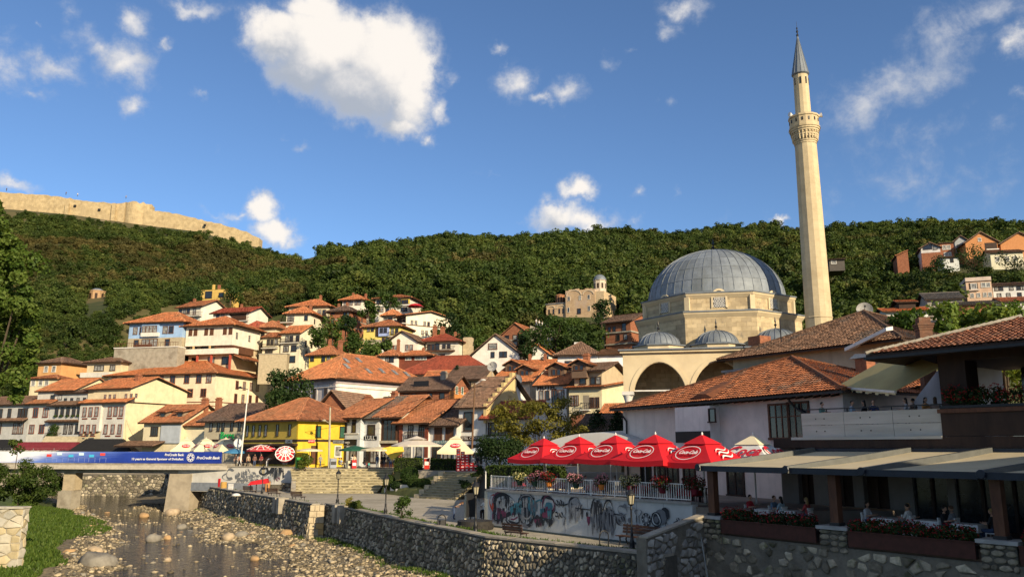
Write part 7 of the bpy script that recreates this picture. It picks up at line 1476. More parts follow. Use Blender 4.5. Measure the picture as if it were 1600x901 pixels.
M_.streaks(898,786,8,14,70,[1,6,6,0],drop=30); M_.ring(898,789,8.5,15,1.8,0,-40,220); M_.ring(898,794,5,8,1.2,1); M_.ring(910,795,2.2,8,1.2,0); M_.drip(910,795,812,.14,0); M_.drip(884,792,806,.1,1); M_.drip(920,806,821,.3,3); M_.disc(918,803,1.6,4,0)
M_.line([(900,793),(924,796),(934,797),(941,794),(958,802),(965,803),(974,805)],.07,0); M_.line([(930,796),(936,796),(941,791)],.11,3)
M_.streaks(933,794,8,16,80,[0,1,6,1],drop=40); M_.ring(933,794,8.6,17,1.8,0,-30,210)
M_.streaks(952,806,9,16,80,[0,1,6],drop=36); M_.ring(952,802,9.2,22,2.,0,-10,190); M_.ring(952,800,7,16,.9,5,20,160); M_.disc(953,803,1.2,1.2,0); M_.disc(961,803,1.2,1.2,0)
for r_, m in ((10,0),(7,1),(4.4,0),(2.2,6)): M_.ring(971,811,r_*.75,r_,1.4,m)
M_.ring(974,797,7,9,1.8,1); M_.disc(978,790,2.6,3.6,1); M_.ring(988,797,9,6,1.2,6,0,200); M_.ring(999,800,6,5,1.4,1); M_.drip(996,805,818,.06,0); M_.drip(1000,805,818,.06,0); M_.disc(997,822,3.4,3.6,3); M_.disc(985,812,2.6,4,1)
M_.disc(1011,811,7,10.4,0); M_.disc(1011,811,4.6,7,1); M_.disc(1011,811,2.4,3.6,5)
for k in range(8): a = 2*pi*k/8; M_.disc(1011+5.6*cos(a),811+8.2*sin(a),.8,1.2,5)
M_.disc(1041,802,7,10,0); M_.disc(1034,807,9,12,1); M_.disc(1027,811,8.4,12,0); M_.ring(1027,811,6.6,9.6,1.4,5); M_.disc(1027,811,3.4,5,1); M_.line([(1030,823),(1036,827),(1044,829)],.13,1); M_.ring(1043,820,2.2,5,1.2,0)
for r_, m in ((12,0),(8.4,1),(5,0),(2.4,6)): M_.ring(1059,826,r_*.8,r_,1.6,m,0,200)
M_.ring(1061,811,2.6,3,1.2,0); M_.disc(1069,815,4,5,0); M_.disc(1069,815,1.8,2.4,1); M_.line([(1044,829),(1050,822),(1056,816)],.12,0)
M_.b.build('mural', mur, GW.root)
# railing above it
def railing(label, L, x0, x1, z, y=.3, h=.92, sp=.165, m=white_paint, group='white railings'):
    p = L.o+L.d*x0+L.n*y; o = empty('railing', (p.x,p.y,L.z+z), L.ang, label, 'railing', group); w = x1-x0
    for zz in (h, .1): MB().beam((0,0,zz),(w,0,zz),.055,.05).build('rail', m, o)
    n = int(w/sp); bm_ = MB().beam((0,0,.1),(0,0,h),.032).mesh('baluster', m); pm_ = MB().beam((0,0,-.02),(0,0,h+.05),.07).mesh('post', m)
    for i in range(n+1):
        if i % 12 == 0: obj('post', pm_, o, (w*i/n,0,0))
        else: obj('baluster', bm_, o, (w*i/n,0,0))
railing('long white metal railing along the painted terrace wall', GW, .05, gl-.3, 2.56)
GW2 = Loc('x', None, None, (-2.0,59.6), (-.9,28), 0); bpy.data.objects.remove(GW2.root)
railing('short white railing on the side of the terrace by the stairs', GW2, .6, 12, 2.56, -.1)
tabm = mat('red_tablecloth', (.30,.012,.016), (.24,.01,.013), 2., .8, .2)
def planter(label, L, x, z, m, pm, seed, hang=False, r=.5, y=.25):
    p = L.o+L.d*x+L.n*y; o = empty('flower_pot', (p.x,p.y,L.z+z), L.ang, label, 'flower pot', 'flower pots on the terrace railing'); MB().lathe([(.16,-.02),(.24,.3),(.22,.3),(.2,.26)],10).build('pot', m, o); flowers(o, -r, r, 0, .25, r*1.15, r*.6, 420, seed, pm, .8, .12)
orange_p = mat('orange_pot', (.5,.17,.03)); green_p = mat('dark_green_pot', (.02,.05,.03)); wine_p = mat('wine_cloth', (.14,.01,.02))
for i, (px, m, pm, lb) in enumerate(((812,green_p,yelp,'yellow flowers in a dark pot near the terrace corner'),(836,green_p,pinkp,'pale pink flowers in a dark pot near the corner'),(858,orange_p,petal,'red flowers in an orange pot on the terrace'),(900,green_p,pinkp,'mixed flowers in a dark pot midway on the railing'),(940,orange_p,pinkp,'pink flowers over an orange pot on the railing'),(985,wine_p,yelp,'tall pot of pale flowers behind the street lamp'),(1035,wine_p,petal,'dark red hanging flowers on the railing'),(1085,wine_p,petal,'dark red flowers at the ramp end of the railing'))):
    planter(lb, GW, GW.along(px,.25,3.3), 2.95, m, pm, 70+i, r=.5 if i < 5 else .62)
# terrace tables and chairs
ORD = 'first second third fourth fifth sixth seventh eighth ninth'.split()
def table_proto():
    o = empty('cafe_table', (0,0,0)); MB().box(-.55,-.45,.72,.55,.45,.76).build('tabletop', tabm, o); b = MB()
    for sx in (-1,1): b.box(sx*.56-.006,-.46,.45,sx*.56+.006,.46,.74)
    for sy in (-1,1): b.box(-.56,sy*.466-.006,.45,.56,sy*.466+.006,.74)
    b.build('tablecloth_skirt', tabm, o)
    for sx in (-1,1):
        for sy in (-1,1): MB().beam((sx*.45,sy*.36,0),(sx*.45,sy*.36,.72),.05).build('leg', wood_dark, o)
    return o
def chair_proto(m):
    o = empty('cafe_chair', (0,0,0)); MB().box(-.22,-.22,.43,.22,.22,.47).build('seat', m, o)
    b = MB(); 
    for k in range(4): b.box(-.22+.12*k,.19,.5,-.16+.12*k,.23,.86)
    b.box(-.24,.18,.86,.24,.24,.94); b.build('backrest', m, o)
    for sx in (-1,1):
        for sy in (-1,1): MB().beam((sx*.2,sy*.2,0),(sx*.2,sy*.2,.43),.04).build('leg', m, o)
    return o
tp_ = table_proto(); cp_ = chair_proto(wood_dark); cp2 = chair_proto(white_paint); first = [1,1]
q = random.Random(8)
for i in range(9):
    x, y = 1.5+i*1.85, 2.0+(i % 2)*1.7; p = GW.o+GW.d*x+GW.n*y; o = tp_ if i == 0 else copy_tree(tp_); settle(o, (p.x,p.y,2.3), GW.ang, ORD[i]+' red clothed cafe table from the round tree end', 'table', 'tables on the cafe terrace')
    for k in (-1,1):
        c = p+GW.d*(k*.85); o = cp_ if (i == 0 and k == -1) else copy_tree(cp_); settle(o, (c.x,c.y,2.3), GW.ang+(pi/2 if k < 0 else -pi/2), 'dark cafe chair %s the %s red table from the round tree' % (('before','beyond')[k > 0], ORD[i]), 'chair', 'chairs on the cafe terrace')
DECKSEAT = []
wtab = None
for i, (x, y) in enumerate(((1.9,1.9),(3.2,2.2),(8.6,1.8),(10.4,2.1),(12.2,1.7),(16.2,1.8))):
    p = G.o+G.d*x+G.n*y; o = copy_tree(tp_)
    for ch_ in o.children:
        if ch_.name.startswith(('tabletop','tablecloth')): ch_.data = ch_.data.copy(); ch_.data.materials[0] = white_paint
    settle(o, (p.x,p.y,G.z), G.ang, ORD[i]+' white clothed deck table from the umbrella end', 'table', 'tables on the restaurant deck')
    for k in (-1,1):
        c = p+G.d*(k*.95); o = copy_tree(cp2) if (i or k > 0) else cp2; settle(o, (c.x,c.y,G.z), G.ang+(pi/2 if k < 0 else -pi/2), 'white chair %s the %s deck table from the umbrellas' % (('before','beyond')[k > 0], ORD[i]), 'chair', 'chairs on the restaurant deck'); DECKSEAT.append((c.x,c.y,G.z,G.ang+(pi/2 if k < 0 else -pi/2)))
# ---------------------------------------------------------------- painted wall by the bridge
BW = Loc('painted_wall', 'sunlit wall by the bridge with grey curling graffiti', 'wall', (-39.6,109.6), (12.3,-3.9), 0); bl2 = math.hypot(12.2,5.8); zt2 = 2.9
MB().box(-6.5,.02,-.3,bl2,.5,zt2).build('wall', plaster((.56,.54,.49)), BW.root); MB().box(-6.5,-.06,-.2,bl2*.62,.018,.85).build('grey_base', mat('base_grey',(.2,.22,.25)), BW.root); MB().box(bl2*.62,-.7,-.3,bl2-.5,.018,.75).build('stone_bench', rub_stone, BW.root); MB().box(-6.5,-.1,zt2+.003,bl2,.6,zt2+.12).build('cap_slab', conc, BW.root)
M2 = Mural(BW); q = M2.q
M2.ring(412,736,8,7,3.,0); M2.streaks(380,744,14,9,50,[6,1,1],drop=9)
for px, py, r_ in ((381,742,5),(388,748,5),(395,741,4.4),(386,736,4),(378,752,4),(402,746,5),(373,745,4),(394,752,4)):
    M2.ring(px,py,r_,r_*1.0,1.3,1,q.uniform(0,90),q.uniform(300,420)); M2.ring(px,py,r_*.5,r_*.5,.9,1,0,300)
M2.disc(412,735,7,7,0); M2.disc(411,735,4.4,4.6,5); M2.streaks(432,735,10,8,60,[0,0,1],drop=16); M2.ring(430,737,11,9,4.5,0,0,200); M2.streaks(417,746,9,5,40,[6,1,5],drop=8); M2.ring(360,740,7,9,2.,1,40,300); M2.ring(356,744,9,6,1.2,1,100,330); M2.ring(434,748,3,3,1.,3); M2.ring(420,762,4,6,1.2,4); M2.line([(366,760),(372,748),(379,752)],.14,1)
M2.b.build('mural', mur, BW.root)
SW = rubble_wall('garden_wall', 'low rubble wall at the foot of the amphitheatre steps', (-29.6,105.6), (-27.6,104.4), 0, 1.0, 0, .5, .4, 0, .5, seed=40)
# ---------------------------------------------------------------- amphitheatre steps
step_m = mat('step_stone', (.54,.47,.31), (.40,.34,.22), 1., .9, .5, 9.); riser_m = mat('step_riser', (.34,.29,.17), (.2,.17,.1), 2.2, .9, .8, 7., c3=(.34,.29,.17))
MB().hexa([(-26.9,100.2,0),(-26.3,100.2,0),(-27.9,106,0),(-28.4,106,0),(-26.9,100.2,.5),(-26.3,100.2,.5),(-27.9,106,2.9),(-28.4,106,2.9)]).build('flank_wall', conc, label='dark sloping flank wall of the amphitheatre steps', cat='wall')
amp = empty('amphitheatre_steps', (-27.3,104.9,0), math.atan2(-.6,12.6), 'broad stone amphitheatre steps rising from the promenade to the square', 'steps')
NSTP = 9; hs = 2.8/NSTP
for i in range(NSTP):
    y1 = -4.6+4.6*i/NSTP; w = 11.2+1.4*i/NSTP; x0 = 1.-1.9*i/8; b = MB(); b.box(x0,y1+.04,i*hs,w,.3,(i+1)*hs-.07,1); b.box(x0,y1-.04,(i+1)*hs-.07,w+.06,y1+.75,(i+1)*hs); b.build('step', [step_m, riser_m], amp)
    r2 = np.random.default_rng(90+i); obj('riser_stones', stones_mesh('riser_stones', vor(w-x0, hs-.09, .42, .2, r2), r2, mat('riser_stone',(.40,.35,.22),(.29,.25,.15),3.,tint=.5), .03, .015, lambda x, y, z: (x+x0, y+y1+.04, z+i*hs+.01)), amp, kind='stuff')
# right flight of stairs
st_ = empty('stairs', (-10.2,90.6,0), math.atan2(-3.2,4.6), 'stone stair flight climbing from the promenade to the square beside the hedges', 'stairs'); NS_ = 11
for i in range(NS_):
    h_ = 2.75/NS_; y0 = i*.44
    b = MB(); b.box(0,y0+.03,i*h_+.002,5.2,y0+.9,(i+1)*h_-.05,1); b.box(-.03,y0-.02,(i+1)*h_-.05,5.23,y0+.5,(i+1)*h_); b.build('step', [mat('stair_stone',(.36,.32,.23),(.25,.22,.15),1.5), riser_m], st_)
for i in range(6):
    y0 = i*.82; z0 = i*2.75/NS_*1.86; MB().box(-.75,y0,-.2,-.04,y0+.8,z0+.42).build('flank_block', mat('flank_block',(.52,.44,.3),(.38,.32,.21),1.5), st_)
# planted bank between the two flights, with pale kerb blocks
bank = MB(); bank.hexa([(-15.9,99.8,.02),(-10.4,91.2,.02),(-7.6,94.8,.02),(-14.5,104.9,.02),(-15.7,100.2,.75),(-10.7,92.,.85),(-7.8,95.2,2.6),(-14.6,104.8,2.6)]); bank.build('planted_bank', mat('dry_lawn',(.22,.21,.06),(.14,.14,.04),1.,.95,.6,9.), kind='structure')
kb = mat('pale_kerb_marble', (.52,.50,.46), (.38,.37,.34), 1.2, .7, .3)
for i, (px, py, w, d) in enumerate(((600,769,1.5,'lowest pale kerb block next to the amphitheatre steps'),(618,771,1.7,'pale kerb block under the round hedge'),(638,771,1.8,'pale kerb block before the clipped bushes'),(653,772,1.0,'short pale kerb block by the stair foot'))):
    c = PZ(px, py+2, 0); o = empty('kerb_block', tuple(c), R(-33+4*i), d, 'stone block', 'pale kerb blocks'); MB().box(0,0,-.05,w,.7,.72).build('block', kb, o)
for i, (px, py, w) in enumerate(((615,760,1.2),(636,761,2.4))):
    c = P(px, py+4, 97-i*2); o = empty('kerb_block', (c.x,c.y,.75), R(-40), ['upper pale kerb block beside the round hedge','long upper pale kerb block under the bushes'][i], 'stone block', 'pale kerb blocks'); MB().box(-w/2,0,-.3,w/2,.6,.45).build('block', kb, o)
rt = empty('planter_wall', (-13.0,99.6,0), R(-38), 'low stone wall holding the hedge above the planted bank', 'wall'); MB().box(0,0,.8,7.6,.5,2.45).build('wall', mat('planter_stone',(.42,.36,.24)), rt); MB().box(-.1,-.1,2.453,7.7,.6,2.62).build('coping', conc, rt)
# ---------------------------------------------------------------- street lamps, benches, hoops
lampglass = mat('lamp_glass', (.42,.38,.27), (.34,.30,.2), 2., .2, .1, spec=.6)
def lamp_proto():
    o = empty('street_lamp', (0,0,0)); MB().lathe([(.22,0),(.22,.12),(.15,.2),(.14,.5),(.16,.55),(.09,.7),(.07,1.),(.085,1.05),(.055,1.12),(.045,2.2),(.07,2.25),(.05,2.32),(.045,2.45)],12).build('post', metal_dark, o, True)
    l = MB(); l.lathe([(.13,2.5),(.21,3.02)],6); l.build('lantern_glass', lampglass, o)
    c = MB()
    for k in range(6): a = 2*pi*k/6; c.beam((.135*cos(a),.135*sin(a),2.48),(.215*cos(a),.215*sin(a),3.03),.03)
    c.lathe([(.05,2.42),(.15,2.5),(.14,2.53)],6); c.build('lantern_frame', metal_dark, o)
    MB().lathe([(.27,3.0),(.25,3.05),(.14,3.22),(.06,3.28),(.05,3.36),(.015,3.48)],12).build('lantern_cap', metal_dark, o); return o
lp = lamp_proto()
LL = ['slim black street lamp before the painted bridge wall','black street lamp in front of the amphitheatre steps','black street lamp before the planted bank','black street lamp beside the kiosk and painted wall end','nearest black street lamp before the machine mural']
for i, (px, py) in enumerate(((409,775),(527,790),(602,808),(743,835),(988,864))):
    p = PZ(px, py, 0); o = lp if i == 0 else copy_tree(lp); settle(o, tuple(p), i, LL[i], 'street lamp', 'street lamps on the promenade')
bench_w = mat('bench_slats', (.07,.035,.022), (.04,.02,.014), 4.)
def bench_proto():
    o = empty('park_bench', (0,0,0))
    for k in range(3): MB().box(-.85,-.28+.17*k,.42,.85,-.14+.17*k,.46).build('seat_slat', bench_w, o)
    for k in range(3): MB().hexa([(-.85,.27+.02*k,.55+.15*k),(.85,.27+.02*k,.55+.15*k),(.85,.31+.02*k,.55+.15*k),(-.85,.31+.02*k,.55+.15*k),(-.85,.285+.02*k,.67+.15*k),(.85,.285+.02*k,.67+.15*k),(.85,.325+.02*k,.67+.15*k),(-.85,.325+.02*k,.67+.15*k)]).build('back_slat', bench_w, o)
    for sx in (-.65,.65):
        b = MB(); b.path([(sx,-.3,0),(sx,-.22,.25),(sx,-.25,.41)],.03,.03,6); b.path([(sx,.34,0),(sx,.2,.25),(sx,.27,.45),(sx,.36,1.02)],.03,.03,6); b.beam((sx,-.28,.40),(sx,.28,.40),.05); b.build('iron_frame', metal_dark, o)
    return o
bp = bench_proto()
BL_ = ['dark slatted bench before the red crate stack','dark slatted bench before the amphitheatre foot wall','dark slatted bench nearest the gap in the quay','brown slatted bench on the sunlit strip by the mural','brown slatted bench against the painted wall by the ramp']
for i, (px, py, rz) in enumerate(((390,772,150),(428,776,150),(466,782,148),(806,843,135),(985,848,133))):
    p = PZ(px, py, 0); o = bp if i == 0 else copy_tree(bp); settle(o, tuple(p), R(rz+ (0 if i != 4 else 180)), BL_[i], 'bench', 'benches on the promenade'); 
    if i == 4: o.scale = (1.6,1.15,1.15); o.location = GW.o.to_3d()+(GW.d*GW.along(995,-.7,.5)+GW.n*-.7).to_3d(); o.rotation_euler.z = GW.ang
for i, (px, py, lb, h) in enumerate(((690,826,'black bicycle hoop on the quay edge',.95),(944,853,'black bicycle hoop before the ramp wall',.85))):
    p = PZ(px, py, 0); o = empty('bicycle_hoop', tuple(p), R(20), lb, 'bicycle hoop', 'bicycle hoops'); pts = [(-.28,0,0),(-.28,0,h-.28)]+[(-.28*cos(pi*k/8),0,h-.28+.28*sin(pi*k/8)) for k in range(1,8)]+[(.28,0,h-.28),(.28,0,0)]; MB().path(pts,.035,.035,8).build('hoop', metal_dark, o)
    if i == 0: MB().box(-.3,-.02,.0,.3,.02,.6).build('plate', metal_dark, o)
# black low fountain base and kiosk things by the terrace corner
c = PZ(742,826,0); fb = empty('stone_plinth', tuple(c), R(-30), 'low dark round stone plinth at the terrace corner', 'plinth'); MB().lathe([(1.25,0),(1.25,.3),(1.2,.34),(1.2,.56),(.9,.58),(0,.58)],20).build('base', mat('black_stone',(.035,.032,.028),(.02,.018,.016),3.,.8,.5), fb)
for k in range(14): a = 2*pi*k/14; MB().beam((1.18*cos(a),1.18*sin(a),.08),(1.18*cos(a),1.18*sin(a),.28),.42,.2,up=(cos(a),sin(a),0)).build('stone', mat('black_stone',(1,1,1)), fb)
c = PZ(729,817,0); o = empty('stone_post', (c.x,c.y,0), 0, 'pale square post beside the black cloth stand', 'post'); MB().box(-.16,-.16,0,.16,.16,2.0).build('shaft', plaster((.5,.47,.36)), o); MB().box(-.2,-.2,2.003,.2,.2,2.1).build('cap', conc, o)
c = PZ(735,818,0); o = empty('display_stand', (c.x,c.y+.3,0), 0, 'tall black cloth covered stand by the pale post', 'stand'); MB().box(-.32,-.25,.5,.32,.25,2.15).build('cover', bkc, o); MB().box(-.05,-.05,0,.05,.05,.5).build('foot', metal_dark, o)
hr = empty('handrail', (-6.0,86.6,0), R(-35), 'thin black handrail at the foot of the stairs', 'handrail'); b = MB()
for x in (0,1.6,3.2): b.tube((x,0,0),(x,0,1.05+.28*x),.035)
b.tube((-.2,0,1.0),(3.4,0,2.0),.03); b.tube((-.2,0,.6),(3.4,0,1.5),.02); b.build('rail', metal_dark, hr)
# crates, bins, signs, pole things on the square
crate_red = mat('red_plastic', (.48,.012,.016), (.4,.01,.014), 3., .4, .1)
def crate_mesh():
    b = MB(); b.box(-.2,-.15,0,.2,-.13,.3); b.box(-.2,.13,0,.2,.15,.3); b.box(-.2,-.13,0,-.18,.13,.3); b.box(.18,-.13,0,.2,.13,.3); b.box(-.18,-.13,0,.18,.13,.02); b.box(-.21,-.16,.27,.21,-.151,.31); b.box(-.21,-.16,0,.21,-.151,.04); return b.mesh('crate', crate_red)
cm_ = crate_mesh(); lab = MB().box(-.1,-.158,.1,.1,-.152,.2).mesh('label_print', white_pr)
CR = []
for c_, n in enumerate((8,7,6,3,2)): 
    for k in range(n): CR.append((c_,k,n))
base = P(716,733,94.5)
for c_, k, n in CR:
    top = 'topmost' if k == n-1 else 'bottom' if k == 0 else 'inner'; cn = ['first','second','third','fourth','fifth'][c_]
    o = obj('drinks_crate', cm_, None, (base.x+c_*.5, 94.5+(c_%2)*.1, 2.8+k*.315), (0,0,R((k*37)%7-3)), (1.15,1.15,1.0), label='%s red drinks crate of the %s stack at the top of the stairs' % (top, cn), cat='crate', group='red drinks crates'); obj('label_print', lab, o)
for i, (px, py, w, h, m, lb, dd) in enumerate(((667,727,.6,1.3,mat('red_cooler',(.5,.03,.02)),'narrow red and white cooler between the hedges',101),(653,722,.8,1.5,mat('blue_cooler',(.06,.16,.4)),'blue cooler beside the beige parasol pole',102),(553,731,.55,1.,crate_red,'small red round cooler at the top of the steps',104.3),(520,730,.8,1.2,mat('grey_board',(.3,.33,.38)),'grey advertising board by the wooden pole',105.3),(467,728,.8,1.3,mat('green_bin',(.06,.35,.05)),'bright green bin by the yellow house',106),(545,731,.6,.9,mat('cream_box',(.6,.55,.38)),'pale wooden crate next to the red cooler',104.6))):
    c = P(px, py, dd); o = empty('cooler' if 'cooler' in lb else 'street_box', (c.x,dd,2.8), R(8*i), lb, 'cooler' if 'cooler' in lb else 'bin' if 'bin' in lb else 'board' if 'board' in lb else 'crate'); MB().box(-w/2,-.3,.06,w/2,.3,h).build('body', m, o); MB().box(-w/2-.03,-.33,h+.003,w/2+.03,.33,h+.09).build('lid', m if i != 0 else white_paint, o); MB().box(-w/2+.06,-.32,h*.4,w/2-.06,-.303,h*.75).build('front_panel', white_pr if i in (0,2) else metal_dark, o)
def polething(label, px0, py0, px1, py1, D, r, m, cat, name, arm=None, zb=None):
    a, b_ = P(px0,py0,D), P(px1,py1,D); o = empty(name, tuple(a), 0, label, cat); d = b_-a; MB().tube((0,0,-.6),tuple(d),r,r*.7,10).build('pole', m, o)
    return o, d
o, d = polething('slim pale street pole leaning behind the bridge end', 374, 736, 388, 608, 110, .11, white_paint, 'pole', 'street_pole'); b = MB(); b.tube(tuple(d),(d.x-.9,d.y-.4,d.z+.25),.05); b.lathe([(.05,.3),(.35,.1),(.3,0)],10,(d.x-1.0,d.y-.4,d.z+.1)); b.build('lamp_head', metal_dark, o)
o, d = polething('pale concrete lamp pole at the yellow house corner', 514, 724, 516, 636, 108, .16, mat('pole_concrete',(.42,.38,.28)), 'pole', 'street_pole'); b = MB(); b.tube((d.x,d.y,d.z*.72),(d.x-.6,d.y-.5,d.z*.76),.04); b.sphere((d.x-.6,d.y-.6,d.z*.76),.28,.28,.16); b.build('lamp_head', lampglass, o)
o, d = polething('tall brown wooden utility pole before the white houses', 737, 704, 742, 598, 104, .14, mat('pole_wood',(.16,.09,.05)), 'pole', 'utility_pole'); MB().beam((d.x-.8,d.y,d.z-.6),(d.x+.9,d.y,d.z-.4),.1).build('crossarm', wood_dark, o); b = MB(); b.tube((d.x,d.y,d.z*.98),(d.x+.9,d.y-.4,d.z+.3),.05); b.sphere((d.x+1.1,d.y-.5,d.z+.35),.35,.2,.12); b.build('lamp_head', white_paint, o); UP = Vector(o.location)+d
# wires from the utility pole
wires = [(UP, P(575,662,112)), (UP, P(525,650,113)), (UP+Vector((0,0,-.6)), P(470,676,110)), (UP+Vector((.3,0,-.5)), P(840,590,126)), (UP, P(690,668,108)), (P(215,690,150),P(197,655,156)), (P(386,640,110),P(330,672,131))]
for i, (a, b_) in enumerate(wires):
    pts = [a+(b_-a)*(k/10)-Vector((0,0,1.2*4*(k/10)*(1-k/10)*.4)) for k in range(11)]; o = empty('overhead_cable', tuple(a), 0, ['thin cable from the utility pole to the narrow white shop','thin cable from the utility pole to the pale blue shop','thin cable from the utility pole to the yellow house','thin cable from the utility pole towards the hotel','thin cable from the utility pole to the shuttered shop','thin cable on the tall cream gable','thin cable from the pale street pole to the neon sign house'][i], 'cable', 'overhead cables'); MB().path([tuple(p-a) for p in pts],.022,.022,4).build('wire', metal_dark, o)
c = P(371,725,112); o = empty('street_clock', (c.x,112,2.8), 0, 'round white faced street clock on a grey stand by the bridge', 'clock'); MB().tube((0,0,0),(0,0,2.6),.12,.1).build('post', metal_grey, o); MB().lathe([(.0,.0),(.62,0),(.66,.05),(.66,.22),(0,.22)],24).build('case', metal_grey, o, loc=(0,-.1,3.25)).rotation_euler = (pi/2,0,0)
f_ = MB(); f_.poly([(.56*cos(2*pi*k/24),0,.56*sin(2*pi*k/24)) for k in range(24)]); f_.build('dial', mat('clock_dial',(.8,.79,.74)), o, loc=(0,-.34,3.25)); MB().beam((0,-.36,3.25),(.02,-.36,3.68),.04).build('hand', metal_dark, o); MB().beam((0,-.36,3.25),(.28,-.36,3.1),.05).build('hand', metal_dark, o)
# red wheeled stall on the promenade, pots
c = PZ(400,770,0); o = empty('folded_stall', (c.x,c.y+1,0), R(10), 'folded stall covered with a bright red cloth on the promenade', 'stall'); b = MB(); b.hexa([(-1.3,-.4,.9),(1.1,-.5,1.15),(1.2,.5,1.2),(-1.2,.5,1.),(-1.,-.3,1.35),(.9,-.35,1.7),(1.,.35,1.7),(-.9,.35,1.4)]); b.build('red_cloth', crate_red, o)
for x in (-1.,-.3,.4,1.): MB().tube((x,0,0),(x,0,1.),.06).build('leg', metal_dark, o)
c = PZ(415,768,0); o = empty('flower_pot', (c.x,c.y+.6,0), 0, 'tall terracotta coloured planter beside the red stall', 'flower pot'); MB().lathe([(.25,0),(.42,1.25),(.36,1.25),(.32,1.1)],12).build('pot', mat('terracotta_pot',(.5,.25,.1)), o); MB().lathe([(.33,1.08),(0,1.1)],12).build('soil', metal_dark, o)
for i, (px, py, w, h, m, lb) in enumerate(((349,766,.45,1.1,mat('ochre_bin',(.5,.3,.08)),'ochre barrel bin by the bridge abutment'),(360,768,.7,1.,white_paint,'white information board by the bridge abutment'),(342,764,.3,1.4,crate_red,'narrow red post box by the bridge abutment'))):
    c = PZ(px,py,0); o = empty('street_box', tuple(c), R(-20), lb, 'bin' if i == 0 else 'board' if i == 1 else 'post'); MB().lathe([(w*.8,.05),(w*.9,h*.5),(w*.8,h)],12,cap=True).build('body', m, o) if i == 0 else MB().box(-w/2,-.06,.1,w/2,.06,h).build('panel', m, o); MB().box(-w/2,-.1,0,w/2,.1,.1).build('foot', metal_dark, o)
c = PZ(369,774,0); o = empty('stone_dome', tuple(c), 0, 'small white dome shaped bollard near the long quay wall', 'bollard'); MB().lathe([(.5*cos(t),.3*sin(t)) for t in [pi/2*i/8 for i in range(9)]],16).build('dome', white_paint, o, True); MB().lathe([(.58,-.02),(.58,.05),(.45,.06)],16).build('base_ring', conc, o)
# small shelter and gate under the bridge approach
o = empty('service_hut', (Xat(322,112.5,1),112.5,0), R(-12), 'pale service hut tucked under the bridge approach', 'hut'); MB().box(-1.3,0,-.2,1.,2.4,2.1).build('wall', plaster((.62,.60,.5)), o); MB().box(-1.5,-.2,2.103,1.2,2.5,2.25).build('roof', conc, o); g_ = MB()
for k in range(9): g_.box(1.3+k*.24,.1,0,1.36+k*.24,.16,2.1)
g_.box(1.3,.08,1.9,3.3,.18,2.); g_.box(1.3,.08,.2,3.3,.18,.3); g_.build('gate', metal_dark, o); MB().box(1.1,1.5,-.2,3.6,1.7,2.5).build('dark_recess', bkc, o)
# stone pier at the near left bank with a bush on top
c = P(37,794,57); o = empty('stone_parapet', (c.x-14,57,-3), R(0), 'pale ashlar parapet end on the near left bank', 'wall'); zt_ = c.z+3; MB().box(0,.06,-1,13.94,.75,zt_-.06).build('wall_core', mat('pale_mortar', (.36,.32,.24), (.27,.24,.18)), o)
rr = np.random.default_rng(44); qs = [mat('parapet_stone_pale',(.50,.46,.36),(.4,.36,.28),1.6,.9,.5,8.), mat('parapet_stone_ochre',(.50,.42,.26),(.4,.33,.2),1.6,.9,.5,8.), mat('parapet_stone_grey',(.45,.42,.35),(.34,.32,.26),1.6,.9,.5,8.)]
for pl in vor(7.5, zt_+.4, .95, .5, rr):
    v, fc, (cx, cz) = stone_geo(pl, rr, .05, .016); obj('stone', tmesh('stone', [(x-cx, y, zz-cz) for x, y, zz in v], fc, [.5]*len(fc), qs[rr.integers(3)]), o, (cx+6.5, .04, cz-.4))
for k in range(7): MB().box(14-1.25*(k+1)+.01,-.12,zt_+.004,14.05-1.25*k-.02,.85,zt_+.12).build('coping_stone', qs[2], o)
for pl in vor(.8, zt_+.4, .7, .5, rr):
    v, fc, (cx, cz) = stone_geo(pl, rr, .05, .016); obj('stone', tmesh('stone', [(x-cx, y, zz-cz) for x, y, zz in v], fc, [.5]*len(fc), qs[rr.integers(3)]), o, (13.96, cx, cz-.4), (0, 0, pi/2))
c = P(1094,838,41); o = empty('metal_pipe', (c.x,c.y-.3,c.z-2), 0, 'thin pale pipe leaning on the deck wall', 'pipe'); MB().tube((.35,0,-1),(0,.1,2),.035).build('pipe', metal_grey, o)
# ---------------------------------------------------------------- hills: cut down to every house base and its view
_tz0 = tz
def tz(X, Y):
    z = _tz0(X, Y); X = np.atleast_1d(X); Y = np.atleast_1d(Y)
    for h in HOUSES:
        c_, s_ = cos(h.ang), sin(h.ang); zb = h.zb-.25; d = h.dep
        lx = (X-h.A.x)*c_+(Y-h.A.y)*s_; ly = -(X-h.A.x)*s_+(Y-h.A.y)*c_
        ex = np.maximum(np.maximum(-lx-1.5, lx-h.W-1.5), 0); ey = np.maximum(np.maximum(-ly-2, ly-d), 0); z = np.where((ex < 40) & (ey < 40), np.minimum(z, zb+.8*np.hypot(ex, ey)), z)
        r0 = h.A.x/h.A.y; r1 = (h.A.x+c_*h.W)/(h.A.y+s_*h.W); q = X/Y; e = np.maximum(np.maximum(r0-q, q-r1), 0)*h.A.y; m = (Y < h.A.y) & (Y > h.A.y-45) & (e < 12)
        z = np.where(m, np.minimum(z, EYE+(zb-EYE)*Y/h.A.y+e*.9), z)
    return np.maximum(z, np.where(Y < 150, np.minimum(_tz0(X, Y), 2.6), -9))
us = np.linspace(_r[0], _r[-1], 240); ds = np.concatenate([np.linspace(120, 300, 90), np.linspace(304, 900, 100)])
U, D_ = np.meshgrid(us, ds); start = np.where(U < -.40, 150., 128.)
D2 = np.maximum(D_, start); X = U*D2; Z = tz(X.ravel(), D2.ravel()).reshape(X.shape)
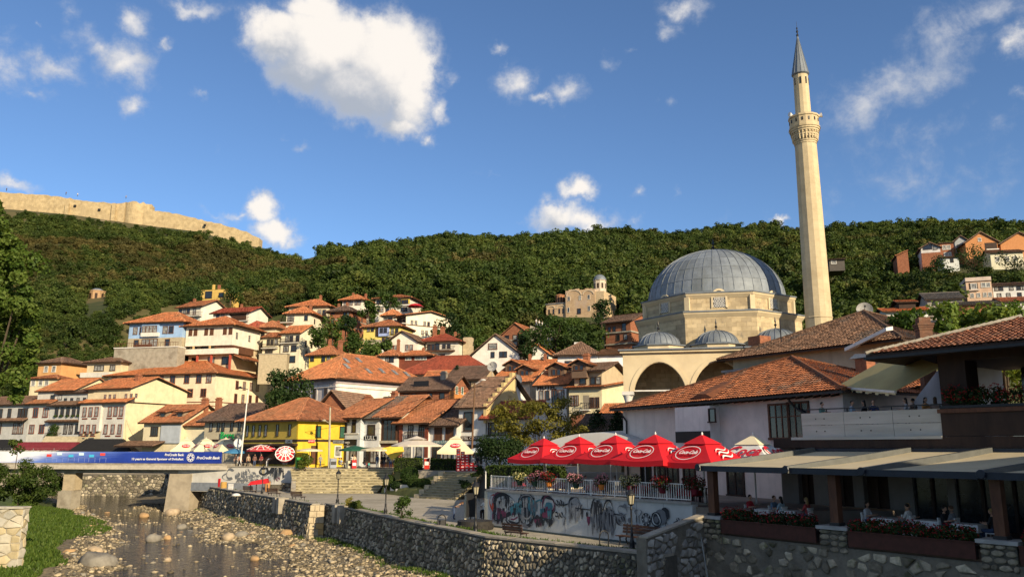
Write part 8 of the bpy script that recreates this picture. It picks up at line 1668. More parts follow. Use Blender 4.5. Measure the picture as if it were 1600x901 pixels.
V = np.stack([X, D2, Z], -1).reshape(-1, 3); nu = len(us); idx = np.arange(len(V)).reshape(len(ds), nu)
F = np.stack([idx[:-1, :-1], idx[:-1, 1:], idx[1:, 1:], idx[1:, :-1]], -1).reshape(-1, 4)
obj('hills', npmesh('hills', V, F, hill_m, smooth=True), kind='structure')
# ---------------------------------------------------------------- vegetation
L_dark = leafmat('dark_leaves', (.010,.024,.007), (.022,.046,.012), (.05,.085,.02), .25)
L_mid = leafmat('green_leaves', (.018,.042,.008), (.045,.085,.015), (.10,.15,.028), .32)
L_plane = leafmat('plane_leaves', (.03,.065,.011), (.085,.15,.022), (.20,.26,.05), .4)
L_bush = leafmat('shrub_leaves', (.025,.05,.008), (.06,.09,.014), (.12,.14,.03), .3)
L_yel = leafmat('yellow_green_leaves', (.10,.10,.016), (.22,.20,.035), (.40,.34,.08), .4)
L_hedge = leafmat('hedge_leaves', (.018,.038,.007), (.036,.062,.011), (.07,.10,.018), .2)
L_con = leafmat('conifer_needles', (.008,.02,.008), (.016,.036,.012), (.035,.06,.018), .1)
def at(px, py, D): p = P(px, py, D); return p
# plane tree at the left edge: crown reaches from above the houses down to the bush
c = P(-40, 700, 66); bl = []
q = random.Random(21)
EDGE = [(310,2),(340,8),(380,32),(430,42),(470,60),(520,64),(560,62),(600,50),(628,34)]
for i in range(60):
    py = q.uniform(318,628); ex = np.interp(py, [e[0] for e in EDGE], [e[1] for e in EDGE]); px = ex-q.uniform(10,110)**1.0*.9-4
    p = P(px, py, 66+q.uniform(-2.5,3)); r = q.uniform(.7,1.15); bl.append(((p.x-c.x,p.y-c.y,p.z-c.z),(r,r,r*.8),1))
for i in range(34): py = q.uniform(316,626); ex = np.interp(py, [e[0] for e in EDGE], [e[1] for e in EDGE]); p = P(ex-13, py, 66+q.uniform(-1,1)); bl.append(((p.x-c.x,p.y-c.y,p.z-c.z),(.62,.6,.45),.5))
for i in range(26): a = q.random()*6.28; rr_ = q.uniform(2,6); bl.append(((-3.5+rr_*cos(a),rr_*sin(a),q.uniform(7,19)),(1.5,1.5,1.2),1.2))
tree('tall leafy plane tree at the near left bank', c.x, c.y, -2, 20, 6, leafmat('bank_plane_leaves', (.026,.056,.009), (.07,.125,.018), (.17,.225,.045), .38), 42000, .32, seed=3, trunk=.4, blobs=[((a[0],a[1],a[2]+c.z+2),b_,w) for a, b_, w in bl], z0=8, shell=.35)
c = P(28, 795, 60); bl = []
for i in range(34): px, py = q.uniform(-20,82), q.uniform(722,786); k = 1-abs((px-30)/64)**2*.35; py = 786-(786-py)*k; p = P(px, py, 60+q.uniform(-1.6,1.8)); bl.append(((p.x-c.x,p.y-c.y,p.z-c.z),(.62,.62,.5),1))
tree('dense round shrub on top of the pale stone parapet', c.x, c.y, c.z, 4, 2.6, L_bush, 9000, .17, seed=4, trunk=.06, blobs=bl, cat='shrub', name='shrub', shell=.3)
c = P(24, 725, 59); tree('thin sapling rising above the parapet shrub', c.x, c.y, c.z, 1.9, .7, L_bush, 200, .2, 5, seed=5, trunk=.03, z0=.7, cat='sapling', name='sapling')
c = P(70, 826, 88); tree('small bush on the grassy river edge', c.x, c.y, c.z-.6, 1.3, .8, L_bush, 500, .16, 6, seed=6, trunk=.03, z0=.1, cat='shrub', name='shrub')
for i, (px, py, D, h, r, lf, lb) in enumerate(((40,760,112,4.2,2.6,L_bush,'shrubs on the left bank behind the parapet'),(85,752,118,3.6,2.4,L_mid,'bushy thicket at the left end of the bridge'),(110,792,108,1.2,1.2,L_bush,'low weeds by the bridge pier'))):
    c = P(px, py, D); tree(lb, c.x, c.y, c.z-2, h, r, lf, 1500, .24, 9, seed=30+i, trunk=.06, z0=.4, cat='shrub', name='shrub', group='bank shrubs')
c = P(448, 636, 122); tree('tall dark spreading tree between the long white building and the lilac hall', c.x, c.y, 2.8, 14.8, 4.4, L_dark, 9000, .42, 26, seed=8, trunk=.35, z0=5.4)
c = P(781, 770, 82); bl = [((0,0,0),(2.45,2.4,1.75),3)]+[((cos(a)*1.6,sin(a)*1.6,q.uniform(-.7,.8)),(1.,1.,.8),.6) for a in [k*.7 for k in range(9)]]
tp3 = P(781,702,82); tree('round clipped dark tree at the terrace corner', tp3.x, 82, 2.3, 6, 2.5, L_dark, 6500, .22, seed=9, trunk=.11, blobs=[((a[0],a[1],a[2]+tp3.z-2.3),b_,w) for a, b_, w in bl], z0=2.2, shell=.5)
c = P(842,655,84); bl = []
for i in range(60):
    px, py = q.uniform(772,912), q.uniform(622,692)
    if abs((px-842)/76)**2+((py-664)/46)**2 > 1.05: continue
    p = P(px, py, 84+q.uniform(-3,3)); bl.append(((p.x-c.x,p.y-84,p.z-2.3),(1.0,1.,.55),1))
tree('airy yellow green tree behind the red umbrellas', c.x, 84, 2.3, 9, 4, L_yel, 9000, .24, seed=10, trunk=.1, blobs=bl, z0=3, shell=.25)
# plane trees behind the timber roof
for i, (px, top, w, D, lb) in enumerate(((1418,478,34,62,'leafy plane tree left of the brick chimney'),(1470,466,32,64,'leafy plane tree right behind the brick chimney'),(1512,478,26,66,'leafy plane tree in the middle of the row behind the roof'),(1556,470,34,63,'leafy plane tree above the timber roof'),(1592,468,26,65,'leafy plane tree at the far end of the row'))):
    c = P(px, top, D); r = w*D/FPX; h = c.z-2.3; bl = []
    for k in range(26): a = q.random()*6.28; rr_ = r*math.sqrt(q.random()); t = q.random(); bl.append(((rr_*cos(a)*(1-.5*t*t),rr_*sin(a)*(1-.5*t*t),h*.55+h*.4*t),(1.05,1.05,.9),1))
    tree(lb, c.x, D, 2.3, h, r, L_plane, 5200, .36, seed=40+i, trunk=.2, blobs=bl, z0=h*.5, group='plane trees behind the timber roof', shell=.3)
# trees among the hillside houses
for i, (px, py, D, h, r, lf, lb) in enumerate(((520,528,196,7,4.2,L_mid,'broad tree before the unfinished brick house'),(498,540,190,7,3.6,L_mid,'green tree right of the tall white house'),(545,545,184,5,4,L_mid,'tree above the ochre retaining wall'),(540,520,198,6,3.2,L_dark,'dark tree below the upper brick house'),(575,500,206,7,3,L_mid,'tree between the upper brick house and the yellow house'),(610,480,215,6,3.4,L_mid,'tree under the highest row house'),(575,555,172,4.5,4.,L_mid,'shrubs over the small white gable'),(700,530,195,8,4,L_dark,'dark tree right of the big white house'),(722,560,186,8,3.6,L_dark,'dark tree before the white gable house'),(410,500,222,6,4,L_mid,'tree left of the cream balcony house'),(360,468,246,6,4.6,L_mid,'tree beside the yellow ruin'),(300,470,235,6,4.4,L_dark,'dark tree left of the yellow ruin'),(740,545,190,7,4,L_mid,'green tree left of the shell house'),(838,545,180,9,4.4,L_mid,'green tree below the shell house'),(868,538,182,8,4,L_mid,'tree under the hill church'),(895,545,178,7,3.4,L_dark,'dark tree left of the brown hipped roof'),(905,528,196,7,4,L_mid,'leafy tree below the church front'),(850,520,200,7,4,L_dark,'dark tree beside the shell house'),(940,505,206,8,4,L_dark,'dark tree right of the church'),(820,560,172,8,3.4,L_dark,'tall dark tree between the white gables'),(600,552,180,4,3,L_mid,'shrub beside the white gabled house'),(1478,446,236,11,5,L_dark,'dark tree under the far white house'),(1520,436,238,12,6,L_dark,'large dark tree before the orange brick gable'),(1575,440,232,11,6,L_dark,'dark tree before the cream far house'),(1440,462,226,11,6,L_dark,'dark tree left of the pink house'))):
    c = P(px, py, D); tree(lb, c.x, D, c.z-1.5, h, r, lf, 1300, .55, 12, seed=60+i, trunk=.18, z0=.8, group='trees among the hillside houses')
def conifer(label, px, pb, pt, D, r, seed, leaf=L_con):
    a = P(px, pb, D); h = Zat(px, pt, D)-a.z; q = random.Random(seed); o = empty('conifer', (a.x,D,a.z-1), 0, label, 'conifer', 'small conifers'); h += 1; MB().tube((0,0,-1),(0,0,h*.97),.12,.02,7).build('trunk', bark, o); bl = []
    n = 9
    for k in range(n):
        t = k/n; rr_ = r*(1-t)**.8
        for m in range(5): a2 = m*1.256+k*.7; bl.append(((cos(a2)*rr_*.55,sin(a2)*rr_*.55,h*(.1+.87*t)),(rr_*.55+.1,rr_*.55+.1,h/n*.6),rr_+.15))
    V, F, T = leaf_arrays(bl, 1600, .22, seed, up=-.1, shell=.3); obj('crown', npmesh('crown', V, F, leaf, T), o)
conifer('small pointed conifer before the deep red roof', 714, 592, 568, 146, 1.1, 1); conifer('dark conifer left of the porch column', 965, 672, 634, 88, 1.5, 2); conifer('dark bushy conifer behind the tent', 934, 670, 636, 92, 1.9, 3)
# hedges and shrubs on the planted bank
def hedge(label, px, py, D, w, d, h, rz, seed, leaf=L_hedge, zb=None, rnd_=False, n=2600):
    c = P(px, py, D); o = empty('hedge', (c.x,D,c.z if zb is None else zb), R(rz), label, 'hedge', 'clipped hedges'); r = np.random.default_rng(seed)
    if rnd_: V, F, T = leaf_arrays([((0,0,h*.5),(w/2,d/2,h*.5),1)], n, .15, seed, shell=.82)
    else:
        f = r.integers(0,5,n); p = np.stack([r.uniform(-w/2,w/2,n),r.uniform(-d/2,d/2,n),r.uniform(0,h,n)],1); p[f==0,1] = -d/2; p[f==1,0] = w/2; p[f==2,0] = -w/2; p[f>=3,2] = h; p += r.normal(0,.05,(n,3)); a = r.normal(size=(n,3)); a /= np.linalg.norm(a,axis=1)[:,None]; b_ = np.cross(a,r.normal(size=(n,3))); b_ /= np.linalg.norm(b_,axis=1)[:,None]; s_ = .09*(.6+.8*r.random(n))[:,None]
        V = np.stack([p-a*s_,p+b_*s_*.6,p+a*s_,p-b_*s_*.6],1).reshape(-1,3); F = np.arange(n*4).reshape(-1,4); T = r.random(n)
    obj('leaves', npmesh('leaves', V, F, leaf, T), o)
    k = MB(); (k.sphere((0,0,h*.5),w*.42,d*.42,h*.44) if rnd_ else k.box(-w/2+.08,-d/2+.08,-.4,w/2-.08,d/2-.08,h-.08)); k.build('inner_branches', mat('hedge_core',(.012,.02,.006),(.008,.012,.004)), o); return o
hedge('box hedge at the top of the bank before the white shop', 638, 736, 99.5, 3.2, 1., 1.5, -8, 1); hedge('long box hedge left of the red crates', 696, 736, 97, 3.4, 1., 1.35, -6, 2)
hedge('tall rounded hedge beside the amphitheatre steps', 608, 765, 98, 1.5, 1.4, 1.8, 0, 3, rnd_=True); hedge('large light green shrub in the middle of the bank', 640, 757, 96.5, 2.3, 2., 2.1, 0, 4, L_mid, rnd_=True, n=3600); hedge('low clipped bush above the pale kerb blocks', 650, 764, 94.5, 2.2, 1.6, 1.3, -20, 5, rnd_=True); hedge('rounded bush at the lower edge of the bank', 662, 764, 93, 1.9, 1.5, 1.25, 0, 6, rnd_=True); hedge('dark bush behind the low clipped bush', 624, 766, 97, 2.2, 1.5, 1.2, 0, 7, L_dark, rnd_=True)
hedge('green hedge under the round tree on the terrace', 795, 742, 68, 4.2, 1., 1.6, -40, 8, zb=2.3); hedge('dark hedge behind the cafe tables', 845, 742, 67, 4.4, 1., 1.6, -40, 9, zb=2.3)
for i, (px, py, D, h, r, lf, lb, z0) in enumerate(((628,816,0,1.9,1.05,L_mid,'feathery green shrub on the quay edge',.1),(547,799,0,1.25,.5,L_yel,'young yellow green plant at the quay gap',.3),(556,800,0,.9,.7,L_bush,'low scrubby weed beside the young plant',.05),(745,748,84,1.8,.9,L_dark,'dark shrub at the top of the stair flank',.1),(727,762,86,1.1,.9,L_dark,'low shrub on the stair flank',.05),(440,735,0,0,0,None,'',0))):
    if lf is None: continue
    p = PZ(px, py, 0) if D == 0 else P(px, py, D); tree(lb, p.x, p.y, p.z, h, r, lf, 1300 if r > .6 else 500, .15, 9, seed=80+i, trunk=.03, z0=z0, cat='shrub', name='shrub', shell=.2)
p = PZ(449,772,0); tree('small bright tree before the painted bridge wall', p.x+.3, 104.2, 0, 4.6, 1.35, leafmat('bright_leaves',(.05,.08,.012),(.12,.15,.02),(.22,.23,.04),.35), 1500, .2, 9, seed=95, trunk=.06, z0=2.8)
# weeds along the quay and wall foot
rr = np.random.default_rng(77); WQ = []
for (a, b_), n in zip(zip(QUAY[1:-1], QUAY[2:]), (60,0,160,150,150,40)):
    for k in range(n): t = rr.random(); WQ.append((a[0]+(b_[0]-a[0])*t+.9+rr.random()*.5, a[1]+(b_[1]-a[1])*t+.5, 0.0)); 
    for k in range(n): t = rr.random(); x = a[0]+(b_[0]-a[0])*t-.6-rr.random()*.8; y = a[1]+(b_[1]-a[1])*t-.4; WQ.append((x, y, float(bed(np.array([x]),np.array([y]))[0])-.05))
C = np.array(WQ); C = np.repeat(C, 7, 0)+rr.normal(0,.16,(len(WQ)*7,3))*[1,1,0]; N = len(C); a = rr.random(N)*6.28; h = .1+.26*rr.random(N); dx, dy = np.cos(a)*.05, np.sin(a)*.05; lx, ly = rr.normal(0,.12,N), rr.normal(0,.12,N)
V = np.stack([C-np.stack([dx,dy,h*0],1),C+np.stack([dx,dy,h*0],1),C+np.stack([lx+dx*.3,ly,h],1),C+np.stack([lx-dx*.3,ly,h],1)],1).reshape(-1,3); obj('grass_tufts', npmesh('grass_tufts', V, np.arange(N*4).reshape(-1,4), grass_m, rr.random(N)), kind='stuff')
# ---------------------------------------------------------------- hillside wood: one object of instanced crowns
def wood_pos(b, col):
    pos = b.n('ShaderNodeNewGeometry').outputs['Position']; sp = b.n('ShaderNodeSeparateXYZ', i={0: pos})
    n = b.n('ShaderNodeTexNoise', i={'Vector': pos, 'Scale': .022, 'Detail': 4., 'Roughness': .6}).outputs[0]; r = b.n('ShaderNodeObjectInfo').outputs['Random']
    west = b.mapr(sp.outputs[0], -40, -130, 0, 1); up = b.mapr(sp.outputs[2], 52, 72, 0, 1); top = b.mapr(sp.outputs[2], 96, 104, 1, 0); m = b.math('MULTIPLY', b.math('MULTIPLY', west, up), top)
    dry = b.mapr(b.math('ADD', n, b.math('ADD', b.math('MULTIPLY', m, .19), b.math('MULTIPLY', b.math('SUBTRACT', r, .5), .1))), .56, .70)
    col = b.mix(b.math('MULTIPLY', dry, .8), col, (.165,.125,.045))
    n2 = b.n('ShaderNodeTexNoise', i={'Vector': pos, 'Scale': .05, 'Detail': 3.}).outputs[0]
    return b.mix(b.mapr(n2, .36, .62, 0, .85), col, b.mix(1., col, (.42,.52,.5), 'MULTIPLY'))
L_wood = leafmat('wood_leaves', (.035,.06,.013), (.076,.114,.023), (.15,.172,.04), .28, wood_pos)
VC = bpy.data.collections.new('wood_variants')
for k in range(7):
    q = random.Random(200+k); bl = []
    for i in range(13): a = q.random()*6.28; r = .36*math.sqrt(q.random()); t = q.random(); bl.append(((r*cos(a),r*sin(a),.18+.66*t),(.2*(1-.3*t)+.05,.2*(1-.3*t)+.05,.17),1))
    V, F, T = leaf_arrays(bl, 900, .10, 300+k, shell=.6); o = bpy.data.objects.new('wood_variant', npmesh('wood_variant', V, F, L_wood, T)); VC.objects.link(o)
rr = np.random.default_rng(99); pts = []
def sample(n, d0, d1, r0, r1, pw):
    D = d0+(d1-d0)*rr.random(n)**pw; r = r0+(r1-r0)*rr.random(n); return r*D, D
Xs, Ys = zip(*[sample(3800,150,236,-.66,.3,1.), sample(5200,176,300,-.72,.72,1.), sample(11500,255,480,-.72,.2,.95), sample(9500,260,650,-.1,.72,.9)])
X = np.concatenate(Xs); Y = np.concatenate(Ys); Z = tz(X, Y); N = len(X); S = 3.6+2.6*rr.random(N)+5.5*rr.random(N)**4*np.clip(.75+Y/900,.8,1.4)
keep = np.ones(N, bool)
fortm = (X/Y < -.245) & (Y > 408); keep &= ~fortm
S[:3800] *= .42; near_left = (X/Y < -.245); S = np.where(near_left, S*.62, S)
scrub = near_left & (Y > 395); S = np.where(scrub, S*.7, S)
# screen position of each tree top and base
def scr(X, Y, Z):
    zc = Z-EYE; d = Y*CP+zc*SP; v = zc*CP-Y*SP; return 800+FPX*X/d, 450.5-FPX*v/d
u0, v0 = scr(X, Y, Z); u1, v1 = scr(X, Y, Z+S*.95)
def clear(px0, px1, py0, py1, D, pad=2):
    w = S*.4*FPX/Y; hit = (u0+w > px0-pad) & (u0-w < px1+pad) & (Y < D+6) & (v1 < py1) & (v0 > py0); return hit
for h in HOUSES:
    sc_ = h.a[1]/FPX; d = h.dep; c_, s_ = cos(h.ang), sin(h.ang)
    cx, cy = h.A.x+c_*h.W/2-s_*d/2, h.A.y+s_*h.W/2+c_*d/2; keep &= (X-cx)**2+(Y-cy)**2 > (max(h.W, d)*.62+1.5)**2
    yb = 450.5; p = Vector((h.A.x, h.A.y, h.zb)); uu, vv = scr(p.x, p.y, p.z); zt_ = h.zb+getattr(h, 'zt', 6)+1.5; _, vt = scr(p.x, p.y, zt_)
    side = 9/sc_ if h.ang < -.05 else 0
    keep &= ~clear(h.a[0], max(h.b[0], h.b[0]+min(side, 26)), vt, vv+1, h.a[1])
for bx in ((136,166,452,478,282),(850,952,434,490,226)): keep &= ~clear(*bx, 0)
keep &= ~((u0 < 412) & (v1 < np.interp(u0, [0,60,130,200,300,405], [311,314,325,333,346,368])))
keep &= ~((Y > 250) & (X/Y > .39) & (X/Y < .45) & (v0 < 470) & (v0 > 425) & (u0 < 1370) & (u0 > 1300) & (np.abs((u0-1300)-(465-v0)*1.7) < 9))
keep &= rr.random(N) < np.where(near_left & (Y > 330), .9, 1)
X, Y, Z, S = X[keep], Y[keep], Z[keep], S[keep]; N = len(X); print('wood instances', N)
me = bpy.data.meshes.new('hillside_wood'); me.vertices.add(N); me.vertices.foreach_set('co', np.stack([X,Y,Z-S*.12],1).astype(np.float32).ravel())
def at_(n, t, v, f='value'): a = me.attributes.new(n, t, 'POINT'); a.data.foreach_set(f, np.ascontiguousarray(v).ravel())
at_('sc', 'FLOAT_VECTOR', np.stack([S*rr.uniform(.85,1.25,N),S*rr.uniform(.85,1.25,N),S*rr.uniform(.8,1.1,N)],1).astype(np.float32), 'vector'); at_('rt', 'FLOAT_VECTOR', np.stack([rr.normal(0,.08,N),rr.normal(0,.08,N),rr.random(N)*6.28],1).astype(np.float32), 'vector'); at_('vi', 'INT', rr.integers(0,7,N).astype(np.int32))
wo = obj('hillside_wood', me, kind='stuff'); wo['label'] = 'mixed green wood and scrub covering the hillsides'
ng = bpy.data.node_groups.new('scatter_wood', 'GeometryNodeTree'); ng.interface.new_socket('Geometry', in_out='INPUT', socket_type='NodeSocketGeometry'); ng.interface.new_socket('Geometry', in_out='OUTPUT', socket_type='NodeSocketGeometry')
gi = ng.nodes.new('NodeGroupInput'); go = ng.nodes.new('NodeGroupOutput'); ci = ng.nodes.new('GeometryNodeCollectionInfo'); ci.inputs['Collection'].default_value = VC; ci.inputs['Separate Children'].default_value = True; ci.inputs['Reset Children'].default_value = True
ip = ng.nodes.new('GeometryNodeInstanceOnPoints'); ip.inputs['Pick Instance'].default_value = True
def na(n, t): x = ng.nodes.new('GeometryNodeInputNamedAttribute'); x.data_type = t; x.inputs['Name'].default_value = n; return [o for o in x.outputs if o.enabled][0]
lk = ng.links.new; lk(gi.outputs[0], ip.inputs['Points']); lk(ci.outputs[0], ip.inputs['Instance']); lk(na('sc','FLOAT_VECTOR'), ip.inputs['Scale']); lk(na('vi','INT'), ip.inputs['Instance Index'])
er = ng.nodes.new('FunctionNodeEulerToRotation'); lk(na('rt','FLOAT_VECTOR'), er.inputs[0]); lk(er.outputs[0], ip.inputs['Rotation']); lk(ip.outputs[0], go.inputs[0])
wo.modifiers.new('scatter', 'NODES').node_group = ng
# ---------------------------------------------------------------- people: one continuous body mesh per pose
skin = [mat('skin_light', (.48,.28,.19), (.4,.22,.14), 8., .6, .1), mat('skin_tan', (.36,.2,.12), (.3,.16,.09), 8., .6, .1)]
hairm = [mat('hair_dark', (.02,.014,.01), (.012,.009,.007), 12., .6, .3), mat('hair_brown', (.09,.045,.02), (.06,.03,.014), 12., .6, .3), mat('hair_fair', (.34,.22,.09), (.25,.16,.06), 12., .6, .3)]
shoes = mat('dark_shoes', (.03,.025,.02))
def cloth(c): return mat('cloth_%d_%d_%d' % tuple(int(x*100) for x in c), c, tuple(x*.75 for x in c), 3., .9, .3, 12.)
def body(name, J, long_hair=False, skirt=False):
    """J: joints; builds one smooth surface from tapered, blended limb sections"""
    E = [('pelvis','chest',.15,.165,'s'),('chest','neck0',.165,.075,'s'),('neck0','neck1',.058,.055,'k')]
    for s in 'lr': E += [('chest2'+s,'elbow'+s,.055,.042,'s'),('elbow'+s,'wrist'+s,.040,.028,'k'),('hip'+s,'knee'+s,.088,.06,'t'),('knee'+s,'ankle'+s,.056,.038,'t')]
    me = bpy.data.meshes.new('sk'); names = [n for n in J if n not in ('head','face')]; idx = {n: i for i, n in enumerate(names)}; rad = {}
    edges = []
    def add(a, b): edges.append((idx[a], idx[b]))
    for a, b in (('pelvis','waist'),('waist','chest'),('chest','neck0'),('neck0','neck1')): add(a, b)
    for s in 'lr':
        for a, b in (('chest','sh'+s),('sh'+s,'elbow'+s),('elbow'+s,'wrist'+s),('wrist'+s,'hand'+s),('pelvis','hip'+s),('hip'+s,'knee'+s),('knee'+s,'ankle'+s),('ankle'+s,'toe'+s)): add(a, b)
    me.from_pydata([J[n] for n in names], edges, []); o = bpy.data.objects.new('sk', me); COL.objects.link(o)
    o.modifiers.new('sk', 'SKIN'); o.modifiers.new('sub', 'SUBSURF').levels = 1
    RD = dict(pelvis=(.155,.115), waist=(.135,.1), chest=(.165,.11), neck0=(.07,.07), neck1=(.055,.055))
    for s in 'lr': RD.update({'sh'+s:(.07,.07),'elbow'+s:(.046,.046),'wrist'+s:(.032,.028),'hand'+s:(.04,.02),'hip'+s:(.10,.10),'knee'+s:(.062,.062),'ankle'+s:(.042,.042),'toe'+s:(.04,.035)})
    sv = me.skin_vertices[0].data
    for n in names: sv[idx[n]].radius = RD[n]; sv[idx[n]].use_root = n == 'pelvis'
    bpy.context.view_layer.update(); dg = bpy.context.evaluated_depsgraph_get(); m2 = bpy.data.meshes.new_from_object(o.evaluated_get(dg)); bpy.data.objects.remove(o)
    B = MB(); B.v = [tuple(v.co) for v in m2.vertices]; B.f = [tuple(p.vertices) for p in m2.polygons]
    segs = [(J['pelvis'],J['chest'],1),(J['chest'],J['neck0'],1),(J['neck0'],J['neck1'],0)]
    for s in 'lr': mid = tuple((Vector(J['sh'+s])+Vector(J['elbow'+s]))/2); segs += [(J['chest'],J['sh'+s],1),(J['sh'+s],mid,1),(mid,J['elbow'+s],1),(J['elbow'+s],J['wrist'+s],0),(J['wrist'+s],J['hand'+s],0),(J['hip'+s],J['knee'+s],2),(J['knee'+s],J['ankle'+s],2),(J['ankle'+s],J['toe'+s],4)]
    def near(c):
        best = (9, 1)
        for a, b, k in segs:
            a = Vector(a); b = Vector(b); d = b-a; t = max(0, min(1, (c-a).dot(d)/d.length_squared)); L = (c-a-d*t).length
            if L < best[0]: best = (L, k)
        return best[1]
    for p in m2.polygons: B.m.append(near(p.center))
    # head with nose, ears, eyes and hair, and five fingers on each hand, in the same mesh
    n1 = Vector(J['neck1']); hd = Vector(J['head']); f = Vector(J['face']).normalized(); up = (hd-n1).normalized(); rt = f.cross(up).normalized(); up = rt.cross(f)
    def blob(c, rx, ry, rz, mi, nu=12, nv=9, fn=None):
        k = len(B.v); B.sphere((0,0,0), rx, ry, rz, nu, nv, mi); 
        for i in range(k, len(B.v)): x, y, z = B.v[i]; x, y, z = fn(x, y, z) if fn else (x, y, z); B.v[i] = tuple(c+rt*x+f*y+up*z)
    blob(hd, .076, .095, .115, 0, 14, 10, lambda x, y, z: (x*(1-.25*max(0,-z)/.115), y*(1-.1*max(0,-z)/.115)+(.006 if z < -.04 and y > 0 else 0), z))
    blob(hd+f*.096-up*.012, .013, .018, .022, 0, 6, 5); blob(hd+rt*.077-up*.01, .012, .02, .03, 0, 6, 5); blob(hd-rt*.077-up*.01, .012, .02, .03, 0, 6, 5)
    for s_ in (-1, 1): blob(hd+f*.086+rt*.032*s_+up*.018, .011, .006, .007, 4, 6, 5)
    blob(hd+f*.088-up*.052, .024, .006, .006, 0, 6, 5)
    blob(hd+up*.028-f*.016, .085, .098, .102, 3, 14, 9, lambda x, y, z: (x, min(y, .062) if z < .045 else y, max(z, -.05)))
    if long_hair: blob(hd-f*.055-up*.11, .088, .05, .17, 3, 10, 8)
    for s_ in 'lr':
        h = Vector(J['hand'+s_]); w = Vector(J['wrist'+s_]); d = (h-w).normalized(); sd = d.cross(Vector((0,0,1)) if abs(d.z) < .9 else Vector((0,1,0))).normalized(); nn = sd.cross(d)
        for i, L in enumerate((.068,.078,.073,.058)): b0 = h+sd*(.027-.018*i)+d*.012; m_ = b0+d*L*.55+nn*.006; B.tube(b0, m_, .0095, .0085, 6, 0); B.tube(m_, m_+d*L*.45+nn*.018, .0085, .006, 6, 0)
        b0 = w+(h-w)*.45+sd*.03; B.tube(b0, b0+d*.03+sd*.026, .0105, .0095, 6, 0); B.tube(b0+d*.03+sd*.026, b0+d*.062+sd*.032, .0095, .007, 6, 0)
    if skirt: B.lathe([(.15,J['waist'][2]),(.22,J['waist'][2]-.3),(.25,J['waist'][2]-.55)], 14, (J['pelvis'][0],J['pelvis'][1],0), mi=1)
    return B.mesh(name, [skin[0], cloth((.5,.5,.5)), cloth((.05,.06,.1)), hairm[0], shoes], True)
def J_stand(arm=0., stride=0., lean=0., bent=0.):
    J = dict(pelvis=(0,0,.94), waist=(0,.0,1.08), chest=(0,-.02*lean,1.30), neck0=(0,-.0,1.47), neck1=(0,-.02,1.55), head=(0,-.03,1.66), face=(0,-1,-.05))
    for s, x in (('l',1),('r',-1)):
        J['sh'+s] = (.17*x,0,1.41); J['elbow'+s] = (.235*x,.02-stride*.14*x,1.13); J['wrist'+s] = (.22*x,-.06-stride*.2*x-arm*.18,.9+arm*.3); J['hand'+s] = (.21*x,-.1-stride*.22*x-arm*.24,.83+arm*.34)
        J['hip'+s] = (.09*x,0,.88); J['knee'+s] = (.10*x,-.03+stride*.14*x,.49); J['ankle'+s] = (.105*x,.02+stride*.3*x,.08+max(0,stride*x)*.05); J['toe'+s] = (.11*x,-.12+stride*.3*x,.035)
    if bent:
        for n in J:
            if n in ('face',): continue
            x, y, z = J[n]
            if z > .95 or n.startswith(('elbow','wrist','hand')): dz = z-.92; J[n] = (x, y-dz*sin(bent), .92+dz*cos(bent)) 
        J['face'] = (0,-.4,-1)
    return J
def J_sit():
    J = dict(pelvis=(0,0.05,.52), waist=(0,.06,.66), chest=(0,.04,.90), neck0=(0,.03,1.07), neck1=(0,.01,1.15), head=(0,0,1.26), face=(0,-1,-.1))
    for s, x in (('l',1),('r',-1)): J['sh'+s] = (.17*x,.04,1.01); J['elbow'+s] = (.24*x,-.06,.76); J['wrist'+s] = (.15*x,-.27,.80); J['hand'+s] = (.13*x,-.34,.81); J['hip'+s] = (.1*x,0,.5); J['knee'+s] = (.12*x,-.42,.52); J['ankle'+s] = (.12*x,-.40,.09); J['toe'+s] = (.12*x,-.55,.04)
    return J
PB = dict(stand=body('person', J_stand()), talk=body('person', J_stand(1.)), walk=body('person', J_stand(0,1.)), womanstand=body('person', J_stand(.4,.2), True), womanwalk=body('person', J_stand(0,.8), True), sit=body('person', J_sit()), womansit=body('person', J_sit(), True), bend=body('person', J_stand(.6,0,0,R(62)), True))
GP = 'people on the square'
def person(label, pose, loc, rz, shirt, legs, hair=0, sk=0, s=1., group=GP, bare=False):
    o = obj('person', PB[pose], None, loc, (0,0,rz), (s,s,s), label=label, cat='person', group=group)
    for i, m in enumerate((skin[sk], cloth(shirt), skin[sk] if bare else cloth(legs), hairm[hair], shoes)):
        o.material_slots[i].link = 'OBJECT'; o.material_slots[i].material = m
    return o
Wt, Bk, Bl, Rd, Gy, Tl = (.68,.66,.62), (.02,.02,.022), (.06,.13,.33), (.42,.03,.04), (.25,.25,.26), (.08,.42,.40)
DJ = (.06,.09,.17); KH = (.36,.30,.2)
def onsq(px, py, z=2.8): return PZ(px, py, z)
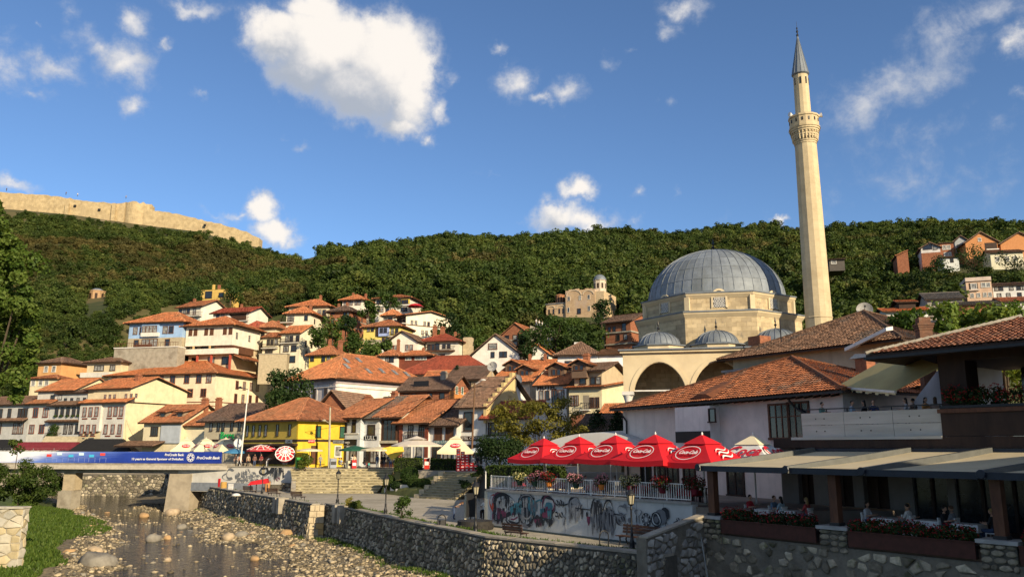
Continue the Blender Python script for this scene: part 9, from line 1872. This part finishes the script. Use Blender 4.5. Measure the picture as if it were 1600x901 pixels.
SQ = [(499,729,'walk','grey shirted person in shorts strolling before the yellow house',(.3,.3,.28),DJ,0,60),(527,731,'sit','blue shirted person seated by the advertising board',Bl,KH,0,90),(533,730,'sit','pale blue shirted person with bare legs seated at the step top',(.35,.45,.6),KH,1,80),(547,729,'womanstand','white dressed woman near the pale wooden crate',Wt,(.3,.4,.55),1,200),(553,728,'stand','bare armed person in white and orange beside the red cooler',(.7,.5,.34),Wt,1,180),(587,729,'walk','person in a blue shirt and white shorts among the tables',(.04,.12,.3),(.5,.6,.7),0,10),(596,730,'stand','person all in black by the tables',Bk,Bk,0,40),(600,729,'talk','tall person in black facing the tables',Bk,(.1,.1,.12),0,160),(605,731,'stand','person in khaki shorts and dark shirt',(.09,.12,.2),KH,1,190),(610,729,'womanstand','woman in white top and blue jeans',Wt,Bl,1,20),(616,731,'sit','grey shirted person seated on a chair by the wall',Gy,Bk,0,170),(624,727,'womanstand','woman in a salmon top near the hedge',(.55,.3,.2),Wt,1,10),(629,727,'stand','person in a cream shirt before the red poster',(.6,.5,.36),KH,1,350),(648,723,'stand','waiter in black beside the beige parasol pole',Bk,Bk,0,0),(575,731,'sit','child in a turquoise shirt at the step top',Tl,DJ,1,30),(567,728,'sit','dark shirted person seated at a cafe table',Bk,DJ,0,120),(571,727,'womansit','woman seated behind the turquoise shirted child',(.3,.1,.1),Bk,0,200),(740,733,'walk','person in a white shirt walking behind the red crates',Wt,Bk,0,60),(746,734,'stand','person in dark clothes beside the white shirted walker',Bk,(.2,.2,.22),0,150),(722,722,'stand','person in red behind the drinks crates',Rd,Bk,0,0),(690,722,'womansit','woman in blue seated behind the long hedge',Bl,DJ,0,30),(700,722,'sit','man in red seated behind the long hedge',Rd,DJ,1,330),(459,727,'stand','pale shirted person by the green bin',(.45,.4,.3),(.4,.35,.3),0,300),(416,722,'bend','person in white trousers bending over the stall',(.35,.4,.5),Wt,1,60),(395,721,'womanstand','person with dark top at the stalls',(.2,.1,.08),DJ,0,30),(366,721,'womanwalk','dark clothed woman at the bridge end',(.1,.06,.05),Bk,0,90),(372,721,'walk','person in a peach top at the bridge end',(.55,.3,.2),Bk,1,90),(385,720,'stand','person standing behind the pale street pole',(.4,.3,.2),Bk,0,20),(404,719,'womanstand','woman in dark red between the parasols',(.25,.05,.05),Bk,0,0),(674,723,'stand','person in black behind the blue cooler',Bk,Bk,0,30)]
for px, py, pose, lb, sh, lg, hr_, rz in SQ:
    D = 105 if 470 < px < 640 else 112; p = P(px, py, 101 if 640 < px < 735 else 95 if px >= 735 else 105.6 if px > 460 else 109.5)
    x = Xat(px, p.y, 2.8); person(lb, pose, (x, p.y+((px*7) % 10)*.12, 2.8 if pose != 'sit' or True else 2.8), R(rz), sh, lg, hr_, (px//3) % 2, .62 if 'child' in lb else 1.0)
p = PZ(709,811,0); person('woman in patterned top leaning over by the stair foot', 'bend', tuple(p), R(80), (.2,.17,.16), DJ, 1, 0, .98, 'people on the promenade')
p = PZ(757,818,0); person('man in a white shirt seated by the terrace corner', 'sit', (p.x,p.y,.42), R(-20), Wt, Bk, 0, 1, 1.05, 'people on the promenade'); o = empty('stool', (p.x,p.y,0), R(-20), 'dark stool under the man in the white shirt', 'stool'); MB().box(-.24,-.1,.78,.24,.3,.86).build('seat', wood_dark, o)
for sx in (-.2,.2):
    for sy in (-.06,.26): MB().beam((sx,sy,0),(sx,sy,.78),.05).build('leg', wood_dark, o)
# diners on the deck
dk = [('sit','man in a red shirt at the first white table',Rd,0),('womansit','woman with long dark hair at the first white table',(.35,.45,.5),0),('sit','broad man in a blue shirt leaning at his table',(.16,.24,.34),1),('womansit','fair haired woman behind the geraniums',(.4,.06,.06),2),('womansit','woman with brown hair at the middle post',(.5,.5,.52),0),('sit','man in white shirt with dark marks past the middle post',Wt,0),('womansit','fair haired woman turned away past the middle post',(.3,.25,.2),2),('sit','person in grey at the second trough',Gy,1),('sit','dark haired person deep on the deck',Bk,0),('sit','fair headed person beside the last post',Bk,2),('sit','man in a light blue shirt by the last post',(.35,.45,.55),0),('womansit','fair haired woman at the far table',(.45,.1,.1),2)]
for (x, y, z, a), (pose, lb, sh, hr_) in zip(DECKSEAT, dk): person(lb, pose, (x, y, z), a, sh, DJ, hr_, 0, 1.05, 'diners on the restaurant deck')
for i, (px, pose, lb, sh, hr_, yy) in enumerate(((1415,'womansit','woman with long dark hair seated on the upper terrace',(.42,.44,.46),0,.7),(1447,'womansit','woman in an orange top seated on the upper terrace',(.55,.25,.08),0,1.),(1332,'sit','dark haired man seated at the upper terrace rail',(.3,.4,.5),0,.7),(1350,'womansit','woman in black at the upper terrace rail',Bk,0,.9),(1365,'sit','person in navy bending at the upper terrace rail',(.03,.04,.1),0,.8),(1427,'sit','person behind the long haired woman on the upper terrace',(.2,.15,.12),0,1.4),(1462,'womansit','person with brown hair near the timber post',(.3,.2,.15),1,1.1),(1285,'sit','person at the start of the upper terrace',(.12,.25,.22),0,.8),(1556,'sit','diner behind the upper geraniums',Bk,0,1.2))):
    a = G.along(px, pf+yy, 6); p = G.o+G.d*a+G.n*(pf+yy); person(lb, pose, (p.x,p.y,G.z+5.05), G.ang+R((-60,70,100,-80,30,-100,200,90,60)[i]), sh, DJ, hr_, 0, 1.05, 'people on the upper terrace')
for i in range(6):
    x, y = 1.5+i*2.77, 2.0+(i % 2)*1.7; pp = GW.o+GW.d*(x+.85*(-1)**i)+GW.n*y; person(['person in blue under the farthest red umbrella','person in white under the red umbrellas','person in black at a red table','person in grey at a red table','woman in red under the middle umbrella','person in navy near the lilac wall'][i], ['sit','womansit'][i % 2], (pp.x,pp.y,2.3), GW.ang+(pi/2 if i % 2 == 0 else -pi/2)*1, [Bl,Wt,Bk,Gy,Rd,DJ][i], DJ, i % 2, 0, 1., 'guests under the red umbrellas')
for i, (px, py) in enumerate(((103,305),(121,307),(202,314),(10,299))): p = P(px, py, 427); person(['visitor in dark clothes on the fortress wall','visitor in white on the fortress wall','visitor on the round fortress tower','visitor at the far end of the fortress wall'][i], 'stand', (p.x,427 if i != 2 else 423,p.z), 0, [Bk,Wt,(.3,.3,.3),Bk][i], Bk, 0, 0, 1.2, 'visitors on the fortress')
for i in range(8): p = P(838+4.6*i, 509+2.3*i, 198); person(ORD[i]+' white shirted walker from the top of the church path', 'walk', (p.x,198,p.z), R(70), Wt, (.3,.3,.35), 0, 0, 1.1, 'walkers on the church path')
q2 = P(856,518,199.5); MB().hexa([(P(828,509,199).x,197,P(828,509,199).z-4),(P(885,532,199).x,197,P(885,532,199).z-4),(P(885,532,199).x,200,P(885,532,199).z-4),(P(828,509,199).x,200,P(828,509,199).z-4),(P(828,509,199).x,197,P(828,509,199).z-.12),(P(885,532,199).x,197,P(885,532,199).z-.12),(P(885,532,199).x,200,P(885,532,199).z-.12),(P(828,509,199).x,200,P(828,509,199).z-.12)]).build('path', conc, kind='structure')
c = P(649,478,222); o = empty('parasol', (c.x,222,c.z-2.4), 0, 'bright red parasol on the highest terrace', 'parasol', 'round parasols'); MB().lathe([(2.4,2.2),(1.5,2.8),(.03,3.2)],10).build('canopy', crate_red, o); MB().tube((0,0,-3),(0,0,3.2),.06).build('pole', metal_grey, o)
